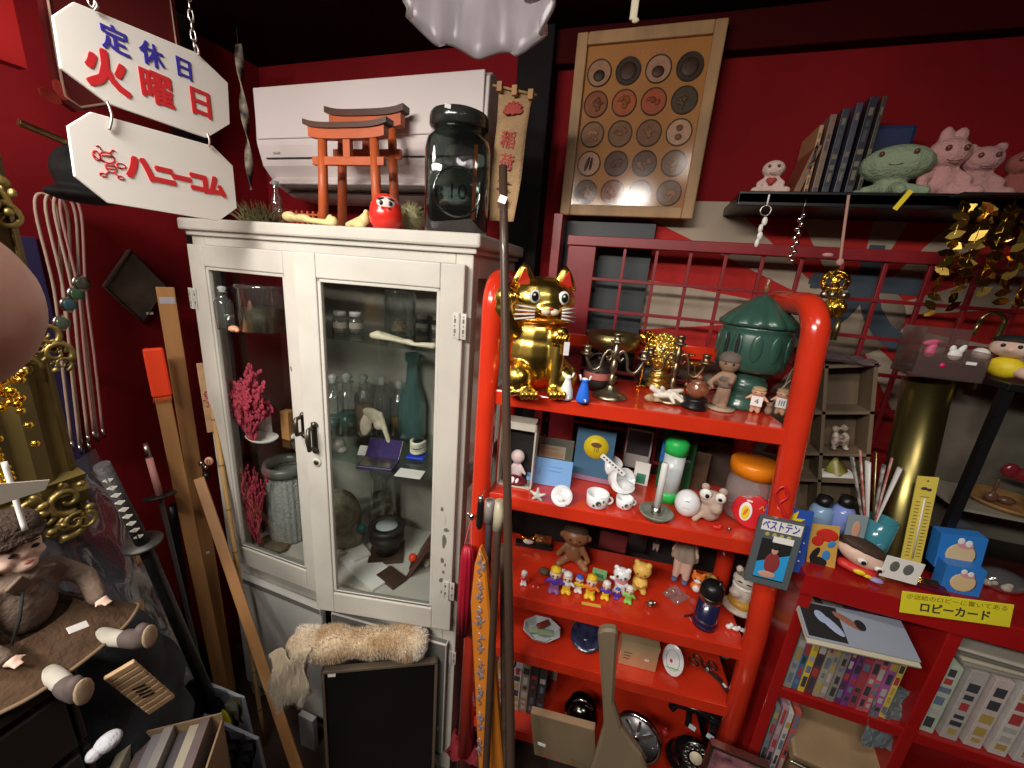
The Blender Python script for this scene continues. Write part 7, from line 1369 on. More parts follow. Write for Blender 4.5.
sub(e, 'handle', lambda b: b.tube([(0, 0, L_), (-.004, 0, L_+hl*.72)], .009, 10), mat('dusty_pink_grip', (.55, .25, .22), .6)); sub(e, 'pommel', lambda b: b.tube([(-.004, 0, L_+hl*.72), (-.006, 0, L_+hl)], [.008, .006], 10), SILVER); sub(e, 'guard', lambda b: b.lathe([(0, L_-.003), (.040, L_-.003), (.042, L_), (.040, L_+.003), (0, L_+.003)], n=28), IRON)
A = atx(172, 505, -1.36); stick('black_scabbard', 'black scabbard leaning between the two swords and planks', 'scabbard', A, down(A, at(205, 745, .72), F0), .024, 0, BLACK, round_=True)
# diamond plaque on wall
c = (atx(107, 283, -1.49)+atx(168, 290, -1.49))/2; s_ = .5*(atx(140, 250, -1.49).z-atx(146, 321, -1.49).z)
e = empty('diamond_plaque', 'dark glazed diamond-shaped plaque on the red left wall', 'plaque', (WX+.001, c.y, c.z)); e.rotation_euler = (0, 0, pi/2)
hw_ = (atx(168, 290, -1.49).y-atx(107, 283, -1.49).y)/2
sub(e, 'tile', lambda b: b.prism([(-hw_, 0), (0, s_), (hw_, 0), (0, -s_)], .02, T(0, -.010, 0)), mat('dim_glazed_tile', (.14, .10, .08), .25, noise=.7, nscale=9, coat=.3)); sub(e, 'border', lambda b: b.tube([(-hw_, -.021, 0), (0, -.021, s_), (hw_, -.021, 0), (0, -.021, -s_)], .003, 6, closed=True), DWOOD); ptag(e, .02, -.022, -s_*.78, .018, .008)
# bolo ties
c0 = atx(78, 360, -1.46); e = empty('blue_display_board', 'dark violet-blue board hanging behind the cord neckties', 'board', (WX+.002, atx(66, 245, -1.5).y, atx(70, 240, -1.5).z)); 
Pq = [atx(58, 238, -1.5), atx(84, 238, -1.5), atx(98, 495, -1.5), atx(66, 495, -1.5)]
sub(e, 'board', lambda b: b.bb(0, .008, Pq[3].y-e.location.y, Pq[2].y-e.location.y, Pq[2].z-e.location.z, 0, .002), mat('violet_blue_cloth', (.035, .025, .10), .8))
CORD = mat('braided_tan_cord', (.50, .36, .28), .6)
for k, (pxt, pxb, pyb, sl, lab) in enumerate(((52, 76, 458, 318, 'leftmost cord necktie with a dull green slide'), (62, 84, 462, 300, 'second cord necktie with a blue-green stone slide'), (70, 92, 452, 290, 'third cord necktie with a large green slide'), (76, 98, 448, 280, 'rightmost cord necktie hanging closest to the red wall'))):
    XX = -1.47+.006*k; a = atx(pxt, 236, XX); bm_ = atx(pxb, pyb-18, XX); dirv = bm_-a; e = empty('cord_necktie', lab, 'necktie', a, 0, 'cord neckties hanging on the left wall'); Z = Vector()
    o1, o2 = Vector((0, -.010, 0)), Vector((0, .010, 0)); top = Vector((0, 0, .06))
    sub(e, 'cord', lambda b: b.tube(curve_pts([dirv+o1, dirv*.6+o1, dirv*.25+o1*.8, top+Vector((0, -.02, 0)), top+Vector((0, 0, .04)), top+Vector((0, .02, 0)), dirv*.25+o2*.8, dirv*.6+o2, dirv+o2], 5), .0032, 7), CORD if k != 3 else mat('dusty_rose_cord', (.42, .22, .2), .6))
    sub(e, 'tip', lambda b: [b.tube([dirv+q_, dirv+q_+Vector((0, 0, -.028))], [.0045, .003], 8) for q_ in (o1, o2)], SILVER)
    sp = dirv*((sl-236)/(pyb-18-236)); sub(e, 'slide', lambda b: (b.m(SILVER), b.ell(sp, (.007, .020, .022)), b.m(mat('slide_stone_%d' % k, [(.10, .14, .10), (.05, .12, .14), (.06, .14, .07), (.08, .08, .06)][k], .2, coat=.5)), b.ell(sp+Vector((.006, 0, 0)), (.005, .015, .016))), None)
e = empty('blue_cameo', 'silver-rimmed oval blue cameo pinned to the violet board', 'brooch', atx(66, 366, -1.48)); sub(e, 'rim', lambda b: b.ell((0, 0, 0), (.004, .024, .016)), SILVER); sub(e, 'stone', lambda b: b.ell((.003, 0, 0), (.004, .019, .012)), mat('cameo_blue', (.03, .05, .22), .25, coat=.4))
# ================================================================ ornate gilt frame
GILT = mat('aged_gilt', (.30, .22, .07), .42, .75, noise=.5, nscale=14, bump=.3, bscale=50); GILTD = mat('olive_gilt_panel', (.17, .12, .035), .5, .4, noise=.35, nscale=6)
XF = -1.1; a = atx(62, 505, XF); t_ = atx(28, 120, XF); 
yr = .44; zb_, zt_ = a.z-.04, 2.0
e = empty('ornate_frame', 'tall ornate gilt mirror frame at the far left', 'mirror frame', (XF, yr, zb_)); H = zt_-zb_; Wf = .115
pf = [(-.0, 0), (.012, .008), (.03, .006), (.045, .022), (.07, .030), (.09, .022), (.105, .03), (.115, .0)]   # across, height
def rail(b, horiz):
    rows = []
    for s in (0, 1):
        rows.append([((h_), (-x if not horiz else (-s*.45)), (s*H if not horiz else x)) for x, h_ in pf])
    b.grid(rows, smooth=True)
sub(e, 'side_rail', lambda b: b.grid([[(h_, -x, s*H) for x, h_ in pf+[(.115, -.03), (0, -.03)]] for s in (0, 1)], close=True, caps=True, smooth=False), GILTD); sub(e, 'bottom_rail', lambda b: b.grid([[(h_, -s*.40-.0, x) for x, h_ in pf+[(.115, -.03), (0, -.03)]] for s in (0, 1)], close=True, caps=True, smooth=False), GILTD)
sub(e, 'bead_line', lambda b: (b.cyl((.008, -.012, 0), (.008, -.012, H), .003, n=8), b.cyl((.03, -.105, 0), (.03, -.105, H), .003, n=8)), GILT)
def scroll(b, c, s, a0, flip=1): b.tube([c+Vector((0, flip*s*(1-i/22)*cos(a0+i*.42), s*(1-i/22)*sin(a0+i*.42))) for i in range(20)], [s*(.26-.008*i) for i in range(20)], 7)
def orn(zc, yc, s, seed):
    R = random.Random(seed)
    def f(b):
        b.m(GILT)
        for k in range(7): scroll(b, Vector((.035+R.uniform(-.008, .012), yc+R.uniform(-.6, .6)*s, zc+R.uniform(-.7, .7)*s)), s*R.uniform(.28, .5), R.uniform(0, 6), R.choice((-1, 1)))
        for k in range(22): b.ell((.03+R.uniform(-.006, .014), yc+R.uniform(-.8, .8)*s, zc+R.uniform(-.9, .9)*s), (s*.10, s*R.uniform(.08, .2), s*R.uniform(.06, .14)), (R.uniform(-1, 1), 0, 0), n=10)
    sub(e, 'scroll_ornament', f, None)
z_of = lambda py, px=40: atx(px, py, XF).z-zb_
orn(z_of(345, 45), -.03, .05, 2); orn(z_of(510, 50), -.06, .065, 5); orn(z_of(200, 15), -.06, .06, 8)
sub(e, 'mirror', lambda b: b.bb(-.02, -.015, -.40, -.10, .08, H), mat('dim_mirror', (.22, .26, .28), .15, .6))
# bright gold beaded piece
c = atx(-22, 392, -.78); e = empty('gold_beaded_ornament', 'bright gold beaded ornament at the left edge', 'ornament', c)
def beadf(b):
    for k in range(150):
        v = Vector((RND.uniform(-.02, .02), RND.uniform(-.055, .035), RND.gauss(0, .025))); b.ico(v, .0055, 1, smooth=True)
    for j in range(9):
        for k in range(6): b.ico((RND.uniform(-.006, .006), -.03+.006*k+.001*j, -.07-.009*j), .004, 1, smooth=True)
sub(e, 'beads', beadf, mat('bright_gold_leaf', (.95, .60, .05), .25, 1.)); 
A = atx(4, 462, -.76); B = atx(25, 530, -.75); e, L_ = stick('white_rod', 'thin white rod slanting at the left edge', 'rod', A, B, .006, 0, WHITE, round_=True)
b = MB(); P_ = [atx(0, 486, -.7), atx(45, 478, -.72), atx(40, 488, -.72), atx(0, 508, -.7)]; c = sum(P_, Vector())/4
b.prism([((p.y-c.y), (p.z-c.z)) for p in P_], .002); o = tag(b.build('cream_card', PAPER), 'cream card corner sticking out at the left edge', 'card', loc=c); o.rotation_euler = (0, 0, pi/2); o.data.materials[0] = mat('cream_card', 0)
# hat, rod, red box, panel behind the signs, hanging twist
o = blobs(None, 'black_hat', BLKM, .16, [((0, 0, .45), (.30, .34, .38)), ((0, 0, .15), (.36, .46, .12)), ((.05, .2, .3), (.25, .2, .25))], vox=.03); c = atx(80, 165, -1.3); tag(o, 'black felt hat hanging in the dark below the signs', 'hat', loc=c-Vector((0, 0, .09)))
e, L_ = stick('brass_rod', 'short brass rod pointing right below the upper left corner', 'rod', atx(18, 122, -1.25), atx(66, 142, -1.25), .014, 0, BRASS, round_=True)
P_ = [atx(0, -20, -1.3), atx(14, -20, -1.3), atx(19, 70, -1.3), atx(0, 68, -1.3)]; b = MB(); b.bb(0, .03, P_[0].y-P_[2].y-.05, 0, 0, P_[1].z-P_[2].z); tag(b.build('red_box', mat('red_card_box', (.32, .012, .012), .4)), 'red box hanging in the top left corner', 'box', loc=P_[2]); bpy.data.objects['red_box'].data.materials[0] = mat('red_card_box', 0)
Q = [(38, -10), (170, -10), (182, 75), (176, 96), (75, 112), (58, 100), (50, 60)]; P_ = [atx(x, y, -1.35) for x, y in Q]; c = sum(P_, Vector())/len(P_)
e = empty('shop_bag', 'dark red bag with pale rounded outline hanging behind the upper sign', 'bag', c); e.rotation_euler = (0, 0, pi/2); loc = [(p.y-c.y, p.z-c.z) for p in P_]
sub(e, 'panel', lambda b: b.prism(loc, .02), mat('dark_red_bag', (.10, .008, .008), .5)); sub(e, 'outline', lambda b: b.tube([(x*.93, -.0115, z*.92) for x, z in loc], .003, 6, closed=True), mat('faded_pink_line', (.40, .24, .18), .6)); blot_ = [b_ for b_ in ()]
sub(e, 'red_emblem', lambda b: (b.ell((-.14, -.0115, -.13), (.02, .001, .012), (0, .4, 0)), b.ell((-.12, -.0115, -.11), (.012, .001, .02), (0, -.3, 0))), INKD)
c = at(238, 44, 1.12); e = empty('twisted_streamer', 'dark twisted streamer with cream patches hanging left of the air conditioner', 'streamer', c); L2 = c.z-at(243, 190, 1.12).z
sub(e, 'twist', lambda b: b.grid([[(.012*cos(t*9)*s, .012*sin(t*9)*s, -L2*t) for s in (-1, 1)] for t in [i/60 for i in range(61)]], smooth=True), mat('streamer_dark', (.03, .02, .025), .6, noise=.5, nscale=22, col2=(.42, .34, .24))); o = e.children[0]; md = o.modifiers.new('t', 'SOLIDIFY'); md.thickness = .003
sub(e, 'cord', lambda b: b.cyl((0, 0, 0), (0, 0, CZ-c.z), .0015), BLKM)

# ================================================================ bottom left heap
TAP = mat('black_crate_wood', (.022, .015, .012), .6, noise=.3, nscale=8)
e = empty('wooden_crate', 'dark wooden crate under the seated doll', 'crate', (-1.15, .06, FZ)); 
sub(e, 'top_board', lambda b: b.bb(-.30, .33, -.30, .21, 1.00, 1.02, .003), TAP)
for i in range(7): sub(e, 'slat', lambda b: b.bb(-.30, .32, .195, .205, .02+.14*i, .14+.14*i, .003), TAP); sub(e, 'slat', lambda b: b.bb(.315, .325, -.30, .19, .02+.14*i, .14+.14*i, .003), TAP)
for x in (-.29, .30):
    for y in (-.28, .18): sub(e, 'corner_post', lambda b: b.bb(x, x+.015, y, y+.012, 0, 1.0), TAP)
CTZ = FZ+1.021
# doll, facing the room
DP = Vector((-.90, .262, CTZ)); e = empty('vintage_doll', 'seated vintage doll in brown hat, beige coat and brown skirt', 'doll', DP, face_cam(DP)+.45)
k = .275; COAT = mat('beige_wool_coat', (.20, .14, .105), .9, noise=.25, nscale=30, bump=.4, bscale=120); SK = mat('brown_corduroy', (.085, .045, .022), .9, noise=.3, nscale=25, bump=.5, bscale=90); HATM = mat('brown_fur_hat', (.045, .025, .016), .9, bump=1., bscale=150)
blobs(e, 'head', SKINP, k, [((0, 0, .80), (.135, .125, .145)), ((0, -.115, .775), (.025, .025, .02)), ((0, -.09, .70), (.06, .05, .04)), ((0, .01, .66), (.05, .05, .08)), ((-.07, -.085, .75), (.04, .035, .035)), ((.07, -.085, .75), (.04, .035, .035))], vox=.014)
blobs(e, 'hat', HATM, k, [((0, .02, .92), (.17, .16, .09)), ((0, .0, .865), (.18, .165, .035))], vox=.02); blobs(e, 'hair', mat('dark_brown_hair', 0), k, [((-.11, .03, .78), (.05, .09, .11)), ((.11, .03, .78), (.05, .09, .11)), ((0, .08, .8), (.12, .07, .12))], vox=.02)
dots(e, 'eye', BLACK, k, [((s*.05, -.118, .80), (.020, .010, .012)) for s in (-1, 1)], 12); dots(e, 'eyebrow', HATM, k, [((s*.052, -.118, .835), (.026, .006, .005)) for s in (-1, 1)]); dots(e, 'lips', mat('doll_lips', (.45, .12, .10), .4), k, [((0, -.125, .725), (.022, .010, .008))])
blobs(e, 'coat', COAT, k, [((0, .0, .42), (.15, .11, .22)), ((0, 0, .58), (.15, .10, .07)), ('l', (-.15, 0, .56), (-.27, -.05, .38), .062, .058), ('l', (-.27, -.05, .38), (-.23, -.18, .28), .058, .052), ('l', (.15, 0, .56), (.27, -.05, .38), .062, .058), ('l', (.27, -.05, .38), (.22, -.18, .28), .058, .052)], vox=.02)
sub(e, 'collar', lambda b: [b.box((.09*k, .02*k, .10*k), (s*.055*k, -.10*k, .60*k), (.3, s*.5, 0), bev=.004) for s in (-1, 1)], COAT); sub(e, 'trim', lambda b: [b.tube([(s*.05*k, -.115*k, .56*k), (s*.10*k, -.13*k, .42*k), (s*.17*k, -.15*k, .30*k)], .008*k, 6) for s in (-1, 1)], BLKM)
for s in (-1, 1): blobs(e, 'hand', SKINP, k, [((s*.22, -.21, .265), (.035, .04, .025))]+[('l', (s*(.20+.012*j), -.235, .26), (s*(.20+.012*j), -.265-.003*(j % 2), .25), .009, .007) for j in range(4)]+[('l', (s*.195, -.21, .265), (s*.175, -.235, .262), .010, .008)], vox=.010, sm=1)
def skirt(b):
    rows = []
    for j in range(9):
        t = j/8; r_ = .17+.16*t; rows.append([(k*(r_*1.15*cos(a)*(1+.04*cos(6*a))), k*(-.22*t+r_*.55*sin(a)*(1-.3*t)-.02), k*(.30-.23*t+.05*sin(a)*(1-t)+.05*(a > pi)*0)) for a in [2*pi*i/40 for i in range(40)]])
    b.grid(rows, close=True)
    rows = []
sub(e, 'skirt', skirt, SK); sub(e, 'skirt_hem', lambda b: b.tube([(k*.33*1.15*cos(a)*(1+.04*cos(6*a)), k*(-.24+.33*.385*sin(a)), k*.07) for a in [2*pi*i/40 for i in range(40)]], .012*k, 6, closed=True), mat('skirt_hem_tan', (.20, .13, .075), .8))
for s in (-1, 1):
    blobs(e, 'leg', mat('white_sock', (.45, .42, .36), .8), k, [('l', (s*.10, -.12, .10), (s*.16, -.46, .055), .065, .05)], vox=.025); blobs(e, 'shoe', mat('grey_suede_boot', (.10, .075, .07), .7), k, [('l', (s*.16, -.44, .065), (s*.17, -.52, .065), .062, .06), ((s*.18, -.55, .10), (.055, .05, .10))], vox=.025); dots(e, 'shoe_sole', mat('cork_sole', (.38, .28, .18), .7), k, [((s*.18, -.60, .10), (.05, .012, .085))])
ptag(e, .03*k, -.30*k, .26*k, .028, .012, (-.9, .4, 0))
bpy.context.view_layer.update()
# plastic wrapped bundle
DKB = mat('dark_bundle_cloth', (.018, .016, .025), .7, noise=.3, nscale=10); PLB = pane_mat('clear_bag_film', (.86, .87, .90), 3., .10, (.5, .5, .58), .07)
c = atx(122, 600, -1.14); e = empty('bagged_bundle', 'dark bundle inside a large clear plastic bag left of the swords', 'bundle', (c.x-.03, c.y-.02, FZ))
hb = atx(115, 485, -1.05).z-FZ
blobs(e, 'bundle', DKB, .5, [((-.02, -.02, .9), (.27, .26, 1.05)), ((0, .05, .5), (.27, .25, .5)), ((-.1, -.1, 1.8), (.20, .18, .35))], vox=.04)
def film(b):
    R = random.Random(5); rows = []
    for j in range(40):
        t = j/39; z = .55+(hb-.55)*t; row = []
        for i in range(56):
            a = 2*pi*i/56; r_ = (.165-.05*t)*(1+.04*sin(3*a+t*7)+.035*sin(7*a-t*11)+.022*sin(13*a+t*23))+R.uniform(-.0015, .0015); row.append((r_*cos(a)*1.0-.02-.04*t, r_*sin(a)*.95-.03*t, z+.02*sin(5*a+t*6)))
        rows.append(row)
    b.grid(rows, close=True, smooth=True)
sub(e, 'plastic_film', film, PLB)
# navy cloth bag with wooden flute panel
NV = mat('navy_grey_cloth', (.022, .026, .034), .8, noise=.3, nscale=12, bump=.3, bscale=60); c = atx(112, 670, -.86)
o = blobs(None, 'navy_cloth_bag', NV, .42, [((0, 0, .60), (.20, .22, .34)), ((.05, -.08, .25), (.26, .26, .26)), ((-.1, .12, .3), (.25, .22, .28)), ((0, 0, .1), (.32, .30, .1))], vox=.03); tag(o, 'dark navy-grey cloth bag slumped below the doll boots', 'bag', loc=(c.x-.11, c.y+.04, c.z-.34))
c = atx(142, 688, -.74); e = empty('slatted_wood_tag', 'tan wooden slatted tag with burnt marks on the navy bag', 'wooden tag', c); e.rotation_euler = (radians(-35), radians(15), radians(62)); e.rotation_euler = (frame_from(c, atx(164, 705, -.74)-atx(123, 671, -.74), Vector((.25, .15, 1))) ).to_euler()
Lw = (atx(164, 706, -.74)-atx(121, 670, -.74)).length
for i in range(9): sub(e, 'slat', lambda b: b.bb(-Lw/2+i*Lw/9, -Lw/2+(i+.86)*Lw/9, -.004, .004, -.020, .020, .002), mat('pale_slat_wood', (.50, .32, .17), .55, noise=.35, nscale=40))
sub(e, 'burnt_marks', lambda b: [b.box((.004, .001, .016), (-.012+.011*j, -.0048, 0), (0, .4, 0)) for j in range(4)], BLKM)
c = atx(108, 742, -.66); e = empty('white_ball', 'white pompom ball at the lower left', 'ball', c); dots(e, 'ball', mat('white_fluff', (.45, .46, .50), .9, bump=.6, bscale=80), 1, [((0, 0, 0), (.014, .017, .012)), ((0, -.016, -.002), (.010, .010, .009))], 18)
# magazine box
c = onz(160, 768, .42); e = empty('magazine_box', 'cardboard box of upright magazines at the bottom left', 'box', (-.80, .315, .425), .65)
e.scale = (.7, .7, 1)
sub(e, 'box', lambda b: (b.bb(-.16, .16, -.09, -.085, 0, .17), b.bb(-.16, .16, .085, .09, 0, .19), b.bb(-.16, -.155, -.09, .09, 0, .17), b.bb(.155, .16, -.09, .09, 0, .17), b.bb(-.16, .16, -.09, .09, 0, .005)), mat('cardboard', 0))
sub(e, 'stand', lambda b: b.bb(-.15, .15, -.08, .08, FZ-.425, -.001), TAP)
for i in range(9):
    b = MB(); b.bb(-.14+.031*i, -.14+.031*i+.024, -.08, .08, .006, .17+.012*(i % 3)); tag(b.build('boxed_magazine', mat('mag_%d' % (i % 5), [(.30, .28, .26), (.10, .09, .10), (.40, .36, .28), (.16, .12, .12), (.24, .23, .25)][i % 5], .35)), ['first', 'second', 'third', 'fourth', 'fifth', 'sixth', 'seventh', 'eighth', 'ninth'][i]+' upright magazine in the cardboard box, counted from its left', 'magazine', 'magazines in the cardboard box', loc=e.location, rz=.65).scale = (.7, .7, 1)
# clear packets
for k, (Q, lab) in enumerate((([(208, 703), (262, 698), (256, 760), (198, 762)], 'tall clear packet with a yellow sticker among the planks'), ([(228, 738), (272, 742), (268, 790), (222, 788)], 'crumpled clear packet in front of the stickered one'))):
    e, w, h = slab('clear_packet', lab, 'packet', Q, .56-.04*k, .008, mat('dark_blue_grey_content', (.30, .32, .38), .35, coat=.3))
    R_ = random.Random(k); sub(e, 'film', lambda b: b.grid([[(w*(u/10-.5)*1.06, -.003-.010*abs(sin(u*1.7+v*.8)+.5*sin(u*.7-v*1.9)), h*v/10*1.05) for u in range(11)] for v in range(11)], smooth=False), PLB)
    if k == 0: sub(e, 'yellow_sticker', lambda b: b.ell((w*.32, -.020, h*.72), (w*.07, .001, h*.17)), YEL)
    sub(e, 'filler', lambda b: b.bb(-w*.3, w*.3, .01, .03, FZ-e.location.z, 0), BLKM)
c = at(205, 712, .72); b = MB(); b.m(BRASS); [scroll(b, Vector((RND.uniform(-.03, .03), RND.uniform(-.02, .02), RND.uniform(-.02, .03))), .024, RND.uniform(0, 6)) for _ in range(5)]; tag(b.build('brass_scrollwork'), 'piece of brass scrollwork above the magazine box', 'ornament', loc=at(182, 715, .60))
# ================================================================ front of the cabinet
TL = onz(322, 668, .44); TR = onz(438, 658, .44); mid = (TL+TR)/2; xd = (TR-TL); Wp = xd.length; az = atan2(xd.y, xd.x)
e = empty('black_framed_picture', 'black glossy picture in a thin brown frame leaning on the cabinet', 'picture', (mid.x+.02*sin(az), mid.y-.02, FZ), az); Hp = .44-FZ
lean = .03; Mx = RX(-lean)
def tl(b): b.T = Mx
e.rotation_euler = (-lean, 0, az); e.location = mid-Vector((0, 0, Hp))+Vector((lean*Hp*sin(az), -lean*Hp*cos(az), 0)); Hp /= cos(lean)
FRM = mat('thin_brown_frame', (.16, .12, .085), .4, .3)
sub(e, 'frame', lambda b: (b.bb(-Wp/2, -Wp/2+.009, -.014, .006, 0, Hp, .001), b.bb(Wp/2-.009, Wp/2, -.014, .006, 0, Hp, .001), b.bb(-Wp/2, Wp/2, -.014, .006, Hp-.009, Hp, .001), b.bb(-Wp/2, Wp/2, -.014, .006, 0, .009, .001)), FRM)
sub(e, 'black_panel', lambda b: b.bb(-Wp/2+.008, Wp/2-.008, -.006, .004, .008, Hp-.008), mat('black_gloss_panel', (.004, .004, .005), .10)); sub(e, 'price_tag', lambda b: b.box((.022, .001, .011), (-Wp/2+.028, -.0075, Hp-.022)), TAGM)
# fur roll
FUR = [mat('fur_golden_brown', (.46, .32, .19), .9), mat('fur_cream', (.62, .52, .38), .9), mat('fur_white', (.80, .76, .68), .9), mat('fur_tan_brown', (.28, .17, .09), .9)]
L0, R0 = onz(296, 644, .505), onz(428, 640, .505); ax = (R0-L0); rr = .052
e = empty('fur_pelt', 'rolled golden-brown and white fur pelt draped over the black picture', 'fur', L0)
axn = ax.normalized(); sidev = Vector((0, 0, 1)).cross(axn).normalized(); upv = axn.cross(sidev)
rn = lambda t: rr*(1+.12*sin(t*9)+.08*sin(t*23+1))*(1 if t < .93 else sqrt(max(.05, 1-((t-.93)/.075)**2)))
def skinf(b):
    rows = [[axn*(ax.length*t)+(sidev*cos(a)+upv*sin(a)*.85)*rn(t)*.86 for a in [2*pi*i/20 for i in range(20)]] for t in [j/24 for j in range(25)]]
    b.grid(rows, close=True, caps=True)
sub(e, 'rolled_skin', skinf, mat('fur_base', (.62, .50, .34), .9, noise=.3, nscale=18, col2=(.36, .23, .12)))
def flap(u, v): # hanging left flap
    return Vector((-.005, -.02, 0))+axn*(-.025+.11*u+.008*sin(v*9+u*3))+Vector((.02*v, -.035-.02*sin(v*3)+.012*sin(u*9+v*4), .02-.19*v*(1-.25*u)+.012*sin(u*8)))
sub(e, 'hanging_flap', lambda b: b.grid([[flap(u/10, v/16) for u in range(11)] for v in range(17)]), FUR[1])
md = e.children[-1].modifiers.new('t', 'SOLIDIFY'); md.thickness = .006
blobs(e, 'fur_folds', mat('fur_base', 0), .1, [((.0, .0, -.1), (.30, .3, .4)), ((.25, -.2, -.45), (.32, .2, .35), (0, .4, 0)), ((-.08, -.2, -.6), (.25, .2, .35), (0, -.3, 0)), ((.40, -.3, -.85), (.26, .18, .32), (0, .3, 0)), ((.08, -.3, -1.15), (.22, .16, .3)), ((.3, -.1, -.1), (.3, .25, .3))], vox=.06)
def hair(b):
    R = random.Random(77)
    for k in range(24000):
        if k % 3:
            t = R.random(); a = R.uniform(0, 2*pi); r = rn(t)*.85; n_ = (sidev*cos(a)+upv*sin(a)*.85); p = axn*(ax.length*t)+n_*r
            patch = sin(t*7+1.3*sin(a*2))*.5+.5; ci = 2 if (t > .90 or (t < .16 and R.random() < .8) or R.random() < .06) else (0 if patch > .35 else (1 if R.random() < .5 else 3)); dirh = (n_*.7+axn*R.uniform(-.5, .3)+Vector((R.uniform(-.4, .4), R.uniform(-.4, .4), R.uniform(-.7, .1)))).normalized(); L_ = R.uniform(.006, .012)
        else:
            u, v = R.random(), R.random(); p = flap(u, v); dirh = (Vector((sidev.x, sidev.y, 0))*R.choice((-1, -1, 1))*-.4+Vector((R.uniform(-.5, .5), -.5, -.8))).normalized(); L_ = R.uniform(.012, .022); ci = 1 if R.random() < .6 else 2
        b.ci = b.mats.index(FUR[ci]); w = dirh.orthogonal().normalized()*.00055
        nf = len(b.bm.faces); f = b.bm.faces.new([b.bm.verts.new(q) for q in (p-w, p+w, p+dirh*L_)]); f.material_index = b.ci
b = MB(); b.mats = list(FUR); hair(b); o = b.build('hairs', None, e, norm=False)
b = MB(); b.bb(-.02, .02, -.02, .02, 0, .001) ; b.bm.free()
q = at(311, 725, .80); b = MB(); b.bb(-.035, .03, -.01, .01, 0, q.z+.06-FZ, .002); tag(b.build('white_board', WHITE), 'white board standing below the hanging fur', 'board', loc=(q.x, .79, FZ)); bpy.data.objects['white_board'].data.materials[0] = CREAMD
# ================================================================ long poles in front of the rack
A = at(503, 166, .80); B = down(A, at(511, 760, .66), F0)
e, L_ = stick('long_pole', 'tall thin brown pole with a price tag in front of the rack', 'pole', A, B, .024, 0, mat('brown_lacquered_pole', (.085, .05, .035), .35, noise=.35, nscale=7, stretch=(1, 1, .1), coat=.3), round_=True, r1=.017)
sub(e, 'price_tag', lambda b: b.box((.016, .001, .014), (.001, -.0105, L_-.065), (0, .4, 0)), TAGM)
A = at(499, 505, .74); B = down(A, at(486, 768, .68), F0); e, L_ = stick('walking_cane', 'brown cane with an ivory handle left of the tall pole', 'cane', A, B, .018, 0, DWOOD, round_=True); sub(e, 'handle', lambda b: b.tube([(0, 0, L_-.06), (.002, 0, L_-.02), (0, 0, L_+.012)], [.0125, .0135, .009], 12), mat('ivory_handle', (.45, .40, .28), .35, noise=.3, nscale=30))
A = at(503, 545, .78); stick('rough_stick', 'rough dark stick between the ivory-handled cane and the tall pole', 'stick', A, down(A, at(504, 768, .72), F0), .016, 0, mat('rough_bark', (.11, .075, .05), .8, noise=.4, nscale=30, bump=.6, bscale=40), round_=True)
A = at(490, 500, .77); B = down(A, at(480, 768, .74), F0); e, L_ = stick('umbrella', 'folded umbrella with a grey handle behind the cane', 'umbrella', A, B, .016, 0, mat('dark_umbrella_cloth', (.04, .03, .035), .7), round_=True); sub(e, 'handle', lambda b: b.tube([(0, 0, L_-.055), (0, 0, L_)], [.013, .012], 12), mat('grey_plastic_handle', (.22, .20, .19), .3))
# tassel, black handle
c = at(468, 546, .80); e = empty('red_tassel', 'crimson tassel on a pink cord beside the cabinet door', 'tassel', c)
hz = c.z-at(466, 634, .80).z; sub(e, 'skirt', lambda b: b.grid([[(.0001+r_*cos(a)*(1+.08*cos(9*a)), r_*sin(a)*(1+.08*cos(9*a)), -hz*t) for a in [2*pi*i/54 for i in range(54)]] for r_, t in ((.002, 0), (.012, .01), (.017, .12), (.019, .6), (.016, 1.), (.004, 1.0))], close=True), mat('crimson_silk', (.42, .008, .03), .5, noise=.35, nscale=60, stretch=(1, 1, .05)))
sub(e, 'cord', lambda b: b.tube(curve_pts([(-.010, 0, 0), (-.002, 0, .045), (.006, 0, .085), (.008, 0, .05), (.010, 0, 0)]), .0014, 6), mat('pink_cord', (.6, .12, .14), .6)); dots(e, 'cord_knot', CHROME, 1, [((.006, 0, .088), (.008, .008, .010)), ((-.004, .004, .090), .006)])
c = at(481, 498, .79); b = MB(); b.m(BLACK); b.lathe([(0, 0), (.006, -.002), (.008, -.015), (.009, -.075), (.005, -.085), (0, -.086)]); b.m(SILVER); b.lathe([(0, .006), (.007, .004), (.007, -.002)]); b.cyl((0, 0, 0), (0, .04, .012), .0012); tag(b.build('black_hanging_handle'), 'short black handle hanging by the left rack post', 'handle', loc=c)
# orange dragon case
Yo = .72; Q = [(481, 545), (487, 560), (489, 768), (470, 768), (472, 600), (476, 562)]; P_ = [at(x, y, Yo) for x, y in Q]; bt = [P_[3], P_[2]]; P_[3] = P_[3]+(P_[3]-P_[4])*2.9; P_[2] = P_[2]+(P_[2]-P_[1])*2.3; zm = FZ+.005; P_[3].z = P_[2].z = zm
c = Vector((sum(p.x for p in P_)/6, Yo, zm)); e = empty('dragon_sword_case', 'orange silk case with silver dragon pattern beside the poles', 'case', c)
sub(e, 'case', lambda b: b.prism([(p.x-c.x, p.z-c.z) for p in P_], .022), mat('orange_silk', (.62, .20, .02), .45)); e.children[0].modifiers.new('bv', 'BEVEL').width = .004
def drag(b):
    for py in range(566, 768, 26):
        q = at(480, py, Yo-.0125)-c; R = random.Random(py)
        for k in range(8): b.ell((q.x+R.uniform(-.009, .009), q.y, q.z+R.uniform(-.022, .022)), (R.uniform(.002, .005), .0008, R.uniform(.003, .008)), (0, R.uniform(-1, 1), 0), n=8)
        b.tube([(q.x+.006*sin(t*2.2), q.y, q.z-.03+.008*t) for t in range(9)], .0016, 5)
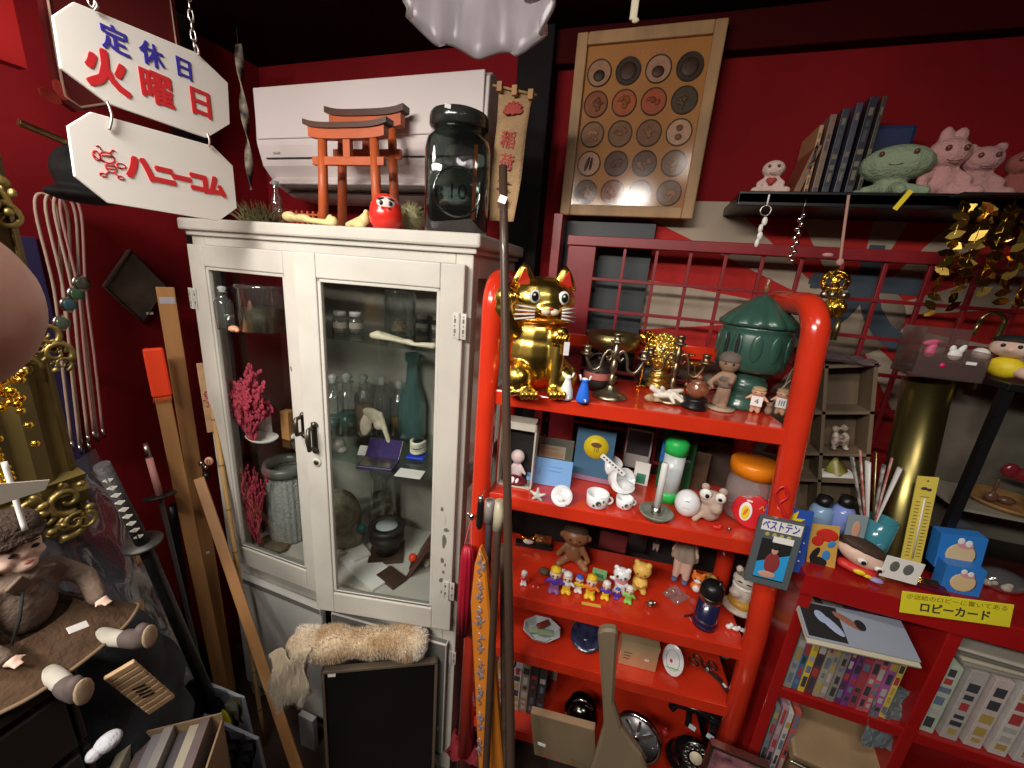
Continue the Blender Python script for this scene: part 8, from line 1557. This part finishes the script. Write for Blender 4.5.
sub(e, 'dragon_pattern', drag, mat('silver_lilac_thread', (.38, .32, .38), .35, .4)); 
# wooden paddle
Yp = .72; c = at(606, 628, Yp); Q = [(598, 629), (603, 626), (613, 626), (618, 629), (614, 700), (622, 725), (642, 752), (650, 775), (588, 775), (596, 750), (604, 722), (603, 700)]
P_ = [at(x, y, Yp) for x, y in Q]; zm = P_[8].z-.06; P2 = P_[:8]+[Vector((P_[7].x-.01, Yp, zm)), Vector((P_[8].x+.01, Yp, zm))]+P_[8:]
e = empty('wooden_paddle', 'worn wooden paddle standing in front of the lower rack', 'paddle', (c.x, Yp, zm)); sub(e, 'paddle', lambda b: b.prism([(p.x-c.x, p.z-zm) for p in P2], .022), mat('grey_tan_paddle_wood', (.22, .165, .105), .55, noise=.3, nscale=8, stretch=(1, 1, .15))); e.children[0].modifiers.new('bv', 'BEVEL').width = .005
sub(e, 'foot_block', lambda b: b.bb(-.03, .04, -.02, .02, FZ-zm, .0), TAP)
# clear sleeved book in front
e, w, h = slab('sleeved_book', 'brown paper-covered book in a shiny clear sleeve at the bottom', 'book', [(542, 721), (601, 729), (598, 768), (534, 760)], .76, .02, mat('brown_kraft_cover', (.33, .22, .13), .4, noise=.15, nscale=10, coat=.5)); ptag(e, -w*.36, -.0012, h*.32, .020, .009, (0, .1, 0)); sub(e, 'clear_sleeve', lambda b: b.bb(-w*.52, w*.52, -.001, -.0004, -.0, h*1.02), GLASS)
sub(e, 'printed_marks', lambda b: [b.box((.006, .0006, .003), (x*w, -.0012, h*.12*z)) for x, z in ((-.3, .5), (-.2, 1), (-.1, .4), (.1, .8))], CANDY[2]); sub(e, 'support', lambda b: b.bb(-w*.3, w*.3, .004, .015, -.4, 0), TAP)

# ================================================================ photographer's thumb at the left edge
FLESH = mat('hand_flesh', (.72, .42, .33), .5, sub=.3, bump=.08, bscale=60); 
tip = Vector(list(ray(-118, 303)/np.linalg.norm(ray(-118, 303))*.118))+Vector((0, 0, EYE))
e = empty('person', 'pink hand of the photographer reaching in at the left edge', 'person', tip)
rt = Vector(list(ray(-400, 300)/np.linalg.norm(ray(-400, 300)))); away = rt.copy(); away.z = 0; away.normalize(); Zv = Vector((0, 0, 1)); back = Vector((0, -1, 0))
u1 = (Vector(list(ray(-300, 330)))-Vector(list(ray(0, 300)))).normalized()
def P3(a, b_, c_): return u1*a+Zv*b_+back*c_
b = MB(); b.m(FLESH)
for (p0, p1, r0, r1) in [(P3(.0, 0, 0), P3(.028, -.002, .004), .0175, .0165), (P3(.028, -.002, .004), P3(.06, -.02, .01), .0165, .02), (P3(.06, -.02, .01), P3(.11, -.03, .02), .03, .032), (P3(.11, -.03, .02), P3(.2, -.06, .05), .030, .034)]:
    b.cyl(p0, p1, r0, r1, n=16); b.ell(p0, r0, n=16); b.ell(p1, r1, n=16)
b.ell(P3(.10, -.02, .035), (.045, .045, .035))
for j in range(4):
    z0 = .022-.021*j; q0 = P3(.075, z0-.01, .045); q1 = P3(.03+.004*j, z0-.008, .058); q2 = P3(.012+.006*j, z0-.01, .045); q3 = P3(.02+.006*j, z0-.012, .03)
    for s0, s1, r0, r1 in ((q0, q1, .0105, .0095), (q1, q2, .0095, .009), (q2, q3, .009, .008)): b.cyl(s0, s1, r0, r1, n=12); b.ell(s0, r0, n=12); b.ell(s1, r1, n=12)
b.build('body', None, e, remesh=.0022, smooth_it=5)
